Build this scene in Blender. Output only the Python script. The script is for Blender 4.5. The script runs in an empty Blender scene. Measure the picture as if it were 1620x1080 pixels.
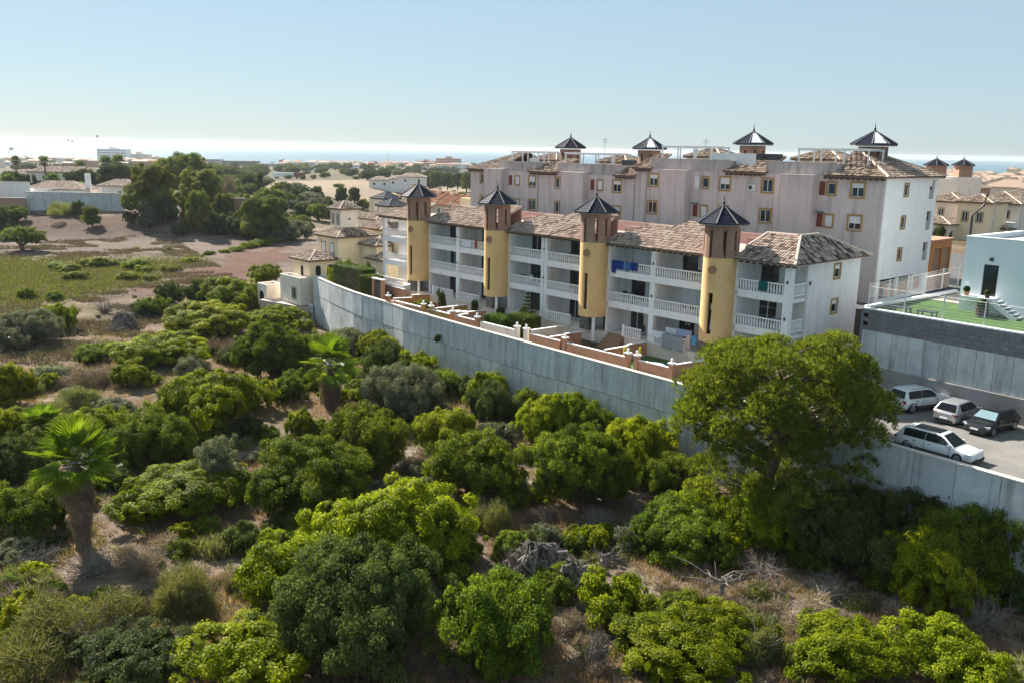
import bpy, math, random
import numpy as np
from mathutils import Matrix, Vector
SC = bpy.context.scene
COL = SC.collection
PI = math.pi
R = math.radians
rnd = random.Random(7)
rng = np.random.default_rng(7)

# ------------------------------------------------------------------ camera
FPX, PITCH, ROLL = 1390.0, R(12.38), R(1.04)
CAMZ = 24.0
_f = np.array([0, math.cos(PITCH), -math.sin(PITCH)])
_r = np.array([1.0, 0, 0])
_u = np.cross(_r, _f)
IX = _r * math.cos(ROLL) + _u * math.sin(ROLL)
IY = _u * math.cos(ROLL) - _r * math.sin(ROLL)
import time as _time
_T0 = _time.time()
cam = bpy.data.cameras.new('camera')
cam.lens = 36.0 * FPX / 1620.0
cam.sensor_width = 36.0
cam.clip_start = 0.5
cam.clip_end = 40000
camo = bpy.data.objects.new('camera', cam)
COL.objects.link(camo)
camo.matrix_world = Matrix(((IX[0], IY[0], -_f[0], 0), (IX[1], IY[1], -_f[1], 0), (IX[2], IY[2], -_f[2], CAMZ), (0, 0, 0, 1)))
SC.camera = camo

# ------------------------------------------------------------------ light
SUN_AZ, SUN_EL = R(-39), R(37.5)          # left of straight ahead, seen from the drone
world = bpy.data.worlds.new('World')
SC.world = world
world.use_nodes = True
wt = world.node_tree
sky = wt.nodes.new('ShaderNodeTexSky')
sky.sky_type = 'NISHITA'
sky.sun_disc = False
sky.sun_elevation = SUN_EL
sky.sun_rotation = SUN_AZ
sky.altitude = 50
sky.air_density = 1.0
sky.dust_density = 0.2
sky.ozone_density = 3.0
wt.nodes['Background'].inputs[1].default_value = 0.05
milk = wt.nodes.new('ShaderNodeMix'); milk.data_type = 'RGBA'      # thin even veil of sea haze over the whole sky
milk.inputs[0].default_value = 0.62
milk.inputs[7].default_value = (5.9, 7.9, 9.1, 1)
wt.links.new(sky.outputs[0], milk.inputs[6])
dim = wt.nodes.new('ShaderNodeVectorMath'); dim.operation = 'SCALE'; dim.inputs[3].default_value = 0.75
wt.links.new(milk.outputs[2], dim.inputs[0])
wt.links.new(dim.outputs[0], wt.nodes['Background'].inputs[0])
sun = bpy.data.lights.new('sun', 'SUN')
sun.energy = 5.0
sun.angle = R(0.5)
sun.color = (1.0, 0.93, 0.83)
suno = bpy.data.objects.new('sun', sun)
COL.objects.link(suno)
_s = Vector((math.sin(SUN_AZ) * math.cos(SUN_EL), math.cos(SUN_AZ) * math.cos(SUN_EL), math.sin(SUN_EL)))
suno.rotation_euler = _s.to_track_quat('Z', 'Y').to_euler()
suno.location = (-60, 60, 80)
SC.view_settings.view_transform = 'Standard'
SC.view_settings.look = 'None'
SC.view_settings.gamma = 1
SC.view_settings.use_curve_mapping = False
SC.view_settings.exposure = 1.35
SC.cycles.use_denoising = True
SC.cycles.max_bounces = 6
SC.cycles.diffuse_bounces = 3
SC.cycles.glossy_bounces = 2
SC.cycles.transmission_bounces = 4
SC.cycles.transparent_max_bounces = 6
SC.cycles.volume_bounces = 0
SC.cycles.caustics_reflective = False
SC.cycles.caustics_refractive = False

# ------------------------------------------------------------------ geometry of the place (metres, camera over the origin, z = 0 valley floor)
AZ = R(42.0)
D1 = np.array([-math.sin(AZ), math.cos(AZ)])     # along the apartment facade, to the far left
D2 = np.array([math.cos(AZ), math.sin(AZ)])      # behind the facade
P0 = np.array([21.555, 67.629])                  # front right corner of the low block
AZR = R(38.5)
E1 = np.array([-math.sin(AZR), math.cos(AZR)])
E2 = np.array([math.cos(AZR), math.sin(AZR)])
W0 = np.array([35.0, 57.5])                      # foot of the tall wall beside the parking lot
WALL = np.array([(-27.3, 118.8), (-23.2, 111.6), (-19.0, 105.0), (-14.0, 98.5), (-12.0, 95.4), (-5.3, 87.0), (0.6, 79.9), (5.0, 74.7),
                 (11.9, 66.6), (13.2, 65.0), (18.2, 58.6), (23.3, 51.9), (28.2, 45.8), (33.0, 39.6), (40.0, 30.6)])
WTOP = 6.6

def uv(x, y):
    dx, dy = x - P0[0], y - P0[1]
    return dx * D1[0] + dy * D1[1], dx * D2[0] + dy * D2[1]
def fromuv(u, v):
    p = P0 + D1 * u + D2 * v
    return float(p[0]), float(p[1])
def fromw(a, b):
    p = W0 + E1 * a + E2 * b
    return float(p[0]), float(p[1])
def sstep(a, b, t):
    t = np.clip((t - a) / (b - a), 0, 1)
    return t * t * (3 - 2 * t)

def vnoise(x, y, s, seed=0):
    """smooth value noise in -1..1, vectorised"""
    x = np.asarray(x, float) / s + 17.3 * seed
    y = np.asarray(y, float) / s - 9.1 * seed
    xi, yi = np.floor(x), np.floor(y)
    fx, fy = x - xi, y - yi
    fx, fy = fx * fx * (3 - 2 * fx), fy * fy * (3 - 2 * fy)
    def h(a, b):
        return np.mod(np.sin(a * 127.1 + b * 311.7) * 43758.5453, 1.0)
    return 2 * ((h(xi, yi) * (1 - fx) + h(xi + 1, yi) * fx) * (1 - fy) + (h(xi, yi + 1) * (1 - fx) + h(xi + 1, yi + 1) * fx) * fy) - 1

def wall_side(x, y):
    """signed distance behind (+) the retaining wall line"""
    x, y = np.asarray(x, float), np.asarray(y, float)
    best = np.full(np.broadcast(x, y).shape, 1e9)
    sgn = np.zeros_like(best)
    for a, b in zip(WALL[:-1], WALL[1:]):
        dx, dy = b - a
        L = dx * dx + dy * dy
        t = np.clip(((x - a[0]) * dx + (y - a[1]) * dy) / L, 0, 1)
        ex, ey = x - (a[0] + t * dx), y - (a[1] + t * dy)
        d = np.hypot(ex, ey)
        cr = dx * (y - a[1]) - dy * (x - a[0])
        m = d < best
        best = np.where(m, d, best)
        sgn = np.where(m, np.sign(cr), sgn)
    return best * sgn

def ground(x, y):
    x, y = np.asarray(x, float), np.asarray(y, float)
    u, v = uv(x, y)
    d = np.hypot(x, y)
    val = 0.35 * vnoise(x, y, 9, 1) + 0.5 * vnoise(x, y, 26, 2)
    val = val * sstep(16, 30, d) * (1 - 0.6 * sstep(130, 200, y))
    # bank under the walled compound on the far left, then the long fall to the shore
    val = val + 5.2 * sstep(214, 244, y + 0.25 * x + 26) * (1 - sstep(-96, -56, x))
    far = -28.5 * sstep(330, 2300, d) ** 1.0
    far = np.where(d > 260, -0.0142 * (d - 260), 0.0)
    far = np.maximum(far, -29.3 - (d > 2290) * 2.5)
    val = val + far + 0.8 * vnoise(x, y, 90, 3) * sstep(150, 300, d)
    # built-up shelf on the right
    ws = wall_side(x, y)
    wm = sstep(0.6, 2.2, ws)
    a = (x - W0[0]) * E1[0] + (y - W0[1]) * E1[1]
    b = (x - W0[0]) * E2[0] + (y - W0[1]) * E2[1]
    shelf = 5.85 + 4.9 * sstep(10.8, 15.2, v) * (1 - sstep(50, 75, u) * 0.55)
    shelf = np.where((b > 0.6) & (a < 11.6), np.maximum(shelf, 11.8), shelf)
    shelf = np.where((v < -1) & (a > 9) & (b < 0), 5.85, shelf)
    left = 1 - sstep(72, 76, u) * 1.0
    shelf = 2.6 + (shelf - 2.6) * left
    edge = 1 - sstep(82, 100, u - 0.25 * v)
    shelf_far = np.maximum(0, 1 - sstep(220, 900, d))
    up = val + wm * (shelf - 0) * edge * shelf_far
    return np.where(ws > 0, up, val)

def gz(x, y):
    return float(ground(x, y))
def proj(x, y, z):
    d = np.array([x, y, z - CAMZ])
    zz = d @ _f
    return 810 + FPX * (d @ IX) / zz, 540 - FPX * (d @ IY) / zz, zz
def ray(px, py):
    return _f + IX * (px - 810) / FPX - IY * (py - 540) / FPX
def hit(px, py):
    """where the line of sight through a point of the photograph meets the ground"""
    r = ray(px, py)
    lo, hi = 15.0, 4000.0
    for k in range(3):
        t = np.geomspace(lo, hi, 420) if k == 0 else np.linspace(lo, hi, 40)
        below = CAMZ + r[2] * t < ground(r[0] * t, r[1] * t)
        i = int(np.argmax(below))
        if not below[i]: i = len(t) - 1
        lo, hi = t[max(i - 1, 0)], t[i]
    q = r * hi
    return float(q[0]), float(q[1]), gz(q[0], q[1])
def atz(px, py, z):
    r = ray(px, py)
    q = r * ((z - CAMZ) / r[2])
    return float(q[0]), float(q[1])

# ------------------------------------------------------------------ mesh helpers
class MB:
    def __init__(s):
        s.v, s.f, s.m, s.t = [], [], [], []
    def add(s, vs, fs, mi=0, t=0.5):
        o = len(s.v)
        s.v.extend(vs)
        s.f.extend([tuple(i + o for i in f) for f in fs])
        s.m.extend([mi] * len(fs))
        s.t.extend([t] * len(fs))
        return s
    def box(s, x0, x1, y0, y1, z0, z1, mi=0, t=0.5):
        vs = [(x0, y0, z0), (x1, y0, z0), (x1, y1, z0), (x0, y1, z0), (x0, y0, z1), (x1, y0, z1), (x1, y1, z1), (x0, y1, z1)]
        return s.add(vs, [(3, 2, 1, 0), (4, 5, 6, 7), (0, 1, 5, 4), (1, 2, 6, 5), (2, 3, 7, 6), (3, 0, 4, 7)], mi, t)
    def prism(s, poly, z0, z1, mi=0, t=0.5):
        n = len(poly)
        a = sum(poly[i][0] * poly[(i + 1) % n][1] - poly[(i + 1) % n][0] * poly[i][1] for i in range(n))
        if a < 0: poly = poly[::-1]
        vs = [(x, y, z0) for x, y in poly] + [(x, y, z1) for x, y in poly]
        fs = [tuple(range(n - 1, -1, -1)), tuple(range(n, 2 * n))] + [(i, (i + 1) % n, n + (i + 1) % n, n + i) for i in range(n)]
        return s.add(vs, fs, mi, t)
    def cyl(s, cx, cy, r, z0, z1, n=14, r2=None, mi=0, a0=0.0, t=0.5):
        r2 = r if r2 is None else r2
        vs = [(cx + r * math.cos(a0 + 2 * PI * i / n), cy + r * math.sin(a0 + 2 * PI * i / n), z0) for i in range(n)]
        vs += [(cx + r2 * math.cos(a0 + 2 * PI * i / n), cy + r2 * math.sin(a0 + 2 * PI * i / n), z1) for i in range(n)]
        fs = [tuple(range(n - 1, -1, -1)), tuple(range(n, 2 * n))] + [(i, (i + 1) % n, n + (i + 1) % n, n + i) for i in range(n)]
        return s.add(vs, fs, mi, t)
    def tube(s, pts, rad, n=5, mi=0, t=0.5):
        pts = [np.array(p, float) for p in pts]
        if not hasattr(rad, '__len__'): rad = [rad] * len(pts)
        rings = []
        for i, p in enumerate(pts):
            d = pts[min(i + 1, len(pts) - 1)] - pts[max(i - 1, 0)]
            d = d / (np.linalg.norm(d) + 1e-9)
            a = np.cross(d, (0, 0, 1.0)) if abs(d[2]) < 0.9 else np.cross(d, (1.0, 0, 0))
            a /= np.linalg.norm(a)
            b = np.cross(d, a)
            rings.append([tuple(p + rad[i] * (math.cos(2 * PI * k / n) * a + math.sin(2 * PI * k / n) * b)) for k in range(n)])
        vs = [q for r_ in rings for q in r_]
        fs = [(i * n + k, i * n + (k + 1) % n, (i + 1) * n + (k + 1) % n, (i + 1) * n + k) for i in range(len(pts) - 1) for k in range(n)]
        fs += [tuple(range(n - 1, -1, -1)), tuple(range((len(pts) - 1) * n, len(pts) * n))]
        return s.add(vs, fs, mi, t)
    def bar(s, a, b, r, n=4, mi=0):
        return s.tube([a, b], r, n, mi)
    def ball(s, c, r, n=8, m=5, sq=(1, 1, 1), mi=0, t=0.5):
        vs = []
        for j in range(m + 1):
            th = PI * j / m
            for i in range(n):
                ph = 2 * PI * i / n
                vs.append((c[0] + r * sq[0] * math.sin(th) * math.cos(ph), c[1] + r * sq[1] * math.sin(th) * math.sin(ph), c[2] + r * sq[2] * math.cos(th)))
        fs = [((j + 1) * n + i, (j + 1) * n + (i + 1) % n, j * n + (i + 1) % n, j * n + i) for j in range(m) for i in range(n)]
        return s.add(vs, fs, mi, t)
    def wall(s, x0, x1, z0, z1, y0, y1, holes=(), mi=0):
        """a wall in the xz plane of thickness y0..y1 with rectangular openings (xa, xb, za, zb)"""
        xs = sorted({x0, x1, *[min(max(c, x0), x1) for h in holes for c in h[:2]]})
        for xa, xb in zip(xs[:-1], xs[1:]):
            if xb - xa < 1e-5: continue
            xm = (xa + xb) / 2
            cuts = sorted([(max(h[2], z0), min(h[3], z1)) for h in holes if h[0] < xm < h[1]])
            z = z0
            for a, b in cuts:
                if a - z > 1e-4: s.box(xa, xb, y0, y1, z, a, mi)
                z = max(z, b)
            if z1 - z > 1e-4: s.box(xa, xb, y0, y1, z, z1, mi)
        return s
    def mesh(s, name, mats, smooth=False):
        me = bpy.data.meshes.new(name)
        me.from_pydata(s.v, [], s.f)
        for m in (mats if isinstance(mats, (list, tuple)) else [mats]): me.materials.append(m)
        if any(s.m): me.polygons.foreach_set('material_index', np.array(s.m, np.int32))
        if any(t != 0.5 for t in s.t):
            at = me.attributes.new('tint', 'FLOAT', 'FACE')
            at.data.foreach_set('value', np.array(s.t, np.float32))
        if smooth: me.polygons.foreach_set('use_smooth', np.ones(len(s.f), bool))
        me.update()
        return me
    def obj(s, name, mats, parent=None, loc=None, rotz=0.0, smooth=False, kind=None):
        return link(name, s.mesh(name, mats, smooth), parent, loc, rotz, kind)

def link(name, me, parent=None, loc=None, rotz=0.0, kind=None):
    o = bpy.data.objects.new(name, me)
    COL.objects.link(o)
    if parent is not None: o.parent = parent
    if loc is not None: o.location = loc
    if rotz: o.rotation_euler = (0, 0, rotz)
    if kind: o['kind'] = kind
    return o
def raw_mesh(name, V, F, mats, tint=None, smooth=False, mi=None):
    """numpy arrays straight into a mesh; F is an n x 3 or n x 4 index array"""
    me = bpy.data.meshes.new(name)
    n, k = F.shape
    me.vertices.add(len(V)); me.loops.add(n * k); me.polygons.add(n)
    me.vertices.foreach_set('co', np.ascontiguousarray(V, np.float32).ravel())
    me.loops.foreach_set('vertex_index', np.ascontiguousarray(F, np.int32).ravel())
    me.polygons.foreach_set('loop_start', np.arange(0, n * k, k, dtype=np.int32))
    for m in (mats if isinstance(mats, (list, tuple)) else [mats]): me.materials.append(m)
    if tint is not None:
        at = me.attributes.new('tint', 'FLOAT', 'FACE')
        at.data.foreach_set('value', np.asarray(tint, np.float32))
    if mi is not None: me.polygons.foreach_set('material_index', np.asarray(mi, np.int32))
    if smooth: me.polygons.foreach_set('use_smooth', np.ones(n, bool))
    me.update(calc_edges=True)
    return me
def tag(o, label, cat, group=None):
    o['label'] = label
    o['category'] = cat
    if group: o['group'] = group
    return o
def thing(name, label, cat, loc=(0, 0, 0), rotz=0.0, group=None):
    o = bpy.data.objects.new(name, None)
    o.empty_display_size = 0.3
    COL.objects.link(o)
    o.location = loc
    o.rotation_euler = (0, 0, rotz)
    return tag(o, label, cat, group)
def dup(root, loc, rotz=0.0, scale=None, label=None, group=None):
    r = root.copy(); COL.objects.link(r)
    r.location = loc; r.rotation_euler = (0, 0, rotz)
    if scale is not None: r.scale = scale
    if label: r['label'] = label
    if group: r['group'] = group
    for ch in root.children:
        c = ch.copy(); COL.objects.link(c); c.parent = r
        for g in ch.children:
            d = g.copy(); COL.objects.link(d); d.parent = c
    return r

# ------------------------------------------------------------------ materials
def _new(name):
    m = bpy.data.materials.new(name); m.use_nodes = True
    nt = m.node_tree
    return m, nt, nt.nodes['Principled BSDF']
def _n(nt, t, **kw):
    n = nt.nodes.new(t)
    for k, v in kw.items(): setattr(n, k, v)
    return n
def _mix(nt, a, b, fac, mode='MIX'):
    n = nt.nodes.new('ShaderNodeMix'); n.data_type = 'RGBA'; n.blend_type = mode
    for sock, val in ((n.inputs[0], fac), (n.inputs[6], a), (n.inputs[7], b)):
        if hasattr(val, 'is_output'): nt.links.new(val, sock)
        elif isinstance(val, (int, float)): sock.default_value = val
        else: sock.default_value = (*val[:3], 1)
    return n.outputs[2]
def _noise(nt, scale, detail=4, rough=0.6, stretch=None, coord='Object'):
    tc = _n(nt, 'ShaderNodeTexCoord')
    src = tc.outputs[coord]
    if stretch:
        mp = _n(nt, 'ShaderNodeMapping'); mp.inputs['Scale'].default_value = stretch
        nt.links.new(src, mp.inputs[0]); src = mp.outputs[0]
    nz = _n(nt, 'ShaderNodeTexNoise')
    nz.inputs['Scale'].default_value = scale; nz.inputs['Detail'].default_value = detail; nz.inputs['Roughness'].default_value = rough
    nt.links.new(src, nz.inputs['Vector'])
    return nz.outputs['Fac']
def _ramp(nt, src, stops):
    r = _n(nt, 'ShaderNodeValToRGB')
    el = r.color_ramp.elements
    while len(el) < len(stops): el.new(0.5)
    for e, (p, c) in zip(el, stops):
        e.position = p
        e.color = (*c, 1) if hasattr(c, '__len__') else (c, c, c, 1)
    nt.links.new(src, r.inputs[0])
    return r.outputs[0]
def _bump(nt, bs, src, strength, dist=0.02):
    b = _n(nt, 'ShaderNodeBump'); b.inputs['Strength'].default_value = strength; b.inputs['Distance'].default_value = dist
    nt.links.new(src, b.inputs['Height']); nt.links.new(b.outputs[0], bs.inputs['Normal'])
def surf(name, col, rough=0.85, var=0.12, scale=1.2, dirt=None, dirt_amt=0.0, dirt_scale=0.6, stretch=None, bump=0.15, bscale=25, metal=0.0, spec=0.3, fine=6.0, objvar=0.0):
    m, nt, bs = _new(name)
    n1 = _noise(nt, scale, 5)
    n2 = _noise(nt, scale * fine, 3)
    dark = tuple(c * (1 - var * 1.6) for c in col); lite = tuple(min(1, c * (1 + var)) for c in col)
    c = _ramp(nt, n1, [(0.32, dark), (0.68, lite)])
    c = _mix(nt, c, _ramp(nt, n2, [(0.3, 1 - var), (0.7, 1.0)]), 1.0, 'MULTIPLY')
    if dirt:
        d = _ramp(nt, _noise(nt, dirt_scale, 6, 0.65, stretch), [(0.5, 0.0), (0.72, 1.0)])
        mm = _n(nt, 'ShaderNodeMath', operation='MULTIPLY'); nt.links.new(d, mm.inputs[0]); mm.inputs[1].default_value = dirt_amt
        c = _mix(nt, c, dirt, mm.outputs[0])
    if objvar:
        oi = _n(nt, 'ShaderNodeObjectInfo')
        c = _mix(nt, c, _ramp(nt, oi.outputs['Random'], [(0.0, 1 - objvar), (1.0, 1.0)]), 1.0, 'MULTIPLY')
    nt.links.new(c, bs.inputs['Base Color'])
    bs.inputs['Roughness'].default_value = rough
    bs.inputs['Metallic'].default_value = metal
    bs.inputs['Specular IOR Level'].default_value = spec
    if bump: _bump(nt, bs, _noise(nt, bscale, 4), bump)
    return m
def plain(name, col, rough=0.5, metal=0.0, spec=0.5, coat=0.0):
    m, nt, bs = _new(name)
    c = _mix(nt, col, tuple(x * 0.82 for x in col), _noise(nt, 3.0, 3))
    nt.links.new(c, bs.inputs['Base Color'])
    bs.inputs['Roughness'].default_value = rough
    bs.inputs['Metallic'].default_value = metal
    bs.inputs['Specular IOR Level'].default_value = spec
    bs.inputs['Coat Weight'].default_value = coat
    return m
def tinted(name, stops, rough=0.8, spec=0.25, bump=0.2, bscale=14, objvar=0.0):
    """colour from the per-piece 'tint' number"""
    m, nt, bs = _new(name)
    at = _n(nt, 'ShaderNodeAttribute'); at.attribute_name = 'tint'
    c = _ramp(nt, at.outputs['Fac'], stops)
    c = _mix(nt, c, _ramp(nt, _noise(nt, 5.0, 4), [(0.3, 0.78), (0.7, 1.0)]), 1.0, 'MULTIPLY')
    nt.links.new(c, bs.inputs['Base Color'])
    bs.inputs['Roughness'].default_value = rough
    bs.inputs['Specular IOR Level'].default_value = spec
    if bump: _bump(nt, bs, _noise(nt, bscale, 3), bump, 0.01)
    return m
def leafy(name, dark, mid, lite, trans=0.35, rough=0.55):
    m, nt, bs = _new(name)
    at = _n(nt, 'ShaderNodeAttribute'); at.attribute_name = 'tint'
    oi = _n(nt, 'ShaderNodeObjectInfo')
    c = _ramp(nt, at.outputs['Fac'], [(0.0, dark), (0.5, mid), (1.0, lite)])
    hs = _n(nt, 'ShaderNodeHueSaturation')
    def rng_(lo, hi, src):
        mr = _n(nt, 'ShaderNodeMapRange'); mr.inputs[3].default_value = lo; mr.inputs[4].default_value = hi
        nt.links.new(src, mr.inputs[0]); return mr.outputs[0]
    nt.links.new(rng_(0.485, 0.512, oi.outputs['Random']), hs.inputs['Hue'])
    m7 = _n(nt, 'ShaderNodeMath', operation='MULTIPLY'); m7.inputs[1].default_value = 7.31
    fr = _n(nt, 'ShaderNodeMath', operation='FRACT')
    nt.links.new(oi.outputs['Random'], m7.inputs[0]); nt.links.new(m7.outputs[0], fr.inputs[0])
    nt.links.new(rng_(0.75, 1.2, fr.outputs[0]), hs.inputs['Value'])
    nt.links.new(c, hs.inputs['Color'])
    nt.links.new(hs.outputs[0], bs.inputs['Base Color'])
    bs.inputs['Roughness'].default_value = rough
    bs.inputs['Specular IOR Level'].default_value = 0.09
    tr = _n(nt, 'ShaderNodeBsdfTranslucent')
    nt.links.new(_mix(nt, hs.outputs[0], (1.0, 1.0, 0.45), 1.0, 'MULTIPLY'), tr.inputs[0])
    mx = _n(nt, 'ShaderNodeMixShader'); mx.inputs[0].default_value = trans
    nt.links.new(bs.outputs[0], mx.inputs[1]); nt.links.new(tr.outputs[0], mx.inputs[2])
    nt.links.new(mx.outputs[0], nt.nodes['Material Output'].inputs[0])
    return m
def glassy(name, col, rough=0.06):
    m, nt, bs = _new(name)
    bs.inputs['Base Color'].default_value = (*col, 1)
    bs.inputs['Roughness'].default_value = rough
    bs.inputs['Specular IOR Level'].default_value = 0.6
    return m
def clear(name, col=(0.8, 0.9, 0.9), alpha=0.25):
    m, nt, bs = _new(name)
    bs.inputs['Base Color'].default_value = (*col, 1)
    bs.inputs['Roughness'].default_value = 0.05
    bs.inputs['Alpha'].default_value = alpha
    return m

M = {}
M['whiteb'] = surf('bright_white_render', (0.93, 0.91, 0.88), var=0.03, dirt=(0.6, 0.56, 0.5), dirt_amt=0.3, dirt_scale=0.7, stretch=(1.6, 1.6, 0.25))
M['white'] = surf('white_render', (0.78, 0.77, 0.76), var=0.04, dirt=(0.45, 0.42, 0.38), dirt_amt=0.35, dirt_scale=0.9, stretch=(1.6, 1.6, 0.25))
M['white2'] = surf('white_paint', (0.86, 0.86, 0.86), var=0.03, bump=0.05)
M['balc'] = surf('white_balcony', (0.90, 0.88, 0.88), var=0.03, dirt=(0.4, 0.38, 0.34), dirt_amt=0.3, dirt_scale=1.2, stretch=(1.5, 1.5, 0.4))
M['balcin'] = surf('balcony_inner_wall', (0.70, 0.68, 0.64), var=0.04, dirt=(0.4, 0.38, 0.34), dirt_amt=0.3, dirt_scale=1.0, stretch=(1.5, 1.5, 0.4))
M['pinkwall'] = surf('pink_grey_render', (0.63, 0.545, 0.515), var=0.06, scale=0.4, dirt=(0.20, 0.17, 0.16), dirt_amt=0.7, dirt_scale=0.55, stretch=(1.9, 1.9, 0.16), fine=9)
M['parapet'] = surf('stained_parapet', (0.46, 0.42, 0.40), var=0.10, dirt=(0.15, 0.14, 0.14), dirt_amt=0.75, dirt_scale=0.9, stretch=(1.6, 1.6, 0.3))
M['yellow'] = surf('ochre_yellow_render', (0.80, 0.52, 0.24), var=0.06, scale=0.8, dirt=(0.33, 0.20, 0.06), dirt_amt=0.3, dirt_scale=1.0, stretch=(2, 2, 0.3))
M['trim'] = surf('ochre_trim', (0.42, 0.27, 0.10), var=0.12, dirt=(0.2, 0.13, 0.06), dirt_amt=0.4)
M['brick'] = surf('terracotta_brick', (0.37, 0.225, 0.165), var=0.12, scale=2.0, bscale=40, stretch=(1, 1, 4), dirt=(0.24, 0.13, 0.09), dirt_amt=0.5, dirt_scale=3)
M['terra'] = surf('terracotta_render', (0.50, 0.27, 0.17), var=0.08, dirt=(0.33, 0.22, 0.16), dirt_amt=0.5, dirt_scale=1.2, stretch=(1.5, 1.5, 0.5))
M['pinkt'] = surf('pink_parapet_render', (0.55, 0.38, 0.33), var=0.08, dirt=(0.35, 0.27, 0.24), dirt_amt=0.5, dirt_scale=1.2)
M['orange'] = surf('orange_render', (0.55, 0.25, 0.09), var=0.06, dirt=(0.35, 0.17, 0.08), dirt_amt=0.3)
M['cream'] = surf('cream_render', (0.90, 0.74, 0.50), var=0.05, dirt=(0.5, 0.4, 0.28), dirt_amt=0.3, dirt_scale=0.8, stretch=(1.5, 1.5, 0.4))
M['cream2'] = surf('pale_render', (0.84, 0.75, 0.66), var=0.06, dirt=(0.42, 0.36, 0.3), dirt_amt=0.4, dirt_scale=0.8, stretch=(1.5, 1.5, 0.4))
M['brown'] = surf('brown_render', (0.36, 0.22, 0.13), var=0.1)
M['grey'] = surf('grey_render', (0.40, 0.40, 0.40), var=0.1, dirt=(0.2, 0.2, 0.2), dirt_amt=0.5)
M['pale'] = surf('pale_blue_white_render', (0.80, 0.84, 0.87), var=0.02, bump=0.05)
M['conc'] = surf('concrete', (0.62, 0.65, 0.67), var=0.10, scale=0.5, dirt=(0.2, 0.2, 0.195), dirt_amt=0.7, dirt_scale=1.1, stretch=(1.5, 1.5, 0.16), fine=8, objvar=0.16)
M['conc2'] = surf('concrete_lower', (0.66, 0.68, 0.68), var=0.12, scale=0.6, dirt=(0.22, 0.215, 0.2), dirt_amt=0.7, dirt_scale=0.9, stretch=(1.4, 1.4, 0.28), fine=8, objvar=0.2)
M['block'] = surf('dark_block_band', (0.205, 0.205, 0.21), var=0.1, scale=1.5, dirt=(0.4, 0.4, 0.4), dirt_amt=0.5, dirt_scale=0.8, objvar=0.12)
M['cope'] = surf('pale_coping', (0.62, 0.56, 0.50), var=0.08, dirt=(0.35, 0.3, 0.26), dirt_amt=0.4)
M['stone'] = surf('stone_cladding', (0.20, 0.19, 0.18), var=0.35, scale=3.0, bump=0.6, bscale=6)
M['tile'] = tinted('clay_tiles', [(0.0, (0.13, 0.09, 0.075)), (0.3, (0.35, 0.24, 0.185)), (0.65, (0.52, 0.39, 0.31)), (1.0, (0.68, 0.56, 0.47))])
M['tile2'] = tinted('weathered_tiles', [(0.0, (0.10, 0.07, 0.06)), (0.35, (0.29, 0.20, 0.15)), (0.7, (0.44, 0.33, 0.25)), (1.0, (0.60, 0.49, 0.39))])
M['tile3'] = tinted('red_tiles', [(0.0, (0.20, 0.08, 0.05)), (0.5, (0.42, 0.18, 0.10)), (1.0, (0.55, 0.28, 0.17))])
M['glaze'] = surf('dark_blue_glazed_tile', (0.010, 0.013, 0.034), rough=0.6, var=0.3, scale=4, spec=0.14, bump=0.1)
M['glaze2'] = surf('blue_grey_glazed_tile', (0.07, 0.08, 0.11), rough=0.4, var=0.3, scale=4, spec=0.5, bump=0.1)
M['rib'] = surf('pale_ridge_tile', (0.26, 0.25, 0.24), var=0.15)
M['wood'] = plain('dark_wood', (0.07, 0.045, 0.03), 0.7)
M['red'] = plain('red_brown_shutter', (0.20, 0.035, 0.025), 0.6)
M['shutter'] = surf('white_roller_shutter', (0.74, 0.75, 0.76), var=0.03, bump=0.0)
M['glass'] = glassy('window_glass', (0.015, 0.018, 0.02))
M['dark'] = plain('dark_opening', (0.012, 0.012, 0.012), 0.9)
M['metalw'] = plain('white_metal', (0.78, 0.78, 0.77), 0.4)
M['metald'] = plain('dark_metal', (0.05, 0.05, 0.055), 0.5)
M['metalg'] = plain('grey_metal', (0.35, 0.36, 0.37), 0.4, 0.6)
M['asph'] = surf('asphalt', (0.20, 0.19, 0.175), var=0.12, scale=0.25, dirt=(0.27, 0.25, 0.23), dirt_amt=0.6, dirt_scale=0.35, bscale=60, bump=0.3, rough=0.95)
M['road'] = surf('street_asphalt', (0.10, 0.10, 0.10), var=0.12, scale=0.3, bscale=60, rough=0.95)
M['pave'] = surf('terracotta_paving', (0.40, 0.25, 0.18), var=0.12, scale=1.2, dirt=(0.5, 0.4, 0.32), dirt_amt=0.5)
M['pavel'] = surf('pale_paving', (0.46, 0.40, 0.34), var=0.1, scale=1.0, dirt=(0.3, 0.26, 0.22), dirt_amt=0.5)
M['turf'] = surf('artificial_turf', (0.07, 0.15, 0.03), var=0.2, scale=1.5, bump=0.6, bscale=80)
M['trunk'] = surf('bark', (0.16, 0.12, 0.09), var=0.25, scale=4, bump=0.6, bscale=12)
M['deadwood'] = surf('dead_grey_wood', (0.26, 0.225, 0.20), var=0.25, scale=4, bump=0.4, bscale=14)
M['rock'] = surf('grey_mound', (0.10, 0.085, 0.07), var=0.4, scale=2.2, bump=1.0, bscale=5, dirt=(0.24, 0.20, 0.17), dirt_amt=0.6, dirt_scale=4)
M['clear'] = clear('clear_glass')
M['mesh'] = clear('wire_mesh', (0.75, 0.77, 0.78), 0.20)
M['lentisk'] = leafy('lentisk_leaves', (0.06, 0.09, 0.003), (0.20, 0.25, 0.006), (0.36, 0.40, 0.012), 0.5)
M['green'] = leafy('carob_leaves', (0.04, 0.065, 0.006), (0.11, 0.165, 0.012), (0.24, 0.30, 0.03), 0.48)
M['dark_l'] = leafy('dark_leaves', (0.028, 0.048, 0.012), (0.066, 0.10, 0.024), (0.15, 0.20, 0.06), 0.42)
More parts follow.
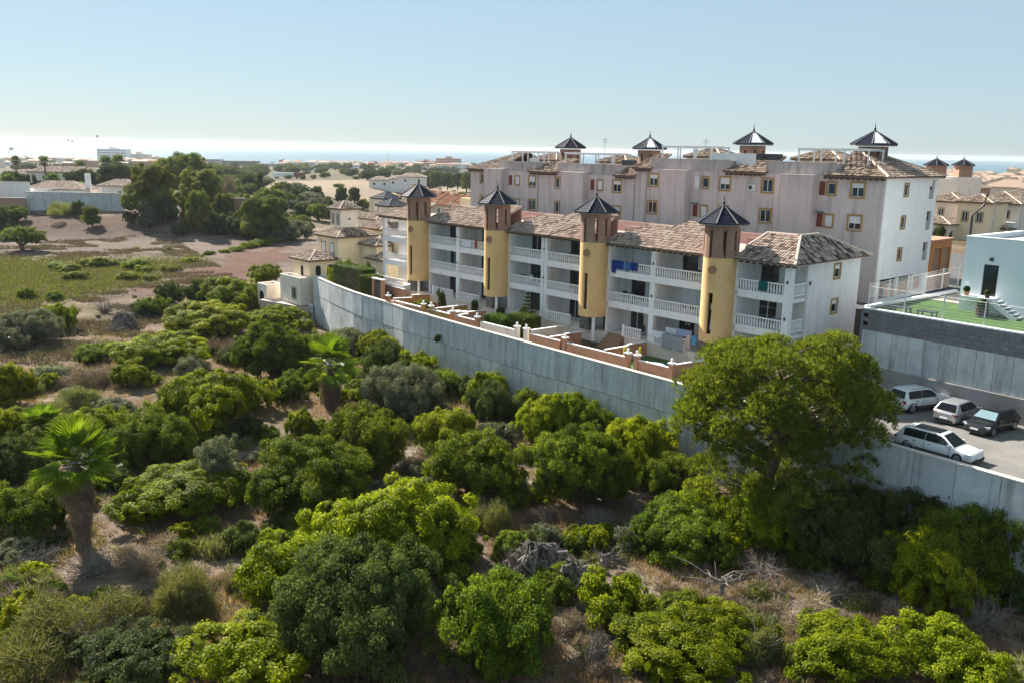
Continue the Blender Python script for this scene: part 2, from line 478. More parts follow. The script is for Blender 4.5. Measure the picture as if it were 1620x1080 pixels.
M['grey_l'] = leafy('olive_leaves', (0.085, 0.095, 0.055), (0.165, 0.185, 0.115), (0.28, 0.30, 0.21), 0.35)
M['broom'] = leafy('broom_stems', (0.09, 0.10, 0.03), (0.18, 0.195, 0.065), (0.30, 0.31, 0.13), 0.4)
M['dry'] = leafy('dry_twigs', (0.13, 0.095, 0.07), (0.25, 0.19, 0.14), (0.40, 0.32, 0.25), 0.2, 0.8)
M['straw'] = leafy('dry_grass', (0.20, 0.12, 0.065), (0.38, 0.26, 0.15), (0.58, 0.44, 0.28), 0.4, 0.8)
M['pine'] = leafy('pine_needles', (0.05, 0.07, 0.010), (0.125, 0.16, 0.020), (0.26, 0.285, 0.04), 0.48)
M['palm'] = leafy('palm_fronds', (0.06, 0.11, 0.008), (0.13, 0.21, 0.012), (0.24, 0.33, 0.04), 0.45, 0.4)
M['skirt'] = leafy('dead_fronds', (0.13, 0.095, 0.07), (0.24, 0.17, 0.12), (0.38, 0.29, 0.21), 0.15, 0.85)
M['hedge'] = leafy('hedge_leaves', (0.03, 0.06, 0.005), (0.07, 0.13, 0.012), (0.14, 0.22, 0.03), 0.4)

# ------------------------------------------------------------------ ground, sea
def inpoly(px, py, poly):
    c = np.zeros(px.shape, bool)
    n = len(poly)
    for i in range(n):
        x1, y1 = poly[i]; x2, y2 = poly[(i + 1) % n]
        k = ((y1 > py) != (y2 > py)) & (px < (x2 - x1) * (py - y1) / ((y2 - y1) or 1e-9) + x1)
        c ^= k
    return c
def make_ground():
    nr, na = 360, 330
    rr = 7.0 * (2420 / 7.0) ** (np.linspace(0, 1, nr))
    aa = np.radians(np.linspace(-60, 60, na))
    A, RR = np.meshgrid(aa, rr)
    X, Y = np.sin(A) * RR, np.cos(A) * RR
    Z = ground(X, Y)
    V = np.stack([X, Y, Z], -1).reshape(-1, 3)
    i = np.arange(nr - 1)[:, None] * na + np.arange(na - 1)[None, :]
    F = np.stack([i, i + 1, i + na + 1, i + na], -1).reshape(-1, 4)[:, ::-1]
    # soil, dry grass, pasture and field colours
    x, y = V[:, 0], V[:, 1]
    d = np.hypot(x, y)
    n1, n2, n3 = vnoise(x, y, 5, 11), vnoise(x, y, 17, 12), vnoise(x, y, 1.8, 13)
    c = np.tile(np.array([0.27, 0.20, 0.15]), (len(x), 1))
    def mixin(col, w):
        nonlocal c
        w = np.clip(w, 0, 1)[:, None]
        c = c * (1 - w) + np.array(col) * w
    mixin((0.20, 0.135, 0.085), sstep(-0.1, 0.6, n1 + 0.5 * n3))
    mixin((0.37, 0.285, 0.21), sstep(0.25, 0.7, n2 + 0.4 * n3) * 0.8)
    mixin((0.13, 0.125, 0.06), sstep(0.2, 0.7, -n2 + 0.5 * n1) * 0.5)
    P = V - np.array([0, 0, CAMZ])
    zz = P @ _f
    px, py = 810 + FPX * (P @ IX) / zz, 540 - FPX * (P @ IY) / zz
    jx, jy = px + 20 * n1 + 16 * n3, py + 6 * n2 + 7 * n3
    far_scrub = sstep(255, 330, d)
    mixin((0.155, 0.14, 0.085), far_scrub * 0.85)
    mixin((0.085, 0.10, 0.05), far_scrub * sstep(0.0, 0.5, vnoise(x, y, 60, 14)) * 0.8)
    fld = inpoly(jx, jy, [(-60, 470), (-60, 340), (250, 340), (480, 372), (500, 400), (440, 445), (250, 470)])
    mixin((0.19, 0.147, 0.125), fld * 0.9)
    strk = vnoise(x * 0.25, y, 4.5, 15)
    mixin((0.115, 0.08, 0.065), fld * sstep(0.05, 0.6, strk + 0.4 * n2) * 0.75)
    mixin((0.29, 0.225, 0.19), fld * sstep(0.1, 0.7, -strk + 0.4 * n3) * 0.45)
    bank = inpoly(jx, jy, [(0, 372), (30, 338), (250, 340), (270, 362), (150, 370)])
    mixin((0.12, 0.075, 0.055), bank * 0.8)
    grass = inpoly(jx, jy, [(-80, 500), (-80, 398), (70, 408), (250, 412), (330, 402), (280, 425), (215, 452), (100, 480)])
    mixin((0.165, 0.155, 0.06), grass * (0.45 + 0.3 * sstep(-0.4, 0.4, n2)))
    mixin((0.20, 0.17, 0.08), grass * sstep(0.1, 0.7, n3) * 0.6)
    red = inpoly(jx, jy, [(205, 462), (300, 430), (400, 392), (470, 388), (470, 402), (390, 430), (300, 470)])
    mixin((0.165, 0.085, 0.06), red * 0.85)
    tan = inpoly(px, py, [(415, 288), (600, 284), (742, 300), (742, 322), (560, 318), (470, 306), (415, 318)])
    mixin((0.38, 0.30, 0.215), tan * 0.9)
    path = inpoly(jx, jy, [(575, 720), (600, 705), (680, 715), (690, 760), (760, 830), (700, 800), (640, 780), (590, 745)]) | \
        inpoly(jx, jy, [(360, 880), (420, 845), (460, 870), (420, 900), (360, 905)]) | inpoly(jx, jy, [(810, 690), (840, 700), (850, 790), (820, 780)]) | \
        inpoly(jx, jy, [(1000, 895), (1080, 880), (1140, 940), (1090, 1000), (1030, 960)]) | inpoly(jx, jy, [(270, 1040), (400, 1010), (400, 1060), (290, 1078)])
    mixin((0.38, 0.31, 0.25), path * 0.85)
    rust = inpoly(jx, jy, [(740, 830), (800, 795), (930, 810), (960, 850), (900, 900), (800, 890), (760, 870)])
    mixin((0.24, 0.125, 0.065), rust * 0.8)
    me = raw_mesh('ground', V, F, GROUNDMAT, smooth=True)
    ca = me.color_attributes.new('soil', 'FLOAT_COLOR', 'POINT')
    ca.data.foreach_set('color', np.concatenate([c, np.ones((len(c), 1))], 1).astype(np.float32).ravel())
    return link('ground', me, kind='structure')
m, nt, bs = _new('soil')
at = _n(nt, 'ShaderNodeVertexColor'); at.layer_name = 'soil'
c = _mix(nt, at.outputs[0], _ramp(nt, _noise(nt, 1.6, 6, 0.7), [(0.3, 0.55), (0.62, 1.0), (0.8, 1.25)]), 1.0, 'MULTIPLY')
c = _mix(nt, c, _ramp(nt, _noise(nt, 11.0, 4, 0.7), [(0.3, 0.62), (0.65, 1.0)]), 0.8, 'MULTIPLY')
c = _mix(nt, c, _ramp(nt, _noise(nt, 0.35, 8, 0.75), [(0.3, 0.62), (0.5, 1.0), (0.72, 1.22)]), 1.0, 'MULTIPLY')
nt.links.new(c, bs.inputs['Base Color'])
bs.inputs['Roughness'].default_value = 0.97
bs.inputs['Specular IOR Level'].default_value = 0.1
_bump(nt, bs, _noise(nt, 4.0, 6, 0.7), 0.9, 0.25)
GROUNDMAT = m
make_ground()

m, nt, bs = _new('sea_water')
bs.inputs['Base Color'].default_value = (0.01, 0.09, 0.13, 1)
bs.inputs['Roughness'].default_value = 0.30
bs.inputs['IOR'].default_value = 1.33
_bump(nt, bs, _noise(nt, 0.02, 5, 0.7), 0.35, 4.0)
SEA = m
mb = MB()
n = 160
mb.v = [(13600 * math.sin(2 * PI * i / n), 13600 * math.cos(2 * PI * i / n), -29.0) for i in range(n)]
mb.f = [tuple(range(n - 1, -1, -1))]; mb.m = [0]; mb.t = [0.5]
mb.obj('sea', SEA, kind='structure')

# air with a little sea haze in it
m = bpy.data.materials.new('haze_air'); m.use_nodes = True
nt = m.node_tree
nt.nodes.remove(nt.nodes['Principled BSDF'])
pv = nt.nodes.new('ShaderNodeVolumePrincipled')
pv.inputs['Color'].default_value = (0.86, 0.93, 1.0, 1)
pv.inputs['Density'].default_value = 0.00006
pv.inputs['Anisotropy'].default_value = 0.3
nt.links.new(pv.outputs[0], nt.nodes['Material Output'].inputs['Volume'])
mb = MB().box(-13900, 13900, -13900, 13900, -34, 31)
mb.obj('haze', m, kind='stuff')

# ------------------------------------------------------------------ the shelf: garden paving, lane, parking lot
def off(pl, i, dist):
    """point i of a polyline moved to the right-hand (built) side"""
    a, b = pl[max(i - 1, 0)], pl[min(i + 1, len(pl) - 1)]
    d = (b - a) / np.linalg.norm(b - a)
    return pl[i] + dist * np.array([-d[1], d[0]])
_gp = [tuple(off(WALL, i, 0.3)) for i in range(0, 10)]
_poly = _gp + [fromuv(3.6, -0.4), fromuv(57.4, -0.4), fromuv(57.5, 6), fromuv(70, 6)]
MB().prism(_poly, 2.4, 6.0).obj('garden_paving', M['pavel'], kind='structure')
_lot = [tuple(off(WALL, i, 0.3)) for i in range(9, len(WALL))] + [fromw(-27, 0.0), fromw(12.6, 0.0), fromuv(-6.2, 12.0), fromuv(-0.2, 12.0), fromuv(-0.2, -0.4), fromuv(3.5, -0.4)]
MB().prism(_lot, 2.4, 6.2).obj('parking_lot', M['asph'], kind='structure')
MB().prism([fromuv(70, 12.4), fromuv(-8, 12.4), fromuv(-12, 15.2), fromuv(-40, 15.0), fromuv(-60, 60), fromuv(-10, 90), fromuv(70, 45)], 2.0, 10.75).obj('street', M['road'], kind='structure')

# ------------------------------------------------------------------ retaining wall
def retaining():
    root = thing('retaining_wall', 'long grey concrete retaining wall below the yellow towered apartments, curving back at its far end', 'wall', (WALL[5][0], WALL[5][1], 0))
    inv = np.array([WALL[5][0], WALL[5][1]])
    # resample
    seg = np.linalg.norm(np.diff(WALL, axis=0), axis=1)
    cum = np.concatenate([[0], np.cumsum(seg)])
    N = int(cum[-1] / 2.5)
    s = np.linspace(0, cum[-1], N + 1)
    L = np.stack([np.interp(s, cum, WALL[:, k]) for k in range(2)], 1) - inv
    nr = [(off(L, i, 1.0) - L[i]) for i in range(len(L))]
    core, cope = MB(), MB()
    for i in range(N):
        a, b, na, nb = L[i], L[i + 1], nr[i], nr[i + 1]
        core.prism([tuple(a + na * 0.07), tuple(b + nb * 0.07), tuple(b + nb * 0.34), tuple(a + na * 0.34)], -1.2, WTOP - 0.09)
        cope.prism([tuple(a - na * 0.05), tuple(b - nb * 0.05), tuple(b + nb * 0.42), tuple(a + na * 0.42)], WTOP - 0.085, WTOP)
        t = (b - a) / np.linalg.norm(b - a)
        g = 0.018
        for (z0, z1, pr, nm) in ((-1.0, 3.92 + 0.1 * math.sin(i * 0.6), 0.0, 'conc2'), (3.97 + 0.1 * math.sin(i * 0.6), WTOP - 0.1, 0.03, 'conc')):
            j = rnd.uniform(-0.01, 0.01) + pr
            MB().prism([tuple(a + t * g - na * j), tuple(b - t * g - nb * j), tuple(b - t * g + nb * 0.06), tuple(a + t * g + na * 0.06)], z0, z1).obj('concrete_panel', M[nm], root)
    core.obj('wall_core', M['dark'], root)
    cope.obj('coping', M['cope'], root)
    # short return at the far end
    a = L[0]; e = D2 * 5.0
    n_ = np.array([-D1[0], -D1[1]]) * -0.3
    MB().prism([tuple(a), tuple(a + e), tuple(a + e - n_), tuple(a - n_)], -0.5, WTOP - 0.1).obj('end_return', M['conc'], root)
retaining()

# ------------------------------------------------------------------ shared building pieces
def tiles(poly3, eave_dir, up_dir, w=0.26, l=0.42, mat='tile', parent=None, name='roof_tiles', jit=0.012, dark=0.12, under=True):
    """barrel tiles laid on a sloping polygon; every tile is its own little arch"""
    P = np.array(poly3, float)
    ex = np.array(eave_dir, float); ex /= np.linalg.norm(ex)
    ey = np.array(up_dir, float); ey -= ex * (ey @ ex); ey /= np.linalg.norm(ey)
    nn = np.cross(ex, ey)
    if nn[2] < 0: nn = -nn
    o = P[0]
    q = np.stack([(P - o) @ ex, (P - o) @ ey], 1)
    x0, x1, y0, y1 = q[:, 0].min(), q[:, 0].max(), q[:, 1].min(), q[:, 1].max()
    gx = np.arange(x0 + w / 2, x1, w); gy = np.arange(y0 + l / 2, y1 + l * 0.3, l)
    GX, GY = np.meshgrid(gx, gy)
    GX, GY = GX.ravel(), GY.ravel()
    ins = inpoly(GX, GY, [tuple(t) for t in q])
    GX, GY = GX[ins], GY[ins]
    n = len(GX)
    if n == 0: return None
    ang = np.array([0, 50, 90, 130, 180]) * PI / 180
    r = w * 0.40
    hx = np.cos(ang) * r; hz = np.sin(ang) * r * 0.95
    dz = rng.normal(0, jit, n); dx = rng.normal(0, jit * 0.6, n)
    lo = GY - l * 0.5; hi = GY + l * 0.58
    V = np.zeros((n, 10, 3))
    for k in range(5):
        V[:, k] = o + ex * (GX + dx + hx[k] * 1.08)[:, None] + ey * lo[:, None] + nn * (hz[k] + 0.045 + dz)[:, None]
        V[:, 5 + k] = o + ex * (GX + dx + hx[k] * 0.9)[:, None] + ey * hi[:, None] + nn * (hz[k] * 0.85 + 0.005 + dz)[:, None]
    base = (np.arange(n) * 10)[:, None]
    F = np.concatenate([base + np.array([k, k + 1, k + 6, k + 5]) for k in range(4)], 0)
    tint = np.clip(rng.normal(0.68, 0.2, n), 0, 1)
    tint[rng.random(n) < dark] = rng.uniform(0.0, 0.3)
    T = np.tile(tint, 4)
    F = np.concatenate([F, base + np.array([0, 5, 9, 4])], 0)          # pan under the arch, its shadow put into a dark tint
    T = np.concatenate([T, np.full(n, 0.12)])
    V = V.reshape(-1, 3)
    if under:
        b0 = len(V)
        V = np.concatenate([V, P - nn * 0.01, P - nn * 0.09])
        k = len(P)
        fan = [[b0, b0 + i, b0 + i + 1, b0 + i + 1] for i in range(1, k - 1)]
        F = np.concatenate([F, np.array([[b0, b0 + i, b0 + i + 1, b0] for i in range(1, k - 1)])]) if False else F
    me = raw_mesh(name, V[:n * 10], F, M[mat], T)
    ob = link(name, me, parent)
    ob['kind'] = 'stuff'
    if under:
        mb = MB()
        k = len(P)
        top = [tuple(p + nn * 0.005) for p in P]; bot = [tuple(p - nn * 0.09) for p in P]
        mb.add(top + bot, [tuple(range(k)), tuple(range(2 * k - 1, k - 1, -1))] + [(i, i + k, (i + 1) % k + k, (i + 1) % k) for i in range(k)], 0, 0.25)
        mb.obj('roof_deck', M[mat], parent)
    return ob
def hip_roof(root, x0, x1, y0, y1, z, slope=0.42, ov=0.5, mat='tile', w=0.26, l=0.42, name='roof', skip=()):
    """hip roof over a rectangle, tiles on every slope, pale ridges"""
    x0 -= ov; x1 += ov; y0 -= ov; y1 += ov
    hw = min(x1 - x0, y1 - y0) / 2
    h = hw * slope
    if x1 - x0 >= y1 - y0:
        a, b = ((x0 + hw), (y0 + y1) / 2, z + h), ((x1 - hw), (y0 + y1) / 2, z + h)
    else:
        a, b = ((x0 + x1) / 2, y0 + hw, z + h), ((x0 + x1) / 2, y1 - hw, z + h)
    c = [(x0, y0, z), (x1, y0, z), (x1, y1, z), (x0, y1, z)]
    if x1 - x0 >= y1 - y0:
        sl = {'front': ([c[0], c[1], b, a], (1, 0, 0), (0, 1, slope)), 'right': ([c[1], c[2], b], (0, 1, 0), (-1, 0, slope)),
              'back': ([c[2], c[3], a, b], (-1, 0, 0), (0, -1, slope)), 'left': ([c[3], c[0], a], (0, -1, 0), (1, 0, slope))}
        rid = [(c[0], a), (c[1], b), (c[2], b), (c[3], a), (a, b)]
    else:
        sl = {'front': ([c[0], c[1], a], (1, 0, 0), (0, 1, slope)), 'right': ([c[1], c[2], b, a], (0, 1, 0), (-1, 0, slope)),
              'back': ([c[2], c[3], b], (-1, 0, 0), (0, -1, slope)), 'left': ([c[3], c[0], a, b], (0, -1, 0), (1, 0, slope))}
        rid = [(c[0], a), (c[1], a), (c[2], b), (c[3], b), (a, b)]
    mb = MB()
    for p, q in rid:
        if np.linalg.norm(np.array(p) - np.array(q)) > 0.1:
            mb.tube([np.array(p) + (0, 0, 0.07), np.array(q) + (0, 0, 0.07)], 0.12, 6, 0, 0.95)
    mb.box(x0 + 0.05, x1 - 0.05, y0 + 0.05, y1 - 0.05, z - 0.14, z - 0.06, 0, 0.3)
    ro = mb.obj(name, M[mat], root)
    for k, (p, e, u) in sl.items():
        if k in skip: continue
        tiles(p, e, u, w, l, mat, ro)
    return ro

_wcache = {}
ROT = {'-y': 0.0, '+x': PI / 2, '+y': PI, '-x': -PI / 2}
def window(root, x, y, z, w, h, face='-y', trim=None, shut=0.0, frame='metalw', mull=1, inset=0.0, bars=0, tw=0.15):
    """x, y, z = middle of the sill on the wall face; frame (and trim) with a pane and perhaps a roller shutter under it"""
    key = (round(w, 2), round(h, 2), trim, round(shut, 2), frame, mull, inset, bars, tw)
    if key not in _wcache:
        f = MB()
        hw = w / 2
        if trim:
            for b in ((-hw - tw, -hw, 0 - tw, h + tw), (hw, hw + tw, -tw, h + tw)): f.box(b[0], b[1], -0.05, 0.02, b[2], b[3], 0)
            f.box(-hw, hw, -0.05, 0.02, h, h + tw, 0); f.box(-hw, hw, -0.08, 0.02, -tw, 0, 0)
        fy0, fy1 = inset - 0.045, inset + 0.01
        fw = 0.055
        f.box(-hw, -hw + fw, fy0, fy1, 0, h, 1); f.box(hw - fw, hw, fy0, fy1, 0, h, 1)
        f.box(-hw + fw, hw - fw, fy0, fy1, 0, fw, 1); f.box(-hw + fw, hw - fw, fy0, fy1, h - fw, h, 1)
        for k in range(mull):
            c = -hw + w * (k + 1) / (mull + 1)
            f.box(c - 0.035, c + 0.035, fy0 + 0.005, fy1, fw, h - fw, 1)
        for k in range(bars):
            c = h * (k + 1) / (bars + 1)
            f.box(-hw + fw, hw - fw, fy0 + 0.015, fy1, c - 0.012, c + 0.012, 1)
        g = MB().box(-hw + 0.02, hw - 0.02, inset - 0.018, inset + 0.004, 0.02, h - 0.02)
        s = None
        if shut > 0.02:
            s = MB()
            n = max(2, int(h * shut / 0.22))
            for k in range(n):
                za = h - h * shut * (k + 1) / n; zb = h - h * shut * k / n
                s.box(-hw + 0.05, hw - 0.05, inset - 0.062, inset - 0.02, za + 0.008, zb, 0)
        _wcache[key] = (f.mesh('window', [M[trim] if trim else M[frame], M[frame]]), g.mesh('pane', M['glass']), s.mesh('roller_shutter', M['shutter']) if s else None)
    a, b, c = _wcache[key]
    o = link('window', a, root, (x, y, z), ROT[face])
    link('pane', b, o)
    if c: link('roller_shutter', c, o)
    return o
_bcache = {}
def balustrade(root, x0, x1, y, z, along='x', h=0.98, sp=0.25, name='balustrade'):
    L = round(x1 - x0, 2)
    key = (L, h, sp)
    if key not in _bcache:
        mb = MB()
        mb.box(0, L, -0.07, 0.07, h - 0.1, h)
        mb.box(0, L, -0.06, 0.06, 0.0, 0.1)
        n = max(2, int(L / sp))
        for k in range(n):
            c = L * (k + 0.5) / n
            mb.cyl(c, 0, 0.045, 0.1, 0.45, 5, 0.075); mb.cyl(c, 0, 0.075, 0.45, h - 0.1, 5, 0.045)
        _bcache[key] = mb.mesh(name, M['white2'])
    o = link(name, _bcache[key], root, (x0, y, z) if along == 'x' else (y, x0, z))
    if along != 'x': o.rotation_euler = (0, 0, PI / 2)
    return o

def cap_roof(parent, cx, cy, z, rad, h, mat='glaze', bare=None):  # bare: index of the cap face that carries a white patch
    """eight-sided glazed cap with pale hips, an eaves ring and a finial"""
    a0 = PI / 8
    mb = MB()
    N = 8
    pt = [(cx + rad * math.cos(a0 + 2 * PI * i / N), cy + rad * math.sin(a0 + 2 * PI * i / N)) for i in range(N)]
    rows = 9
    for i in range(N):
        p, q = np.array(pt[i]), np.array(pt[(i + 1) % N])
        c = np.array([cx, cy])
        for k in range(rows):                                   # overlapping courses
            f0, f1 = k / rows, (k + 1.12) / rows
            f1 = min(f1, 0.985)
            a, b = p + (c - p) * f0, q + (c - q) * f0
            d, e = p + (c - p) * f1, q + (c - q) * f1
            lift = 0.045
            mat_i = 0
            mb.add([(a[0], a[1], z + h * f0 + lift), (b[0], b[1], z + h * f0 + lift), (e[0], e[1], z + h * f1), (d[0], d[1], z + h * f1)], [(0, 1, 2, 3)], mat_i)
            mb.add([(a[0], a[1], z + h * f0 + lift), (b[0], b[1], z + h * f0 + lift), (b[0], b[1], z + h * f0 - 0.03), (a[0], a[1], z + h * f0 - 0.03)], [(3, 2, 1, 0)], mat_i)
    o = mb.obj('roof_cap', M[mat], parent)
    r = MB()
    for i in range(N):
        r.tube([(pt[i][0], pt[i][1], z + 0.07), (cx, cy, z + h + 0.04)], [0.05, 0.035], 5)
    ring = [(cx + rad * 0.98 * math.cos(a0 + 2 * PI * i / N), cy + rad * 0.98 * math.sin(a0 + 2 * PI * i / N)) for i in range(N)]
    r.prism(ring, z - 0.14, z - 0.03)
    r.obj('hip_ridge', M['rib'], parent)
    f = MB()
    f.cyl(cx, cy, 0.10, z + h - 0.05, z + h + 0.16, 8, 0.12); f.ball((cx, cy, z + h + 0.24), 0.11, 8, 5); f.cyl(cx, cy, 0.05, z + h + 0.3, z + h + 0.75, 6, 0.012)
    f.obj('finial', M['metald'], parent)
    if bare is not None:                                        # ragged white patch laid over one face of the cap
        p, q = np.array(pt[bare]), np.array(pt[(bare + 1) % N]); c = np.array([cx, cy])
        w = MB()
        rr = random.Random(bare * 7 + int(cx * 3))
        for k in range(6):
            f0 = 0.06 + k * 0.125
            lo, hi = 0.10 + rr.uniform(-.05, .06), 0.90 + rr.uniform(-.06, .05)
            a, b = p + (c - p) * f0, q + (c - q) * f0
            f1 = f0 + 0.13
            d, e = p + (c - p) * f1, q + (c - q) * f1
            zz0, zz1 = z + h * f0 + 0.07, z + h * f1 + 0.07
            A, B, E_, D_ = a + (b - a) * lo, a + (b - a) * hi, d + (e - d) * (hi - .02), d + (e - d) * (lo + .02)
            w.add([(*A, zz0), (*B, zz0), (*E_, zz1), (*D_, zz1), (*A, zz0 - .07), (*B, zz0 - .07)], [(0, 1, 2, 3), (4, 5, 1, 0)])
        w.obj('white_face_patch', M['white2'], parent)

# ------------------------------------------------------------------ low apartment block with the four yellow stair towers
TC = [6.3, 20.3, 34.3, 48.3]
def low_block():
    z0 = 7.2
    root = thing('apartment_building', 'long white three-storey apartment row with balconies and four yellow round stair towers', 'apartment building',
                 (P0[0], P0[1], z0), math.atan2(-D1[1], -D1[0]), None)
    LX = -56.6
    FL = [0.0, 2.9, 5.8]
    ST = 8.28
    MB().box(LX, 0, -0.3, 10.95, -1.5, -0.02).obj('plinth', M['cream2'], root)
    # bays: (left, right) in local x between towers / pillars
    bays = []
    for k in range(4):
        tl, tr = -(TC[k] + 1.75), -(TC[k] - 1.35)
        right = -0.55 if k == 0 else -(TC[k - 1] + TC[k]) / 2 - 0.3
        bays.append((tr, right, k, 'R'))
        left = -(TC[k] + TC[k + 1]) / 2 - 0.3 + 0.05 if k < 3 else LX + 0.5
        bays.append((left, tl, k, 'L'))
    wall, slab, pil, part_ = MB(), MB(), MB(), MB()
    holes = []
    for (xa, xb, k, sd) in bays:
        for f, fz in enumerate(FL):
            w = xb - xa
            door_l = xa + w * (0.18 if sd == 'R' else 0.25)
            holes.append((door_l, door_l + 1.7, fz + 0.03, fz + 2.13, 'd', k, sd, f))
            wl = xa + w * 0.68
            if w > 4.3: holes.append((wl, wl + 0.95, fz + 0.85, fz + 2.05, 'w', k, sd, f))
    wall.wall(LX, 0, 0, ST, 2.3, 2.5, [h[:4] for h in holes])
    wall.box(LX, -0.22, 10.72, 10.95, 0, ST)
    wall.box(LX, LX + 0.22, 2.52, 10.70, 0, ST)
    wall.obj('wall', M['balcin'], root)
    # end wall towards the parking lot, with two windows
    e = MB()
    eh = [(6.62, 7.5, 3.9, 4.95), (6.62, 7.5, 6.82, 7.9), (6.62, 7.5, 0.95, 2.0)]
    ew = MB().wall(2.32, 10.95, 0.0, ST, 0, 0.22, eh)
    ew.v = [(-0.22 + (y if False else y), x, z) for x, y, z in ew.v]          # (x, y) swap: runs along y, outer face at x = 0
    ew.f = [f[::-1] for f in ew.f]
    ew.obj('end_wall', M['white'], root)
    for (a, b, c, d) in eh: window(root, 0.0, (a + b) / 2, c, b - a, d - c, '+x', trim='trim', shut=0.35, mull=0, inset=0.1)
    MB().box(0.0, 0.06, 2.75, 2.98, 6.55, 6.85).obj('meter_box', M['metald'], root)
    for (a, b, c, d, kind, k, sd, f) in holes:
        if kind == 'd': window(root, (a + b) / 2, 2.3, c, b - a, d - c, frame='metald' if (k + f) % 3 != 1 else 'metalw', mull=1, inset=0.1, bars=2 if k == 0 else 0, shut=0.75 if (k, sd, f) in ((0, 'L', 1), (1, 'R', 2)) else 0.0)
        else: window(root, (a + b) / 2, 2.3, c, b - a, d - c, shut=[0, .45, .0, .6][(k * 3 + f + (sd == 'L')) % 4], mull=1, inset=0.1)
    # slabs with a deep white front band, per bay and floor
    for (xa, xb, k, sd) in bays:
        for f in (1, 2):
            fz = FL[f]
            x1 = xb if not (k == 0 and sd == 'R') else 0.0
            x0 = xa if not (k == 3 and sd == 'L') else LX
            s = MB()
            s.box(x0, x1, 0.16, 2.29, fz - 0.24, fz)
            s.box(x0, x1, 0.0, 0.155, fz - 0.5, fz + 0.02)
            s.cyl((xa + xb) / 2, -0.01, 0.05, fz - 0.3, fz - 0.2, 6)
            b = s.obj('balcony_slab', M['balc'], root)
            balustrade(root, xa + 0.02, xb - 0.02, 0.07, fz + 0.02)
        # lining under the eaves
    MB().box(LX, 0, 0.0, 2.29, ST - 0.12, ST - 0.02).obj('eaves_soffit', M['white2'], root)
    # pillars and dividing walls
    for k in range(3):
        c = -(TC[k] + TC[k + 1]) / 2 - 0.3
        wd = 0.27 if k != 1 else 0.42
        p = MB()
        if k == 1: p.box(c - 0.42, c - 0.05, -0.03, 0.4, 0, ST - 0.13); p.box(c + 0.05, c + 0.42, -0.03, 0.4, 0, ST - 0.13)
        else: p.box(c - wd, c + wd, -0.03, 0.4, 0, ST - 0.13)
        p.box(c - 0.1, c + 0.1, 0.405, 2.29, 0, ST - 0.13)
        p.obj('pillar', M['balc'], root)
        for f in (1, 2):
            o = MB().box(c - 0.06, c + 0.06, -0.1, -0.035, FL[f] + 1.1, FL[f] + 1.32).obj('wall_lamp', M['metald'], root)
    p = MB().box(-0.55, 0.02, -0.03, 0.5, 0, ST - 0.13); p.obj('pillar', M['balc'], root)
    for f in (1, 2):
        balustrade(root, 0.52, 2.28, -0.05, FL[f] + 0.02, along='y')
        MB().box(-0.16, 0.0, 0.52, 2.3, FL[f] - 0.5, FL[f] + 0.02).obj('balcony_slab', M['balc'], root)
        MB().box(-0.33, -0.2, -0.1, -0.035, FL[f] + 1.05, FL[f] + 1.3).obj('wall_lamp', M['metald'], root)
    p = MB().box(LX, LX + 0.45, -0.03, 0.4, 0, ST - 0.13); p.obj('pillar', M['balc'], root)
    for k in range(4):
        for sx in (-(TC[k] + 1.75), -(TC[k] - 1.35)):
            MB().box(sx - 0.12, sx + 0.12, 0.0, 2.29, 0, ST - 0.13).obj('side_wall', M['balc'], root)
    # stair towers
    for k, uc in enumerate(TC):
        cx, cy, r = -uc, -0.5, 1.36
        t = MB()
        n = 40
        zb, zt = 1.45, 8.42
        slit = (2.15, 5.55)
        for i in range(n):
            a, b = 2 * PI * i / n, 2 * PI * (i + 1) / n
            am = math.degrees((a + b) / 2) % 360
            hole = 268 < am < 292
            for (za, zc) in (((zb, slit[0]), (slit[1], zt)) if hole else ((zb, zt),)):
                P = [(cx + q * math.cos(w), cy + q * math.sin(w)) for q, w in ((r, a), (r, b), (r - 0.2, b), (r - 0.2, a))]
                t.add([(*p, za) for p in P] + [(*p, zc) for p in P], [(3, 2, 1, 0), (4, 5, 6, 7), (0, 1, 5, 4), (1, 2, 6, 5), (2, 3, 7, 6), (3, 0, 4, 7)])
        t.cyl(cx, cy, r - 0.21, zb + 0.02, zb + 0.2, 24)
        tw = t.obj('stair_tower', M['yellow'], root, smooth=False)
        c = MB().cyl(cx, cy, 0.55, zb + 0.2, zt, 14); c.obj('stair_core', M['dark'], tw)
        s = MB()
        for q in range(5):
            za = slit[0] + 0.2 + q * 0.65
            aa = R(226 + q * 5)
        sa = R(284)
        px_, py_ = cx + (r - 0.3) * math.cos(sa), cy + (r - 0.3) * math.sin(sa)
        s.box(px_ - 0.24, px_ + 0.24, py_ + 0.12, py_ + 0.3, 4.1, 4.6); s.add([(px_ - .24, py_ + .12, 2.4), (px_ + .24, py_ + .12, 2.4), (px_ + .24, py_ + .3, 4.1), (px_ - .24, py_ + .3, 4.1)], [(0, 1, 2, 3)]); s.obj('stair_landing', M['white2'], tw)
        va = R(280)
        d = MB(); d.cyl(0, 0, 0.36, -0.03, 0.07, 18); d.cyl(0, 0, 0.27, 0.07, 0.10, 16)
        vo = d.obj('round_vent', M['brown'], tw, (cx + r * math.cos(va), cy + r * math.sin(va), 7.45))
        vo.rotation_euler = (R(90), 0, va + R(90))
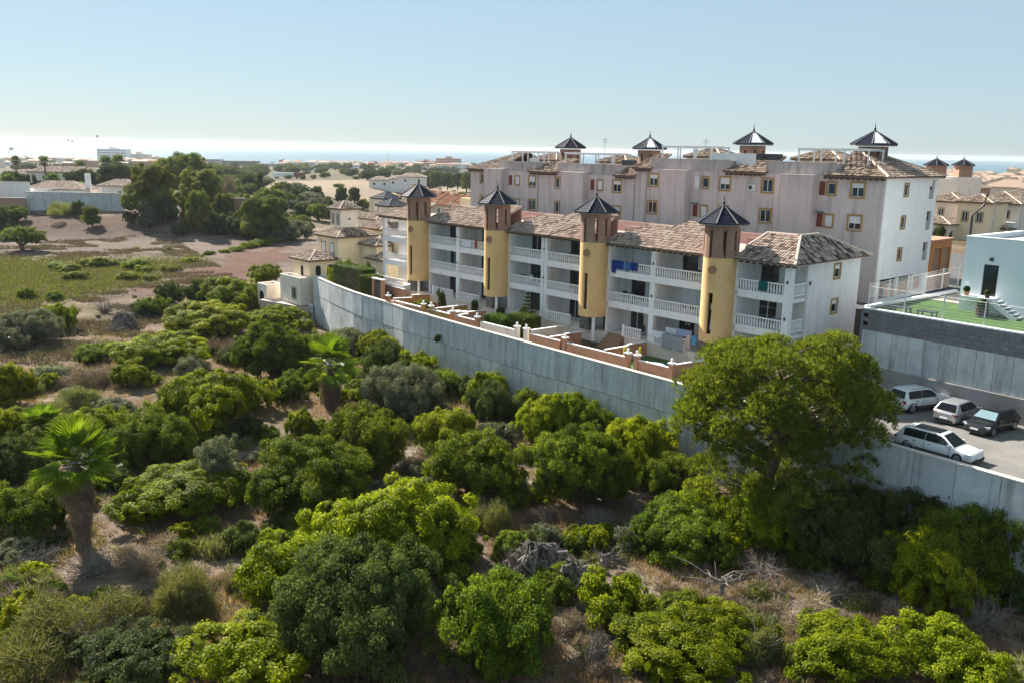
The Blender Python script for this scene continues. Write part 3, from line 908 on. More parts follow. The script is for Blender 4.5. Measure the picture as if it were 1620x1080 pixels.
        # open brick lantern: eight piers
        for i in range(8):
            a = 2 * PI * i / 8 + PI / 8
            wd = 0.42 if i % 2 == 0 else 0.36
            pts = []
            for (rr_, da) in ((r + 0.03, -wd / r), (r + 0.03, 0), (r + 0.03, wd / r), (r - 0.26, wd / r * 0.9), (r - 0.26, -wd / r * 0.9)):
                pts.append((cx + rr_ * math.cos(a + da), cy + rr_ * math.sin(a + da)))
            MB().prism(pts, zt + 0.02, 11.12).obj('brick_pier', M['brick'], tw)
        l = MB()
        for i in range(24):
            a, b = 2 * PI * i / 24, 2 * PI * (i + 1) / 24
            P = [(cx + q * math.cos(w), cy + q * math.sin(w)) for q, w in ((r + 0.01, a), (r + 0.01, b), (r - 0.24, b), (r - 0.24, a))]
            l.prism(P, 10.6, 11.1)
            if i not in (17, 18, 21): l.prism(P, zt + 0.01, zt + 0.62)
        l.obj('lantern_ring', M['brick'], tw)
        cap_roof(tw, cx, cy, 11.2, 2.2, 1.42, bare=None)
        # foot: stone clad pier, slim white column, dark entrance
        MB().box(cx - 1.25, cx - 0.05, -0.9, 0.0, 0, zb - 0.02).obj('stone_pier', M['stone'], tw)
        MB().cyl(cx + 0.75, -1.1, 0.17, -0.9, zb - 0.02, 12).obj('column', M['white2'], tw)
        MB().box(cx + 0.35, cx + 1.2, 0.7, 0.76, 0, 2.1).obj('entrance_door', M['wood'], tw)
        MB().box(cx - 1.72, cx + 1.3, 1.6, 1.75, 0, ST - 0.13).obj('stair_wall', M['balc'], tw)
        MB().box(cx + 1.36, cx + 1.42, -1.0, -0.9, 3.4, 3.5).obj('wall_lamp', M['metalw'], tw)
    for (u_, f, zz) in ((1.0, 2, 1.9), (11.2, 2, 2.0), (15.2, 1, 2.0), (24.0, 2, 1.95), (30.0, 1, 2.0), (38.6, 1, 2.0), (43.4, 2, 1.95), (10.2, 1, 1.95)):
        o = MB().box(-u_ - .42, -u_ + .42, 1.98, 2.29, FL[f] + zz, FL[f] + zz + .5).obj('air_conditioner', M['metalw'], root)
        MB().cyl(0, 0, 0.2, 0, 0.03, 12).obj('fan_grille', M['metald'], o, (-u_ - .1, 1.975, FL[f] + zz + .25)).rotation_euler = (R(90), 0, 0)
    # roofs: one stepped slope per unit, a hip at the parking end
    sl = 0.44
    ev = -0.6
    def slope(x, y): return (x, y, ST + 0.12 + (y - ev) * sl)
    raf = MB()
    for k in range(3):
        xr, xl = -(TC[k] + 1.3), -(TC[k + 1] - 1.3)          # from tower k to tower k+1 (xl < xr)
        poly = [slope(xl, ev), slope(xr, ev), slope(xr, 4.1), slope(xr - 5.6, 4.1), slope(xr - 6.4, 3.1), slope(xl + 2.2, 3.1), slope(xl + 0.9, 1.6), slope(xl, 1.1)]
        rr_ = MB()
        rr_.tube([np.array(slope(xr, 4.1)) + (0, 0, .08), np.array(slope(xr - 5.6, 4.1)) + (0, 0, .08), np.array(slope(xr - 6.4, 3.1)) + (0, 0, .08), np.array(slope(xl + 2.2, 3.1)) + (0, 0, .08), np.array(slope(xl + 0.9, 1.6)) + (0, 0, .08)], 0.11, 6, 0, 0.45)
        # gable face behind the slope
        b = [slope(xr, 4.12), slope(xr - 5.6, 4.12), slope(xr - 6.4, 3.12), slope(xl + 2.2, 3.12), slope(xl + 0.9, 1.62)]
        for p, q in zip(b[:-1], b[1:]):
            rr_.add([p, q, (q[0], q[1], ST), (p[0], p[1], ST)], [(0, 1, 2, 3)], 1)
        ro = rr_.obj('roof', [M['tile'], M['pinkt']], root)
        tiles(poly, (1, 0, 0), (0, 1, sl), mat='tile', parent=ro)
        if k == 1:
            MB().tube([np.array(slope(xl + 6.6, ev)) + (0, 0, .08), np.array(slope(xl + 8.6, 1.8)) + (0, 0, .08), np.array(slope(xl + 10.9, 4.0)) + (0, 0, .08)], 0.12, 6, 0, 0.2).obj('roof_joint', M['tile'], ro)
    # left end
    xr = -(TC[3] + 1.3)
    ro = MB().tube([np.array(slope(xr, 3.0)) + (0, 0, .08), np.array(slope(xr - 3.2, 3.0)) + (0, 0, .08), np.array(slope(LX - .5, ev)) + (0, 0, .08)], 0.11, 6, 0, .8).obj('roof', M['tile'], root)
    tiles([slope(LX - 0.55, ev), slope(xr, ev), slope(xr, 3.0), slope(xr - 3.2, 3.0)], (1, 0, 0), (0, 1, sl), mat='tile', parent=ro)
    # hip over the end unit
    xl, xr = -(TC[0] - 1.3), 0.6
    zt_ = ST + 0.12
    yb = 11.6
    A, B = (-4.6, 3.6, zt_ + (3.6 - ev) * sl), (-1.3 - 0.3, 3.6, zt_ + (3.6 - ev) * sl)
    B2 = (-1.6, 6.6, zt_ + 4.2 * sl)
    r_ = MB()
    c1, c2 = (xr, ev, zt_), (xr, yb, zt_)
    for p, q in ((c1, B), (B, B2), (A, B), (B2, c2), (A, (xl, 1.2, zt_ + 1.8 * sl))):
        r_.tube([np.array(p) + (0, 0, .07), np.array(q) + (0, 0, .07)], 0.12, 6, 0, .95)
    ro = r_.obj('roof', M['tile'], root)
    tiles([(xl, ev, zt_), c1, B, A, (xl, 1.2, zt_ + 1.8 * sl)], (1, 0, 0), (0, 1, sl), mat='tile', parent=ro)
    s2 = (B[2] - zt_) / (xr - B[0])
    tiles([c1, c2, B2, B], (0, 1, 0), (-1, 0, s2), w=0.30, l=0.5, mat='tile', parent=ro, jit=0.03, dark=0.25)
    tiles([c2, (xl, yb, zt_), B2], (-1, 0, 0), (0, -1, .4), mat='tile', parent=ro)
    # roof terraces behind the slopes
    MB().box(LX + 0.1, -4.4, 1.2, 10.8, ST - 0.01, ST + 0.1).obj('roof_terrace', M['pinkt'], root)
    for k in range(4):
        x1 = -(TC[k]) + 1.2 if k else -4.7
        x1 = -(TC[k] + 0.2) + 2.4
        pp = MB()
        pp.box(-(TC[k]) - 1.6, -(TC[k]) + 3.6 if k else -(TC[k]) + 1.6, 5.6, 5.75, ST + 0.11, ST + 1.25)
        pp.box(-(TC[k]) + 1.75, -(TC[k]) + 1.9, 1.7, 5.58, ST + 0.11, ST + 1.5) if k else None
        pp.obj('terrace_parapet', M['pinkt'], root)
    pp = MB().box(LX + 0.1, -1.6, 10.6, 10.8, ST + 0.11, ST + 1.15); pp.obj('terrace_parapet', M['pinkt'], root)
    # rafter ends and gutter under the eaves
    x = LX
    while x < 0.5:
        if all(abs(x + uc) > 1.5 for uc in TC): raf.box(x - 0.05, x + 0.05, ev + 0.03, -0.035, ST - 0.12, ST + 0.02)
        x += 0.6
    raf.obj('rafter_ends', M['wood'], root)
    return root
LOW = low_block()

# ------------------------------------------------------------------ tall apartment building behind
def big_block():
    zb = 8.5
    B = fromuv(0.9, 15.8)
    root = thing('apartment_building', 'tall stained pinkish apartment block with ochre framed windows, behind the yellow towered row',
                 'apartment building', (B[0], B[1], zb), math.atan2(-D1[1], -D1[0]))
    z = lambda a: a - zb
    LX, DY = -57.9, 10.9
    hiE, loE, hiP, loP = z(22.0), z(21.1), z(23.15), z(22.3)
    SPL = -28.6
    rowh, rowl = [20.85, 17.9, 14.95, 12.0], [19.95, 17.0, 14.05]
    W = []      # u centre, width, height, style
    for u_, st in ((2.48, 'n'), (5.04, 's'), (11.8, 'o'), (16.76, 'n'), (19.19, 's'), (26.09, 'n')): W += [(u_, r_, st, k) for k, r_ in enumerate(rowh)]
    for u_, st in ((31.37, 'n'), (34.0, 's'), (40.8, 'o'), (45.62, 'n'), (48.4, 's'), (55.2, 'o')): W += [(u_, r_, st, k) for k, r_ in enumerate(rowl)]
    holes = []
    for u_, r_, st, k in W:
        w, h = (0.75, 1.0) if st == 's' else (1.15, 1.2)
        holes.append((-u_ - w / 2, -u_ + w / 2, z(r_) - h / 2, z(r_) + h / 2, st, k, u_))
    mb = MB()
    mb.wall(SPL, 0, 0, hiE, 0, 0.25, [h[:4] for h in holes if h[6] < 28.6])
    mb.wall(LX, SPL, 0, loE, 0, 0.25, [h[:4] for h in holes if h[6] > 28.6])
    mb.obj('front_wall', M['pinkwall'], root)
    # parapets above the eaves line
    pm = MB()
    for a, b, hi in ((4.84, 12.12, 1), (16.33, 26.5, 1), (30.98, 41.09, 0), (44.73, 51.99, 0)):
        e, p = (hiE, hiP) if hi else (loE, loP)
        pm.box(-b, -a, 0.0, 0.25, e + 0.001, p); pm.box(-b - 0.03, -a + 0.03, -0.04, 0.3, p, p + 0.07)
        pm.box(-b, -b + 0.22, 0.26, 4.2, e, p - 0.02); pm.box(-a - 0.22, -a, 0.26, 4.2, e, p - 0.02)
    pm.obj('parapet', M['parapet'], root)
    pr = MB()
    for a, b, hi in ((6.5, 9.9, 1), (21.05, 24.35, 1), (35.95, 39.6, 0), (50.6, 54.0, 0)):
        t = z(22.0) if hi else z(21.3)
        p = MB().box(-b, -a, -0.95, -0.003, 0, t); p.box(-b - 0.04, -a + 0.04, -1.0, 0.0, t, t + 0.06)
        p.obj('stair_bay', M['pinkwall'], root)
    # side and back walls, roof deck
    sh = [(3.95, 4.65, z(r_) - 0.5, z(r_) + 0.5) for r_ in (20.89, 17.95, 15.0)]
    rec = [(9.2, 10.25, z(r_) - 0.95, z(r_) + 0.85) for r_ in (20.9, 17.95, 15.0)]
    gar = [(1.0, 4.4, z(11.0), z(12.85)), (4.7, 7.6, z(11.0), z(12.85)), (7.9, 9.7, z(11.3), z(12.6))]
    s = MB().wall(0.26, DY, 0, hiE, 0, 0.25, sh + rec + gar)
    s.v = [(-0.25 + y, x, zz) for x, y, zz in s.v]; s.f = [f[::-1] for f in s.f]
    s.obj('side_wall', M['whiteb'], root)
    for a, b, c, d in sh: window(root, 0.0, (a + b) / 2, c, b - a, d - c, '+x', trim='trim', shut=0.0, mull=0, inset=0.08)
    for a, b, c, d in rec:
        MB().box(-1.3, -1.25, a, b, c, d).obj('balcony_back', M['pinkwall'], root)
        MB().box(-0.12, -0.06, a, b, c, c + 0.9).obj('balcony_front', M['grey'], root)
    for a, b, c, d in gar: MB().box(-1.2, -1.1, a, b, c, d).obj('garage_opening', M['dark'], root)
    MB().box(LX, -0.26, DY - 0.25, DY, 0, loE).obj('back_wall', M['pinkwall'], root)
    MB().box(LX, LX + 0.25, 0.26, DY - 0.26, 0, loE).obj('left_wall', M['cream'], root)
    d = MB().box(SPL, -0.26, 0.26, DY - 0.26, hiE - 0.25, hiE - 0.05); d.box(LX + 0.26, SPL, 0.26, DY - 0.26, loE - 0.25, loE - 0.05)
    d.obj('roof_deck', M['grey'], root)
    rr = random.Random(4)
    for (a, b, c, d_, st, k, u_) in holes:
        shut = rr.choice([0.0, 0.35, 0.55, 0.97, 0.97]) if st == 'n' else (0.97 if st == 's' and rr.random() < .4 else 0.0)
        window(root, (a + b) / 2, 0.0, c, b - a, d_ - c, trim='trim', shut=shut, mull=1 if st != 's' else 0, inset=0.1, bars=1 if (st == 's' and k == 1) else 0, tw=0.17)
    for u_, rows in ((5.95, rowh), (20.25, rowh), (35.2, rowl), (49.7, rowl)):
        for k, r_ in enumerate(rows):
            mt = 'red' if not (u_ == 20.25 and k == 0) else 'shutter'
            o = MB().box(-u_ - 0.28, -u_ + 0.28, -0.045, 0.0, z(r_) - 0.62, z(r_) + 0.62)
            for q in range(7): o.box(-u_ - 0.23, -u_ + 0.23, -0.06, -0.046, z(r_) - 0.55 + q * 0.165, z(r_) - 0.44 + q * 0.165)
            o.obj('shutter', M[mt], root)
            MB().box(-u_ - 0.4, -u_ + 0.4, -0.5, -0.005, z(r_) + 0.72, z(r_) + 0.78).obj('awning', M['metald'], root) if k == 1 else None
    # tile strips between the parapets
    sl = 0.42
    def strip(a, b, e, depth=3.2, cut=0.0):
        q = lambda x, y: (x, y, e + 0.05 + (y + 0.5) * sl)
        ro = MB().box(-b - 0.0, -a + 0.0, -0.46, -0.003, e - 0.16, e - 0.04).obj('roof', M['wood'], root)
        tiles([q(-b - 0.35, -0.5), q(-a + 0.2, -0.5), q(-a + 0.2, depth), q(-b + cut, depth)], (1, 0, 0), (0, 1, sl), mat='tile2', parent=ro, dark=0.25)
        rid = MB().tube([np.array(q(-b - 0.3, -0.5)) + (0, 0, .08), np.array(q(-b + cut, depth)) + (0, 0, .08)], 0.13, 6, 0, 0.2)
        rid.obj('hip_ridge', M['tile2'], ro)
        raf = MB()
        x = -b
        while x < -a: raf.box(x, x + 0.1, -0.44, -0.002, e - 0.26, e - 0.165); x += 0.55
        raf.obj('rafter_ends', M['wood'], ro)
    strip(12.12, 16.5, hiE, cut=2.6); strip(26.5, 28.5, hiE, cut=0.8); strip(28.7, 31.35, loE, cut=1.6); strip(41.05, 45.7, loE, cut=2.6)
    def hip(x0, x1, e, sgn):
        ro = MB().box(x0, x1, -0.46, -0.003, e - 0.16, e - 0.04).obj('roof', M['wood'], root)
        a = e + 0.05
        xe = x1 + 0.5 if sgn > 0 else x0 - 0.5
        xi = x0 if sgn > 0 else x1
        xa = xe - sgn * 5.6
        A, Bk = (xa, 4.9, a + 5.4 * sl), (xa, 6.2, a + 5.4 * sl)
        f = [(xi, -0.5, a), (xe, -0.5, a), A, (xi, 4.9, a + 5.4 * sl)] if abs(xi - xa) > 0.3 else [(xi, -0.5, a), (xe, -0.5, a), A]
        if sgn < 0: f = [f[1], f[0]] + f[2:][::-1]
        tiles(f, (1, 0, 0), (0, 1, sl), mat='tile2', parent=ro, dark=0.2)
        s2 = 5.4 * sl / 5.6
        g = [(xe, -0.5, a), (xe, DY + 0.5, a), Bk, A]
        tiles(g, (0, 1, 0), (-sgn, 0, s2), mat='tile2', parent=ro, dark=0.2)
        tiles([(xe, DY + .5, a), (xi, DY + .5, a), Bk], (-1, 0, 0), (0, -1, sl), mat='tile2', parent=ro)
        rid = MB()
        for p, q in (((xe, -0.5, a), A), (A, Bk), ((xe, DY + .5, a), Bk)): rid.tube([np.array(p) + (0, 0, .08), np.array(q) + (0, 0, .08)], 0.13, 6, 0, 0.9)
        rid.obj('hip_ridge', M['tile2'], ro)
        raf = MB()
        x = x0
        while x < x1: raf.box(x, x + 0.1, -0.44, -0.002, e - 0.26, e - 0.165); x += 0.55
        raf.obj('rafter_ends', M['wood'], ro)
    hip(-5.7, 0.0, hiE, 1); hip(LX, -51.9, loE, -1)
    # turrets
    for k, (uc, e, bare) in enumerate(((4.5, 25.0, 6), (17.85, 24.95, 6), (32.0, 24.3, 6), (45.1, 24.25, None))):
        cx, cy, r = -uc, 6.2, 1.35
        zt = z(e) - 0.25
        tw = MB().cyl(cx, cy, r - 0.35, hiE if uc < 28 else loE, zt - 0.1, 12).obj('turret', M['terra'], root)
        for i in range(8):
            a = 2 * PI * i / 8 + PI / 8
            pts = [(cx + q * math.cos(a + da), cy + q * math.sin(a + da)) for q, da in ((r, -0.28), (r, 0), (r, 0.28), (r - .3, 0.25), (r - .3, -0.25))]
            MB().prism(pts, hiE - 0.3 if uc < 28 else loE - 0.3, zt).obj('brick_pier', M['brick'], tw)
        l = MB()
        for i in range(16):
            a, b = 2 * PI * i / 16, 2 * PI * (i + 1) / 16
            l.prism([(cx + q * math.cos(w), cy + q * math.sin(w)) for q, w in ((r - .01, a), (r - .01, b), (r - 0.24, b), (r - 0.24, a))], zt - 0.45, zt)
        l.obj('turret_ring', M['brick'], tw)
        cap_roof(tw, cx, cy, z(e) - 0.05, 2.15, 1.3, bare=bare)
    # roof terrace things: pergolas, screens, stair heads, tanks
    for (u0, u1, y0, y1, base, h) in ((44.8, 50.8, 1.2, 4.0, loE, 2.35), (33.2, 40.8, 1.0, 4.2, loE, 2.3), (19.6, 26.0, 1.2, 4.4, hiE, 2.35), (2.6, 9.6, 1.6, 4.4, hiE, 2.3)):
        p = MB()
        n = 3
        for q in range(n + 1):
            x = -u1 + (u1 - u0) * q / n
            for y in (y0, y1): p.box(x - 0.06, x + 0.06, y - 0.06, y + 0.06, base - 0.05, base + h)
        for y in (y0, y1): p.box(-u1 - 0.1, -u0 + 0.1, y - 0.07, y + 0.07, base + h + 0.001, base + h + 0.16)
        for q in range(int((u1 - u0) / 0.5)): p.box(-u1 + q * 0.5, -u1 + q * 0.5 + 0.08, y0 - 0.3, y1 + 0.3, base + h + 0.165, base + h + 0.23)
        p.obj('pergola', M['metalw'], root)
    for (u0, u1, y, b, h) in ((14.0, 19.3, 1.0, hiP, 0.75), (45.2, 46.8, 0.6, loP, 0.5)):
        MB().box(-u1, -u0, y, y + 0.05, b - 0.4, b + h).obj('terrace_screen', M['metalw'], root)
    for (u0, u1, b) in ((7.6, 12.4, hiE), (21.5, 26.0, hiE), (35.0, 39.5, loE), (47.0, 51.5, loE)):
        h = MB().box(-u1, -u0, 5.6, 9.6, b - 0.04, b + 1.35).obj('stair_head', M['cream2'], root)
        hip_roof(h, -u1, -u0, 5.6, 9.6, b + 1.42, 0.4, 0.35, 'tile2', name='stair_head_roof')
    for u_ in (12.9, 14.6): MB().box(-u_ - 0.7, -u_ + 0.7, 2.2, 3.0, hiP + 0.15, hiP + 0.75).obj('water_tank', M['metald'], root)
    MB().box(-32.5, -31.0, 2.0, 2.8, loP - 0.1, loP + 0.6).obj('water_tank', M['metald'], root)
    for u_, y_ in ((21.6, 3.0), (36.2, 3.0)):
        a = MB(); a.cyl(-u_, y_, 0.03, hiE - 0.3, hiE + 3.4, 5); a.box(-u_ - 0.5, -u_ + 0.5, y_ - 0.02, y_ + 0.02, hiE + 2.9, hiE + 2.94); a.box(-u_ - 0.35, -u_ + 0.35, y_ - 0.02, y_ + 0.02, hiE + 3.15, hiE + 3.19)
        a.obj('aerial', M['metalg'], root)
    for x, y_, zz in ((-13.4, -0.32, z(20.6)), (-4.9, -0.38, z(15.4))):
        o = MB().box(x - 0.4, x + 0.4, -0.34, -0.02, zz - 0.3, zz + 0.3).obj('air_conditioner', M['metalw'], root)
        MB().cyl(0, 0, 0.23, 0, 0.03, 14).obj('fan_grille', M['metald'], o, (x - 0.1, -0.345, zz)).rotation_euler = (R(90), 0, 0)
    p = MB()
    for u_ in (10.15, 28.7, 27.0, 44.5): p.cyl(-u_, -0.07, 0.05, 0, (hiE if u_ < 28.6 else loE) - 0.3, 6)
    p.obj('rain_pipe', M['metalg'], root)
    d = MB(); d.ball((0, 0, 0), 0.4, 12, 6, (1, 0.35, 1)); d.bar((0, 0.1, 0), (0, 0.45, -0.3), 0.03)
    d.obj('satellite_dish', M['metalw'], root, (-22.6, 2.6, hiE + 2.0))
big_block()

# ------------------------------------------------------------------ front gardens
GZ = 6.0
GROT = math.atan2(-D1[1], -D1[0])
def glocal(name, label, cat, u, v, z=GZ, group=None):
    p = fromuv(u, v)
    return thing(name, label, cat, (p[0], p[1], z), GROT, group)
def garden_wall(label, u0, v0, u1, v1, h, mat='terra', step=None):
    """low wall with a pale coping between two points of the garden"""
    p, q = np.array(fromuv(u0, v0)), np.array(fromuv(u1, v1))
    L = float(np.linalg.norm(q - p))
    t = thing('garden_wall', label, 'wall', (p[0], p[1], GZ), math.atan2(q[1] - p[1], q[0] - p[0]), 'garden walls along the apartment row')
    w, c = MB(), MB()
    segs = [(0, L, h)] if not step else [(0, L * step[0], h), (L * step[0], L, step[1])]
    for a, b, hh in segs:
        w.box(a, b, -0.1, 0.1, -0.1, hh - 0.06); c.box(a - 0.03, b + 0.03, -0.14, 0.14, hh - 0.06, hh)
    w.obj('wall_body', M[mat], t); c.obj('coping', M['white2'], t)
FRONT = -5.5
for lab, u0, v0, u1, v1, h, mt, st in (
    ('terracotta garden wall nearest the tall pine, running out from the first stair tower', 6.3, -1.9, 6.9, FRONT, 1.15, 'terra', None),
    ('terracotta party wall with white coping beside the garden with the blue and yellow toys', 13.7, -0.4, 14.0, FRONT, 1.25, 'terra', (0.45, 1.15)),
    ('terracotta garden wall beside the brown steps, below the second stair tower', 20.4, -1.9, 20.8, FRONT, 1.2, 'terra', (0.5, 1.1)),
    ('grey brown shaded party wall behind the two white gate posts', 23.0, -1.0, 23.4, FRONT, 1.3, 'cream2', None),
    ('pink terracotta garden wall left of the clipped hedge under the third stair tower', 34.4, -1.9, 34.8, FRONT, 1.2, 'terra', (0.6, 1.0)),
    ('brown ochre garden wall next to the garden with the grey stone tables', 38.4, -1.2, 38.6, FRONT, 1.15, 'trim', None),
    ('bright orange stepped garden wall below the fourth stair tower', 45.6, -0.9, 47.2, FRONT + 0.6, 1.3, 'orange', (0.5, 1.0)),
    ('salmon front wall under the white balustrade at the far end of the row', 49.6, -1.6, 56.0, -1.2, 1.4, 'terra', None)):
    garden_wall(lab, u0, v0, u1, v1, h, mt, st)
for lab, ua, ub, mt in (
    ('salmon front garden wall right of the white capped posts, under the pine', 6.9, 10.2, 'terra'),
    ('salmon front garden wall in front of the paved garden with steps', 11.6, 18.6, 'terra'),
    ('salmon front garden wall left of the steps garden, up to the gate posts', 19.6, 23.6, 'terra'),
    ('cream front garden wall in front of the clipped hedge', 25.6, 30.8, 'cream2'),
    ('salmon front garden wall in front of the third stair tower', 31.8, 34.6, 'terra'),
    ('brown ochre front garden wall in front of the stone tables', 36.0, 39.0, 'trim'),
    ('salmon front garden wall left of the red flowers', 40.8, 46.0, 'terra')):
    garden_wall(lab, ua, FRONT, ub, FRONT, 0.95, mt)
def gate_post(u, label, mat):
    t = glocal('gate_post', label, 'gate post', u, FRONT, GZ, 'capped gate posts of the front gardens')
    MB().box(-0.2, 0.2, -0.2, 0.2, 0, 1.25).obj('post', M[mat], t)
    c = MB().box(-0.27, 0.27, -0.27, 0.27, 1.25, 1.36); c.cyl(0, 0, 0.14, 1.36, 1.5, 8, 0.08); c.ball((0, 0, 1.6), 0.13, 8, 6)
    c.obj('cap', M['white2'], t)
for u_, lab, mt in ((10.4, 'salmon gate post with white cap, right one of the pair by the toys', 'terra'), (11.4, 'salmon gate post with white cap, left one of the pair by the toys', 'terra'),
                    (6.75, 'lone white capped post nearest the tall pine', 'terra'), (24.1, 'cream gate post, right one of the pair before the clipped hedge', 'cream2'),
                    (25.4, 'cream gate post, left one of the pair before the clipped hedge', 'cream2'), (18.9, 'salmon gate post at the foot of the brown steps garden', 'terra'),
                    (31.4, 'salmon gate post, right one of the pair below the third stair tower', 'terra'), (35.4, 'salmon gate post, left one of the pair below the third stair tower', 'terra'),
                    (39.2, 'ochre gate post, right one of the pair beside the red flowers', 'trim'), (40.6, 'ochre gate post, left one of the pair beside the red flowers', 'trim'),
                    (47.4, 'orange gate post at the end of the orange stepped wall', 'orange')):
    gate_post(u_, lab, mt)
t = glocal('garden_steps', 'brown steps climbing to a terrace beside the second stair tower', 'steps', 17.4, -1.9)
for k in range(6): MB().box(-1.0, 1.0, k * 0.3, 1.9, 0, 0.2 * (k + 1) - 0.003 * k).obj('step', M['brown'], t)
# ground-floor balustrades on the terrace edge
for lab, ua, ub in (('white balustrade on the ground terrace above the toy garden', 9.3, 12.9), ('white balustrade on the ground terrace beside the brown steps', 14.3, 16.4),
                    ('white balustrade on the ground terrace above the clipped hedge', 23.2, 26.6), ('white balustrade on the ground terrace left of the third tower', 37.2, 41.0),
                    ('white balustrade on the ground terrace right of the fourth tower', 41.9, 45.6), ('white balustrade on top of the salmon wall at the far end', 50.2, 55.8)):
    t = glocal('balustrade', lab, 'balustrade', ub, -0.42 if ua < 50 else -1.4, 7.2 if ua < 50 else GZ + 1.42, 'ground terrace balustrades')
    balustrade(t, 0, ub - ua, 0, 0, name='baluster_row')
    MB().box(-0.1, 0.1, -0.1, 0.1, -0.0, 1.15).obj('end_post', M['white2'], t)
def towel(label, cat, u, v, z, w, h, mat, drop=0.0, name='towel', thick=0.02):
    t = glocal(name, label, cat, u, v, z)
    mb = MB()
    n = 9
    top = [(w * (k / n - .5), 0.02 * math.sin(k * 1.7), 0) for k in range(n + 1)]
    for k in range(n):
        x0, x1 = w * (k / n - .5), w * ((k + 1) / n - .5)
        y0, y1 = -0.1 + 0.03 * math.sin(k * 2.1), -0.1 + 0.03 * math.sin((k + 1) * 2.1)
        b0, b1 = -h + 0.06 * math.sin(k * 1.3), -h + 0.06 * math.sin((k + 1) * 1.3)
        for dy in (0, thick):
            mb.add([(x0, y0 + dy, b0), (x1, y1 + dy, b1), (x1, -0.09 + dy, 0.0), (x0, -0.09 + dy, 0.0)], [(0, 1, 2, 3)] if dy == 0 else [(3, 2, 1, 0)])
        mb.add([(x0, -0.09, 0), (x1, -0.09, 0), (x1, 0.12, 0.02), (x0, 0.12, 0.02)], [(0, 1, 2, 3)])
    mb.obj('cloth', mat, t)
CL = {k: plain('cloth_' + k, c, 0.9, 0, 0.1) for k, c in dict(blue=(0.015, 0.05, 0.25), sky=(0.05, 0.16, 0.38), teal=(0.01, 0.12, 0.12), white=(0.75, 0.77, 0.82), grey=(0.32, 0.33, 0.36), pink=(0.6, 0.45, 0.42), red=(0.4, 0.03, 0.02), aqua=(0.10, 0.35, 0.6), shade=(0.42, 0.60, 0.66), lilac=(0.45, 0.5, 0.68)).items()}
T2 = 7.2 + 5.8 + 1.02
T1z = 7.2 + 2.9 + 1.02
towel('dark navy beach towel over the top balcony rail right of the second tower', 'towel', 18.2, 0.0, T2, 0.5, 1.15, CL['blue'])
towel('royal blue beach towel over the top balcony rail right of the second tower', 'towel', 17.45, 0.0, T2, 0.9, 0.75, CL['blue'])
towel('lighter blue beach towel hanging between two dark blue ones on the balcony rail', 'towel', 16.6, 0.0, T2, 0.55, 0.8, CL['sky'])
towel('blue towel with a pale stripe at the right end of the towel row', 'towel', 15.8, 0.0, T2, 0.85, 0.7, CL['blue'])
towel('teal green towel over the top balcony rail of the end flat', 'towel', 2.4, 0.0, T2, 0.75, 0.75, CL['teal'])
towel('red cloth over the white balcony rail right of the fourth tower', 'cloth', 38.3, 0.0, T2, 0.35, 0.7, CL['red'])
towel('white sheet over the balcony rail left of the red cloth', 'sheet', 40.0, 0.0, T2, 1.6, 0.8, CL['white'])
towel('large grey blanket hanging over the ground floor rail among white washing', 'blanket', 10.7, -0.5, 8.25, 2.2, 1.25, CL['grey'])
towel('white sheet draped on the ground floor rail left of the grey blanket', 'sheet', 12.2, -0.45, 8.35, 1.3, 0.55, CL['white'])
towel('bluish white washing on the line above the grey blanket', 'washing', 10.2, 0.3, 8.75, 2.0, 0.6, CL['lilac'])
towel('white washing hung behind the grey blanket near the first tower', 'washing', 11.4, 0.25, 8.7, 1.2, 0.5, CL['white'])
towel('bright blue shirt hanging by the foot of the first stair tower', 'shirt', 8.35, -0.5, 8.6, 0.5, 0.75, CL['aqua'])
towel('pale pink towel hanging beside the bright blue shirt', 'towel', 8.95, -0.5, 8.6, 0.5, 1.2, CL['pink'])
def pot_item(name, label, cat, u, v, z, parts):
    t = glocal(name, label, cat, u, v, z)
    for nm, mb, mt in parts: mb.obj(nm, mt, t)
pot_item('toy_cone', 'yellow topped blue toy post in the garden beside the gate posts', 'toy', 12.9, -4.2, GZ, [('cone', MB().cyl(0, 0, 0.16, 0.5, 1.35, 8, 0.12), plain('toy_yellow', (0.75, 0.6, 0.05))), ('foot', MB().cyl(0, 0, 0.26, 0, 0.5, 8), CL['blue'])])
pot_item('toy_cone', 'second yellow toy post, further from the gate posts', 'toy', 12.2, -3.0, GZ, [('cone', MB().cyl(0, 0, 0.12, 0.4, 1.3, 8, 0.1), bpy.data.materials['toy_yellow']), ('foot', MB().cyl(0, 0, 0.2, 0, 0.4, 8), CL['blue'])])
MB().prism([fromuv(9, -5.2), fromuv(13.3, -5.2), fromuv(13.2, -0.6), fromuv(8.6, -0.6)], GZ + 0.004, GZ + 0.03).obj('lawn', M['turf'], kind='structure')
pot_item('splash_pool', 'pale blue round paddling pool on the small lawn with the toys', 'pool', 9.9, -3.9, GZ + .03, [('rim', MB().cyl(0, 0, 1.0, 0, 0.28, 20, 1.05), CL['sky']), ('water', MB().cyl(0, 0, 0.93, 0.28, 0.29, 20), CL['white'])])
for q, (u_, v_, s, lb) in enumerate(((37.6, -3.6, 1.0, 'round grey stone garden table beside the ochre wall'), (36.6, -2.7, .8, 'smaller grey stone garden table nearer the terrace'))):
    pot_item('garden_table', lb, 'table', u_, v_, GZ, [('table_top', MB().cyl(0, 0, 0.85 * s, 0.68, 0.78, 16), M['conc']), ('pedestal', MB().cyl(0, 0, 0.25 * s, 0, 0.68, 8), M['conc'])])
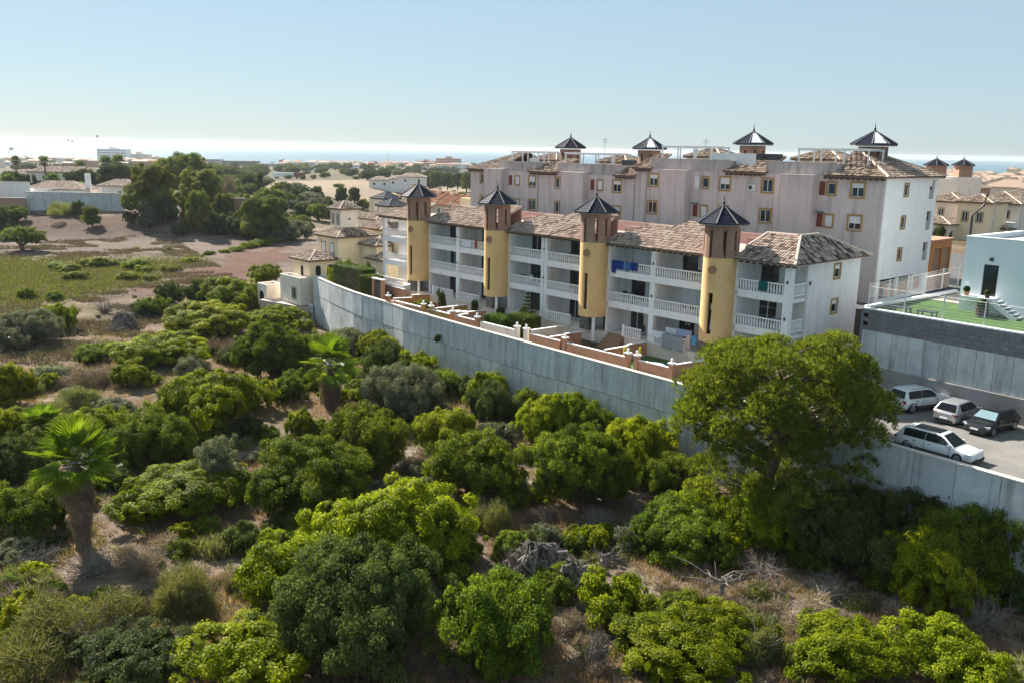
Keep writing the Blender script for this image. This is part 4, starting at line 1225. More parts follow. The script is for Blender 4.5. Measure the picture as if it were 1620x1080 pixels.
# furniture and pots seen on the shaded balconies
rr = random.Random(12)
bal = [('white plastic balcony table on the first floor in the third tower bay', 32.0, 10.1), ('dark cane balcony table on the top floor of the end flat', 1.8, 13.0), ('dark balcony table on the first floor of the end flat beside a plant', 1.5, 10.1),
       ('brown balcony table on the first floor right of the second tower', 17.0, 10.1), ('small dark balcony table on the top floor left of the second tower', 24.6, 13.0), ('small dark balcony table on the top floor right of the fourth tower', 38.8, 13.0)]
for lb, u_, z_ in bal:
    mt = M['metalw'] if lb.startswith('white') else M['wood']
    pot_item('balcony_table', lb, 'table', u_, 1.1, z_, [('table_top', MB().box(-.6, .6, -.38, .38, .7, .75), mt), *[('leg', MB().box(a - .03, a + .03, b - .03, b + .03, 0, .7), mt) for a in (-.5, .5) for b in (-.3, .3)], ('table_cloth', MB().box(-.3, .2, -.2, .25, .751, .9), CL['grey'])])

def chair(label, u, v, z, rot, mt):
    t = glocal('balcony_chair', label, 'chair', u, v, z); t.rotation_euler[2] += rot
    MB().box(-.22, .22, -.22, .22, .42, .46).obj('seat', mt, t); MB().box(-.22, .22, .2, .24, .47, .95).obj('backrest', mt, t)
    for a in (-.2, .2):
        for b in (-.2, .2): MB().box(a - .02, a + .02, b - .02, b + .02, 0, .42).obj('leg', mt, t)
for lb, u_, z_, r_, k_ in (('dark chair beside the cane table on the top balcony of the end flat', 2.9, 13.0, .6, 'wood'), ('dark chair beside the table on the first floor balcony of the end flat', 2.5, 10.1, -.5, 'metald'), ('white chair at the plastic table in the third tower bay', 31.0, 10.1, .4, 'metalw'),
    ('dark chair by the brown table right of the second tower', 18.0, 10.1, .3, 'wood'), ('dark chair by the small top floor table left of the second tower', 25.6, 13.0, -.4, 'metald'), ('dark chair on the ground terrace behind the brown steps', 15.6, 7.2, .3, 'wood'),
    ('dark chair on the top floor balcony nearest the first tower, left side', 9.6, 13.0, .8, 'metald')): chair(lb, u_, 1.3, z_, r_, M[k_])

# ------------------------------------------------------------------ modern house on its walled platform, right
WROT = math.atan2(-E1[1], -E1[0])           # local x runs to the right along the wall, local y goes behind it
def wlocal(name, label, cat, a, b, z, group=None, rot=0.0):
    p = fromw(a, b)
    return thing(name, label, cat, (p[0], p[1], z), WROT + rot, group)
def platform_wall():
    t = wlocal('platform_wall', 'high concrete wall with a dark block band beside the parked cars', 'wall', 12.4, 0, 6.0)
    L = 40.0
    MB().box(0, L, -0.18, 0.25, 0, 2.0).obj('lower_wall', M['graf'], t)
    MB().box(0.0, L, 0.06, 0.25, 2.003, 4.75).obj('wall_core', M['dark'], t)
    n = int(L / 1.22)
    for k in range(n): MB().box(k * L / n + 0.014, (k + 1) * L / n - 0.014, -rnd.uniform(0, 0.012), 0.07, 2.01, 4.74).obj('concrete_panel', M['conc2'] if k != 4 else M['conc'], t)
    rows, w = 5, 0.8
    for r_ in range(rows):
        for k in range(int(L / w)):
            x0 = k * w + (0.4 if r_ % 2 else 0)
            MB().box(x0 + 0.008, x0 + w - 0.008, -0.03 - rnd.uniform(0, 0.01), 0.16, 4.76 + r_ * 0.32, 4.76 + (r_ + 1) * 0.32 - 0.012).obj('block', M['block'], t) if k < 60 and x0 < 30 else None
    MB().box(0.0, L, 0.1, 0.22, 4.755, 6.34).obj('band_core', M['dark'], t)
    MB().box(30.4, L, -0.03, 0.09, 4.76, 6.34).obj('block_band', M['block'], t)
    MB().box(-0.06, L, -0.08, 0.3, 6.35, 6.45).obj('coping', M['white2'], t)
    # left return going back uphill
    MB().box(-0.2, -0.003, 0.0, 15.0, 0, 6.34).obj('return_wall', M['block'], t)
    MB().box(-0.24, 0.1, 0.31, 15.0, 6.35, 6.55).obj('return_coping', M['white2'], t)
m = surf('lower_concrete_with_paint', (0.36, 0.33, 0.30), var=0.14, scale=0.5, dirt=(0.16, 0.20, 0.28), dirt_amt=0.55, dirt_scale=0.35, fine=8)
M['graf'] = m
platform_wall()
MB().prism([fromw(12.3, 0.32), fromw(-27, 0.32), fromw(-27, 7.0), fromw(8.2, 7.0), fromw(9.0, 9.6), fromw(12.3, 9.6)], 11.5, 12.2).obj('lawn', M['turf'], kind='structure')
MB().prism([fromw(12.3, 9.62), fromw(8.3, 9.62), fromw(8.3, 15.0), fromw(12.3, 15.0)], 11.5, 12.24).obj('terrace', M['pavel'], kind='structure')
def wire_fence(label, a, b, z, L, rot, rise=0.0):
    t = wlocal('wire_fence', label, 'fence', a, b, z, None, rot)
    n = int(L / 2.9)
    for k in range(n + 1):
        x = k * 2.9
        MB().box(x - 0.035, x + 0.035, -0.035, 0.035, rise * x, rise * x + 1.75).obj('post', M['metalw'], t)
    for k in range(n):
        x0, x1 = k * 2.9 + 0.04, (k + 1) * 2.9 - 0.04
        mb = MB()
        r0, r1 = rise * x0, rise * x1
        for h in np.arange(0.06, 1.7, 0.2): mb.tube([(x0, 0, r0 + h), (x1, 0, r1 + h)], 0.008 if 0.1 < h < 1.6 else 0.014, 3)
        for x in np.arange(x0, x1, 0.1): mb.tube([(x, 0.008, rise * x + 0.06), (x, 0.008, rise * x + 1.66)], 0.004, 3)
        mb.obj('mesh_panel', M['metalw'], t)
wire_fence('white wire mesh fence along the edge above the concrete wall', 12.2, 0.12, 12.45, 38.0, 0.0)
wire_fence('white wire mesh fence running back beside the sloping street', 12.35, 0.4, 12.55, 14.6, PI / 2, 0.03)
def modern_house():
    t = wlocal('modern_house', 'flat roofed pale blue white modern house above the concrete wall', 'house', 8.5, 7.0, 12.2)
    X, Y, H = 26.0, 9.5, 5.7
    door = (1.55, 2.65, 1.35, 3.75)
    holes = [door, (4.75, 6.6, 1.1, 3.9), (9.5, 11.5, 1.1, 3.9)]
    w = MB().wall(0, X, 0, H, 0, 0.3, holes); w.box(0, 0.3, 0.31, Y, 0, H); w.box(0.31, X, Y - 0.3, Y, 0, H); w.box(X - 0.3, X, 0.31, Y - .31, 0, H)
    w.obj('wall', M['pale'], t)
    MB().box(0.31, X - .31, 0.31, Y - 0.31, H - 0.5, H - 0.3).obj('flat_roof', M['grey'], t)
    c = MB(); c.box(-0.05, X, -0.05, 0.34, H, H + 0.1); c.box(-0.05, 0.34, 0.345, Y, H, H + 0.1); c.obj('roof_edge', M['white2'], t)
    MB().box(7.5, 13, 3.5, 7.5, H - 0.29, H + 1.0).obj('roof_room', M['white2'], t)
    d = window(t, 2.1, 0.0, 1.35, 1.1, 2.4, frame='metald', mull=0, inset=0.12, bars=0)
    window(t, 5.675, 0.0, 1.1, 1.85, 2.8, frame='metald', mull=1, inset=0.12); window(t, 10.5, 0.0, 1.1, 2.0, 2.8, frame='metald', mull=1, inset=0.12)
    MB().box(1.95, 2.2, -0.14, -0.003, 4.05, 4.3).obj('wall_lamp', M['metald'], t)
    s = MB(); s.box(0.6, 2.9, -1.3, -0.005, 1.15, 1.33); s.obj('landing', M['white2'], t)
    for k in range(6):
        MB().box(2.92 + k * 0.32, 2.92 + (k + 1) * 0.32, -1.25, -0.006, 1.15 - k * 0.2 - 0.06, 1.15 - k * 0.2).obj('step', M['white2'], t)
    st = MB().add([(2.9, -1.3, 1.33), (4.9, -1.3, 0.1), (4.9, -1.3, -0.05), (4.5, -1.3, -0.05), (2.9, -1.3, 0.95), (2.9, -1.22, 1.33), (4.9, -1.22, 0.1), (4.9, -1.22, -0.05), (4.5, -1.22, -0.05), (2.9, -1.22, 0.95)],
                  [(0, 4, 3, 2, 1), (5, 6, 7, 8, 9), (0, 1, 6, 5), (4, 9, 8, 3)]); st.obj('stair_string', M['white2'], t)
    MB().box(0.62, 0.68, -1.25, -0.05, 1.34, 2.3).obj('glass_screen', M['clear'], t)
modern_house()
for nm, lab, a, b, mt, s in (('flower_pot', 'terracotta flower pot on the landing by the dark house door', 7.6, 6.1, 'terra', .22), ('flower_pot', 'dark flower pot on the landing edge by the stair head', 6.0, 6.0, 'wood', .2)):
    p = fromw(a, b); t = tag(thing(nm, lab, 'plant pot', (p[0], p[1], 13.53)), lab, 'plant pot')
    MB().cyl(0, 0, s * .75, 0, s * 1.4, 10, s).obj('pot', M[mt], t); MB().ball((0, 0, s * 2.2), s * 1.2, 7, 5).obj('plant', M['hedge'], t)
for lab, a, w in (('dark slatted lounge table on the turf behind the wire fence', 10.4, 1.5), ('dark slatted bench on the turf, nearer the house corner than the lounge table', 8.3, 1.3)):
    t = wlocal('garden_bench', lab, 'bench', a, 1.7, 12.2)
    for k in range(6): MB().box(-w / 2, w / 2, -0.45 + k * 0.16, -0.32 + k * 0.16, 0.38, 0.42).obj('slat', M['metald'], t)
    for sx in (-1, 1):
        for sy in (-1, 1): MB().box(sx * w * .42 - .04, sx * w * .42 + .04, sy * .36 - .04, sy * .36 + .04, 0, 0.38).obj('leg', M['metald'], t)
p = fromw(5.9, 5.2); t = thing('planter', 'dark round planter under the house stairs on the turf', 'planter', (p[0], p[1], 12.2)); MB().cyl(0, 0, .4, 0, .7, 12, .48).obj('pot', M['wood'], t); MB().ball((0, 0, 0.95), .45, 8, 5).obj('plant', M['hedge'], t)

# orange gate house across the sloping street
t = thing('gate_house', 'orange rendered gate house with two tall shutters beside the sloping street', 'gate house', (*atz(1468, 442, 11.0), 10.7), GROT + PI / 2)
def _orange():
    w = MB()
    w.box(0, 0.8, 0, 3.2, 0, 4.3); w.box(0.8, 5.2, 0, 0.4, 3.5, 4.3); w.box(2.75, 3.15, 0, 0.4, 0, 3.498); w.box(4.9, 5.2, 0.001, 0.4, 0, 3.498); w.box(0.8, 5.2, 2.8, 3.2, 0, 4.3)
    w.obj('wall', M['orange'], t)
    MB().box(-0.15, 5.35, -0.15, 3.35, 4.3, 4.5).obj('flat_roof', M['terra'], t)
    for x in (0.82, 3.17): MB().box(x, x + 1.7, 0.15, 0.2, 0, 3.48).obj('shutter_door', M['brown'], t)
_orange()
p, q = np.array(atz(1500, 447, 11.2)), np.array(atz(1395, 478, 10.6))
t = thing('street_wall', 'long salmon street wall below the white gable of the tall block', 'wall', (q[0], q[1], 9.5), math.atan2(p[1] - q[1], p[0] - q[0]))
Lw = float(np.linalg.norm(p - q))
MB().box(0, Lw, -.1, .1, 0, 2.6).obj('wall_body', M['terra'], t); MB().box(0, Lw, -.14, .14, 2.603, 2.7).obj('coping', M['cope'], t)

# ------------------------------------------------------------------ cars
def car(label, a, b, heading, L, W, H, paint, kind='hatch', roofm=None, group='cars in the parking lot', shade=False):
    p = fromw(a, b)
    t = thing('parked_car', label, 'car', (p[0], p[1], 6.2), heading, group)
    hw = W / 2
    belt = H * (0.60 if kind != 'suv' else 0.62)
    hood = H * (0.52 if kind != 'suv' else 0.60)
    gr = 0.20 if kind != 'suv' else 0.27
    # stations along the length: x, half width, shoulder height
    if kind == 'wagon': gh = [(-0.475, belt), (-0.40, H - 0.06), (-0.30, H - 0.01), (0.02, H), (0.10, H - 0.05), (0.27, belt - 0.02)]
    elif kind == 'suv': gh = [(-0.485, belt), (-0.42, H - 0.08), (-0.34, H - 0.01), (0.0, H), (0.08, H - 0.05), (0.24, belt)]
    else: gh = [(-0.47, belt), (-0.36, H - 0.07), (-0.28, H - 0.01), (0.0, H), (0.08, H - 0.05), (0.26, belt - 0.01)]
    st = [(-0.5, .80, belt * .80), (-0.487, .93, belt * .93), (-0.46, .985, belt), (-0.3, 1.0, belt), (0.1, 1.0, belt - .01), (0.26, .985, belt - .03), (0.38, .96, hood), (0.45, .90, hood * .93), (0.485, .78, hood * .80), (0.5, .62, hood * .62)]
    V, F = [], []
    prof = lambda w, s: [(0, gr), (w * .86, gr), (w * .97, gr + .10), (w, gr + (s - gr) * .45), (w * .985, gr + (s - gr) * .8), (w * .93, s), (w * .5, s + .015), (0, s + .02)]
    ring = []
    for x, wf, s in st:
        pr_ = prof(hw * wf, s)
        pts = [(x * L, y, zz) for y, zz in pr_] + [(x * L, -y, zz) for y, zz in pr_[-2:0:-1]]
        ring.append(pts)
    n = len(ring[0])
    for r_ in ring: V += r_
    for i in range(len(ring) - 1):
        for k in range(n): F.append((i * n + k, i * n + (k + 1) % n, (i + 1) * n + (k + 1) % n, (i + 1) * n + k))
    F.append(tuple(range(n))); F.append(tuple(range((len(ring) - 1) * n + n - 1, (len(ring) - 1) * n - 1, -1)))
    mb = MB(); mb.add(V, F)
    # cabin
    def hwz(zz): return hw * (0.93 - 0.24 * (zz - belt) / (H - belt))
    C = [(x * L, hwz(zz), zz) for x, zz in gh]
    vs = [(x, y, zz) for x, y, zz in C] + [(x, -y, zz) for x, y, zz in C]
    m_ = len(C)
    vs += [(C[0][0], C[0][1], belt - .06), (C[-1][0], C[-1][1], belt - .06), (C[0][0], -C[0][1], belt - .06), (C[-1][0], -C[-1][1], belt - .06)]
    fs = [(i, i + 1, m_ + i + 1, m_ + i) for i in range(m_ - 1)]
    fs += [tuple(range(m_ - 1, -1, -1)), tuple(range(m_, 2 * m_))]
    mb.add(vs, fs)
    body = mb.obj('body', paint, t, smooth=True)
    md = body.modifiers.new('bevel', 'BEVEL'); md.width = 0.035; md.segments = 2; md.limit_method = 'ANGLE'; md.angle_limit = R(28)
    # glass, a little proud of the cabin
    def side(x0, x1, sgn, nm):
        def top(x):
            for (xa, za), (xb, zb_) in zip(gh[:-1], gh[1:]):
                if xa * L <= x <= xb * L: return za + (zb_ - za) * (x - xa * L) / ((xb - xa) * L)
            return belt
        pts = []
        for q in range(7):
            x = x0 + (x1 - x0) * q / 6
            pts.append((x, max(belt + .02, top(x) - 0.075)))
        o = [(x, sgn * (hwz(zz) + .008), zz) for x, zz in pts] + [(x, sgn * (hwz(belt + .03) + .008), belt + .03) for x, zz in pts[::-1]]
        i_ = [(x, sgn * (abs(y) - .03), zz) for x, y, zz in o]
        k_ = len(o)
        q = MB(); q.add(o + i_, [tuple(range(k_)) if sgn < 0 else tuple(range(k_ - 1, -1, -1))] + [(j, (j + 1) % k_, k_ + (j + 1) % k_, k_ + j) for j in range(k_)])
        q.obj(nm, M['glass'], t)
    x0, x1 = gh[0][0] * L, gh[-1][0] * L
    xm = x0 + (x1 - x0) * 0.50
    for sgn in (-1, 1):
        side(x0 + 0.22 * (x1 - x0) * (1 if kind == 'hatch' else .55), xm - .012, sgn, 'rear_side_window'); side(xm + .012, x1 - 0.14, sgn, 'front_side_window')
    def pane(i, j, nm, mt, f0=.08, f1=.94):
        (xa, za), (xb, zb_) = gh[i], gh[j]
        P = []
        for f in (f0, f1):
            x, zz = (xa + (xb - xa) * f) * L, za + (zb_ - za) * f
            P.append((x, hwz(zz) - .09, zz))
        dx, dz = (xb - xa) * L, zb_ - za
        nx, nz = -dz, dx
        ln = math.hypot(nx, nz); nx, nz = nx / ln * .012, nz / ln * .012
        if nz < 0: nx, nz = -nx, -nz
        o = [(P[0][0] + nx, -P[0][1], P[0][2] + nz), (P[0][0] + nx, P[0][1], P[0][2] + nz), (P[1][0] + nx, P[1][1], P[1][2] + nz), (P[1][0] + nx, -P[1][1], P[1][2] + nz)]
        q = MB(); q.add(o + [(x - 3 * nx, y, zz - 3 * nz) for x, y, zz in o], [(0, 1, 2, 3), (3, 2, 1, 0), (0, 1, 5, 4), (1, 2, 6, 5), (2, 3, 7, 6), (3, 0, 4, 7)])
        return q.obj(nm, mt, t)
    pane(0, 1, 'rear_window', M['glass']); pane(5, 4, 'windscreen', M['glass'], .06, 1.0)
    if shade:
        q = pane(5, 4, 'sun_shade', CL['shade'], .16, .9); q.location = (0.012, 0, 0.014)
    if roofm: 
        xa, xb = gh[2][0] * L, gh[3][0] * L
        MB().box(xa, xb + .1, -hwz(H) + .1, hwz(H) - .1, H - .012, H + .012).obj('roof_panel', roofm, t)
    # wheels
    wr = 0.315 if kind != 'suv' else 0.35
    for sx in (-.315, .315):
        for sy in (-1, 1):
            w = MB().cyl(0, 0, wr, -.11, .11, 22); o = w.obj('wheel', M['tyre'], t, (sx * L, sy * (hw - .115), wr)); o.rotation_euler = (R(90), 0, 0)
            r_ = MB().cyl(0, 0, wr * .66, -.125, .125, 14, None)
            for k in range(5): r_.box(-.03, .03, -.0, wr * .6, .126, .135) if k == 0 else None
            r_.obj('rim', M['metalg'], o)
            a_ = MB()
            for k in range(12):
                c0, c1 = PI * k / 12, PI * (k + 1) / 12
                ra, rb = wr + .02, wr + .075
                P = [(sx * L + q * math.cos(c), wr + q * math.sin(c)) for q, c in ((ra, c0), (rb, c0), (rb, c1), (ra, c1))]
                y0 = sy * (hw - .06); y1 = sy * (hw + .012)
                a_.add([(x, y0, zz) for x, zz in P] + [(x, y1, zz) for x, zz in P], [(0, 1, 2, 3), (7, 6, 5, 4), (0, 4, 5, 1), (1, 5, 6, 2), (2, 6, 7, 3), (3, 7, 4, 0)])
            a_.obj('wheel_arch', M['tyre'] if kind == 'suv' else paint, t)
    for sy in (-1, 1):
        MB().box(.40 * L, .468 * L, sy * hw * .80 - .14, sy * hw * .80 + .14, hood * .78, hood * .92).obj('headlight', M['lamp'], t)
        MB().box(-.492 * L - .015, -.465 * L, sy * hw * .80 - .15, sy * hw * .80 + .15, belt * .74, belt * .93).obj('tail_light', M['tail'], t)
        m2 = MB().box(x1 - .42, x1 - .27, sy * (hw + .02) - .09, sy * (hw + .02) + .09, belt + .0, belt + .13); m2.obj('wing_mirror', paint, t)
        for xx in (-0.05, -0.24): MB().box(xx * L, xx * L + .16, sy * hw * 1.0 - .012, sy * hw * 1.0 + .012, belt * .84, belt * .84 + .03).obj('door_handle', M['metald'], t)
    for sy in (-1, 1):
        sm = MB()
        for xx in (xm, x1 - .25, x0 + .32 * (x1 - x0)): sm.box(xx - .009, xx + .009, sy * hw * .995 - .012, sy * hw * .995 + .012, gr + .12, belt * .97)
        sm.box(x0 + .3, x1 - .2, sy * hw * .99 - .012, sy * hw * .99 + .014, gr + .1, gr + .17 if kind != 'suv' else gr + .24)
        sm.obj('door_seams', M['tyre'], t)
    for xx, sgn in ((.5, 1), (-.5, -1)):
        b_ = MB().box(xx * L - .12 if sgn > 0 else xx * L - .035, xx * L + .035 if sgn > 0 else xx * L + .12, -hw * .72, hw * .72, gr + .0, gr + .17); b_.obj('bumper', M['tyre'], t)
        pl = MB().box(xx * L + (.0 if sgn > 0 else -.05), xx * L + (.05 if sgn > 0 else .0), -.26, .26, gr + .2, gr + .31); pl.obj('number_plate', M['white2'], t)
    if kind in ('suv', 'wagon'):
        for sy in (-1, 1): MB().tube([(gh[2][0] * L, sy * hwz(H) * .93, H + .03), (gh[3][0] * L, sy * hwz(H) * .93, H + .03)], .02, 5).obj('roof_rail', M['metalg'], t)
    return t
M['tyre'] = plain('tyre_rubber', (0.02, 0.02, 0.02), 0.8)
M['lamp'] = glassy('lamp_glass', (0.55, 0.58, 0.6), 0.15)
M['tail'] = glassy('tail_lamp', (0.25, 0.01, 0.01), 0.2)
M['carw'] = plain('white_car_paint', (0.78, 0.79, 0.80), 0.25, 0, 0.5, 0.6)
M['cars'] = plain('silver_car_paint', (0.50, 0.51, 0.52), 0.28, 0.5, 0.5, 0.6)
M['carb'] = plain('black_car_paint', (0.012, 0.012, 0.013), 0.25, 0, 0.5, 0.6)
fwd_ = math.atan2(E2[1], E2[0])
car('white compact SUV parked nose to the wall, furthest along the parking row', 6.35, -2.1, fwd_ + R(-16), 4.5, 1.84, 1.66, M['carw'], 'suv')
car('silver small hatchback parked between the white SUV and the black car', 3.3, -2.4, fwd_ + R(-2), 4.05, 1.74, 1.47, M['cars'], 'hatch')
car('black hatchback facing out of its space, with a blue sun shade behind the windscreen', 0.85, -3.0, fwd_ + PI + R(-4), 4.3, 1.78, 1.46, M['carb'], 'hatch', shade=True)
car('white estate car with a dark glass roof parked along the low wall', 0.6, -10.7, math.atan2(-E1[1], -E1[0]) + R(0), 4.85, 1.83, 1.46, M['carw'], 'wagon', M['glass'])

# ------------------------------------------------------------------ villas and other houses
def house(label, cat, loc, rot, vols, wins=(), group=None, name='house', tw=0.3, tl=0.5):
    """vols: x0,x1,y0,y1,z0,z1, wall material, roof ('hip','flat','cap','none'), roof material"""
    t = thing(name, label, cat, loc, rot, group)
    for (x0, x1, y0, y1, z0, z1, wm, rf, rm) in vols:
        MB().box(x0, x1, y0, y1, z0, z1).obj('wall', M[wm], t)
        if rf == 'hip': hip_roof(t, x0, x1, y0, y1, z1 + 0.15, 0.40, 0.45, rm, tw, tl)
        elif rf == 'cap': hip_roof(t, x0, x1, y0, y1, z1 + 0.15, 0.55, 0.4, rm, tw, tl)
        elif rf == 'flat':
            p = MB()
            for (a, b, c, d) in ((x0, x1, y0, y0 + .2), (x0, x1, y1 - .2, y1), (x0, x0 + .2, y0 + .201, y1 - .201), (x1 - .2, x1, y0 + .201, y1 - .201)): p.box(a, b, c, d, z1 + .001, z1 + .7)
            p.obj('parapet', M[wm], t)
        elif rf in ('shedy', 'gable'):
            q = 0.42
            if rf == 'gable':
                ym = (y0 + y1) / 2; h = (y1 - y0) / 2 * q
                g = MB()
                for x in (x0, x1):
                    g.add([(x, y0, z1), (x, y1, z1), (x, ym, z1 + h)], [(0, 1, 2) if x == x1 else (2, 1, 0)])
                g.obj('gable', M[wm], t)
                ro = MB().tube([(x0 - .2, ym, z1 + h + .25), (x1 + .2, ym, z1 + h + .25)], .12, 6).obj('roof', M[rm], t)
                for s_, yy in ((1, y0 - .4), (-1, y1 + .4)):
                    zz = z1 + .12 - .4 * q
                    tiles([(x0 - .25, yy, zz), (x1 + .25, yy, zz), (x1 + .25, ym, z1 + h + .12), (x0 - .25, ym, z1 + h + .12)], (1, 0, 0), (0, s_, q), tw, tl, rm, ro)
    for (face, a, b, z, w, h, kw) in wins: window(t, a, b, z, w, h, face, **kw)
    return t
BR = dict(trim='brown', shut=0.9, mull=1, tw=.12)
BO = dict(trim='brown', mull=1, tw=.12)
OC = dict(trim='trim', mull=1, tw=.14)
PL = dict(mull=1)
DK = dict(frame='metald', mull=1)
def arch(t, x, y, z, w, h, face):
    """dark arched opening with a raised rim"""
    mb, rim = MB(), MB()
    n = 10
    pts = [(-w / 2, 0), (w / 2, 0)] + [(w / 2 * math.cos(PI * k / n), h - w / 2 + w / 2 * math.sin(PI * k / n)) for k in range(n + 1)]
    mb.add([(a, -.02, b) for a, b in pts] + [(a, .1, b) for a, b in pts], [tuple(range(len(pts)))] + [(k, k + len(pts), (k + 1) % len(pts) + len(pts), (k + 1) % len(pts)) for k in range(len(pts))])
    rim.tube([(a * 1.05, -.02, b) for a, b in pts[1:] + pts[:1]], .07, 5)
    o = mb.obj('arched_opening', M['dark'], t, (x, y, z), ROT[face]); rim.obj('rim', M['cream2'], o)

# nearest villa on the left, at the curved end of the retaining wall
C = fromuv(71.3, 2.3)
vz = 2.4
t = house('cream villa with a square roof turret and arched porch at the retaining wall end', 'villa', (C[0], C[1], vz), GROT, [
    (-5.6, 0, 0, 6.0, 0, 8.9, 'cream', 'hip', 'tile2'), (-4.9, -2.1, 1.8, 4.6, 9.0, 12.6, 'cream2', 'cap', 'tile2'), (0.01, 4.2, 3.6, 8.8, 0, 7.9, 'cream', 'hip', 'tile2'),
    (-5.2, -0.4, -4.2, -0.01, 0, 5.9, 'cream', 'hip', 'tile2'), (-6.2, -0.4, -5.8, -4.21, 0, 3.1, 'cream2', 'flat', '')],
    [('-y', -3.9, 0, 6.6, 1.0, 1.5, BR), ('-y', -1.6, 0, 6.6, 1.0, 1.5, BR), ('-y', -4.2, 1.8, 10.6, .6, 1.4, BO), ('-y', -2.9, 1.8, 10.6, .6, 1.4, BO), ('-y', -2.2, -5.8, 0.8, 1.1, 1.5, BO), ('+x', -2.1, 3.2, 11.2, .3, .3, DK)])
MB().box(-5.2, -1.0, 1.3, 5.3, 9.06, 9.5).obj('turret_base', M['cream2'], t)
arch(t, -0.4, -1.1, 3.1, 1.1, 2.3, '+x'); arch(t, -0.4, -3.0, 3.1, .9, 2.3, '+x'); arch(t, -2.6, -4.2, 3.4, .9, 1.9, '-y')
a = MB().box(-5.3, -4.7, -.3, 0, 8.0, 8.5); a.obj('air_conditioner', M['metalw'], t)
# garden wall and path below that villa
p, q = atz(440, 463, 2.6), atz(494, 487, 2.2)
t = thing('path_wall', 'low pale wall along the path below the arched villa', 'wall', (p[0], p[1], 0), math.atan2(q[1] - p[1], q[0] - p[0]))
L_ = math.hypot(q[0] - p[0], q[1] - p[1])
MB().box(0, L_, -.15, .15, -.5, 2.5).obj('wall_body', M['conc'], t); MB().box(0, L_, -.2, .2, 2.503, 2.6).obj('coping', M['white2'], t)
for k in (0.02, 0.5): MB().box(L_ * k, L_ * k + .35, -.18, .18, 2.605, 3.2).obj('pier', M['cream2'], t)
MB().prism([p, q, fromuv(71.2, -3.5), fromuv(80, -5.5)], 1.2, 2.3).obj('path', M['pavel'], kind='structure')
t = house('small ochre garden pavilion with an arch beside the path left of the arched villa', 'pavilion', (*fromuv(79.6, -4.6), 1.2), GROT, [(-2.8, 0, 0, 2.4, 0, 2.5, 'cream2', 'flat', '')])
arch(t, -1.4, 0, .2, 1.5, 2.1, '-y')

# further villas of the same row
def rowvilla(u, v, z, lab, k):
    c = fromuv(u, v)
    vols = [(-6, 0, 0, 7, 0, 6.2, 'cream' if k % 2 else 'cream2', 'hip', 'tile2'), (-4.6, -1.6, 2.5, 5.5, 6.3, 9.5, 'cream2', 'cap', 'tile2' if k in (0, 3) else 'glaze2'), (-5.5, -0.5, -3.2, -.01, 0, 3.2, 'cream', 'hip', 'tile2')]
    if k > 3: vols.pop(1)
    house(lab, 'villa', (c[0], c[1], z), GROT, vols, [('-y', -4.3, 0, 4.0, .9, 1.2, BO), ('-y', -1.6, 0, 4.0, .9, 1.2, BO), ('+x', 0, 3.5, 4.0, .9, 1.2, BO), *([('-y', -3.1, 2.5, 7.3, .8, 1.1, BO)] if k < 4 else [])], 'cream villas behind the retaining wall end')
rowvilla(75.0, 12.0, 5.4, 'cream villa whose blue grey turret cap shows left of the fourth yellow tower', 1)
rowvilla(88.5, 20.0, 5.6, 'cream villa with a darker turret cap, just behind the blue grey cap', 2)
rowvilla(70.0, 12.2, 4.2, 'cream villa with pink tiled roofs just behind the arched villa', 4)
rowvilla(63.0, 8.5, 5.4, 'pale villa hidden behind the end balconies of the apartment row', 5)

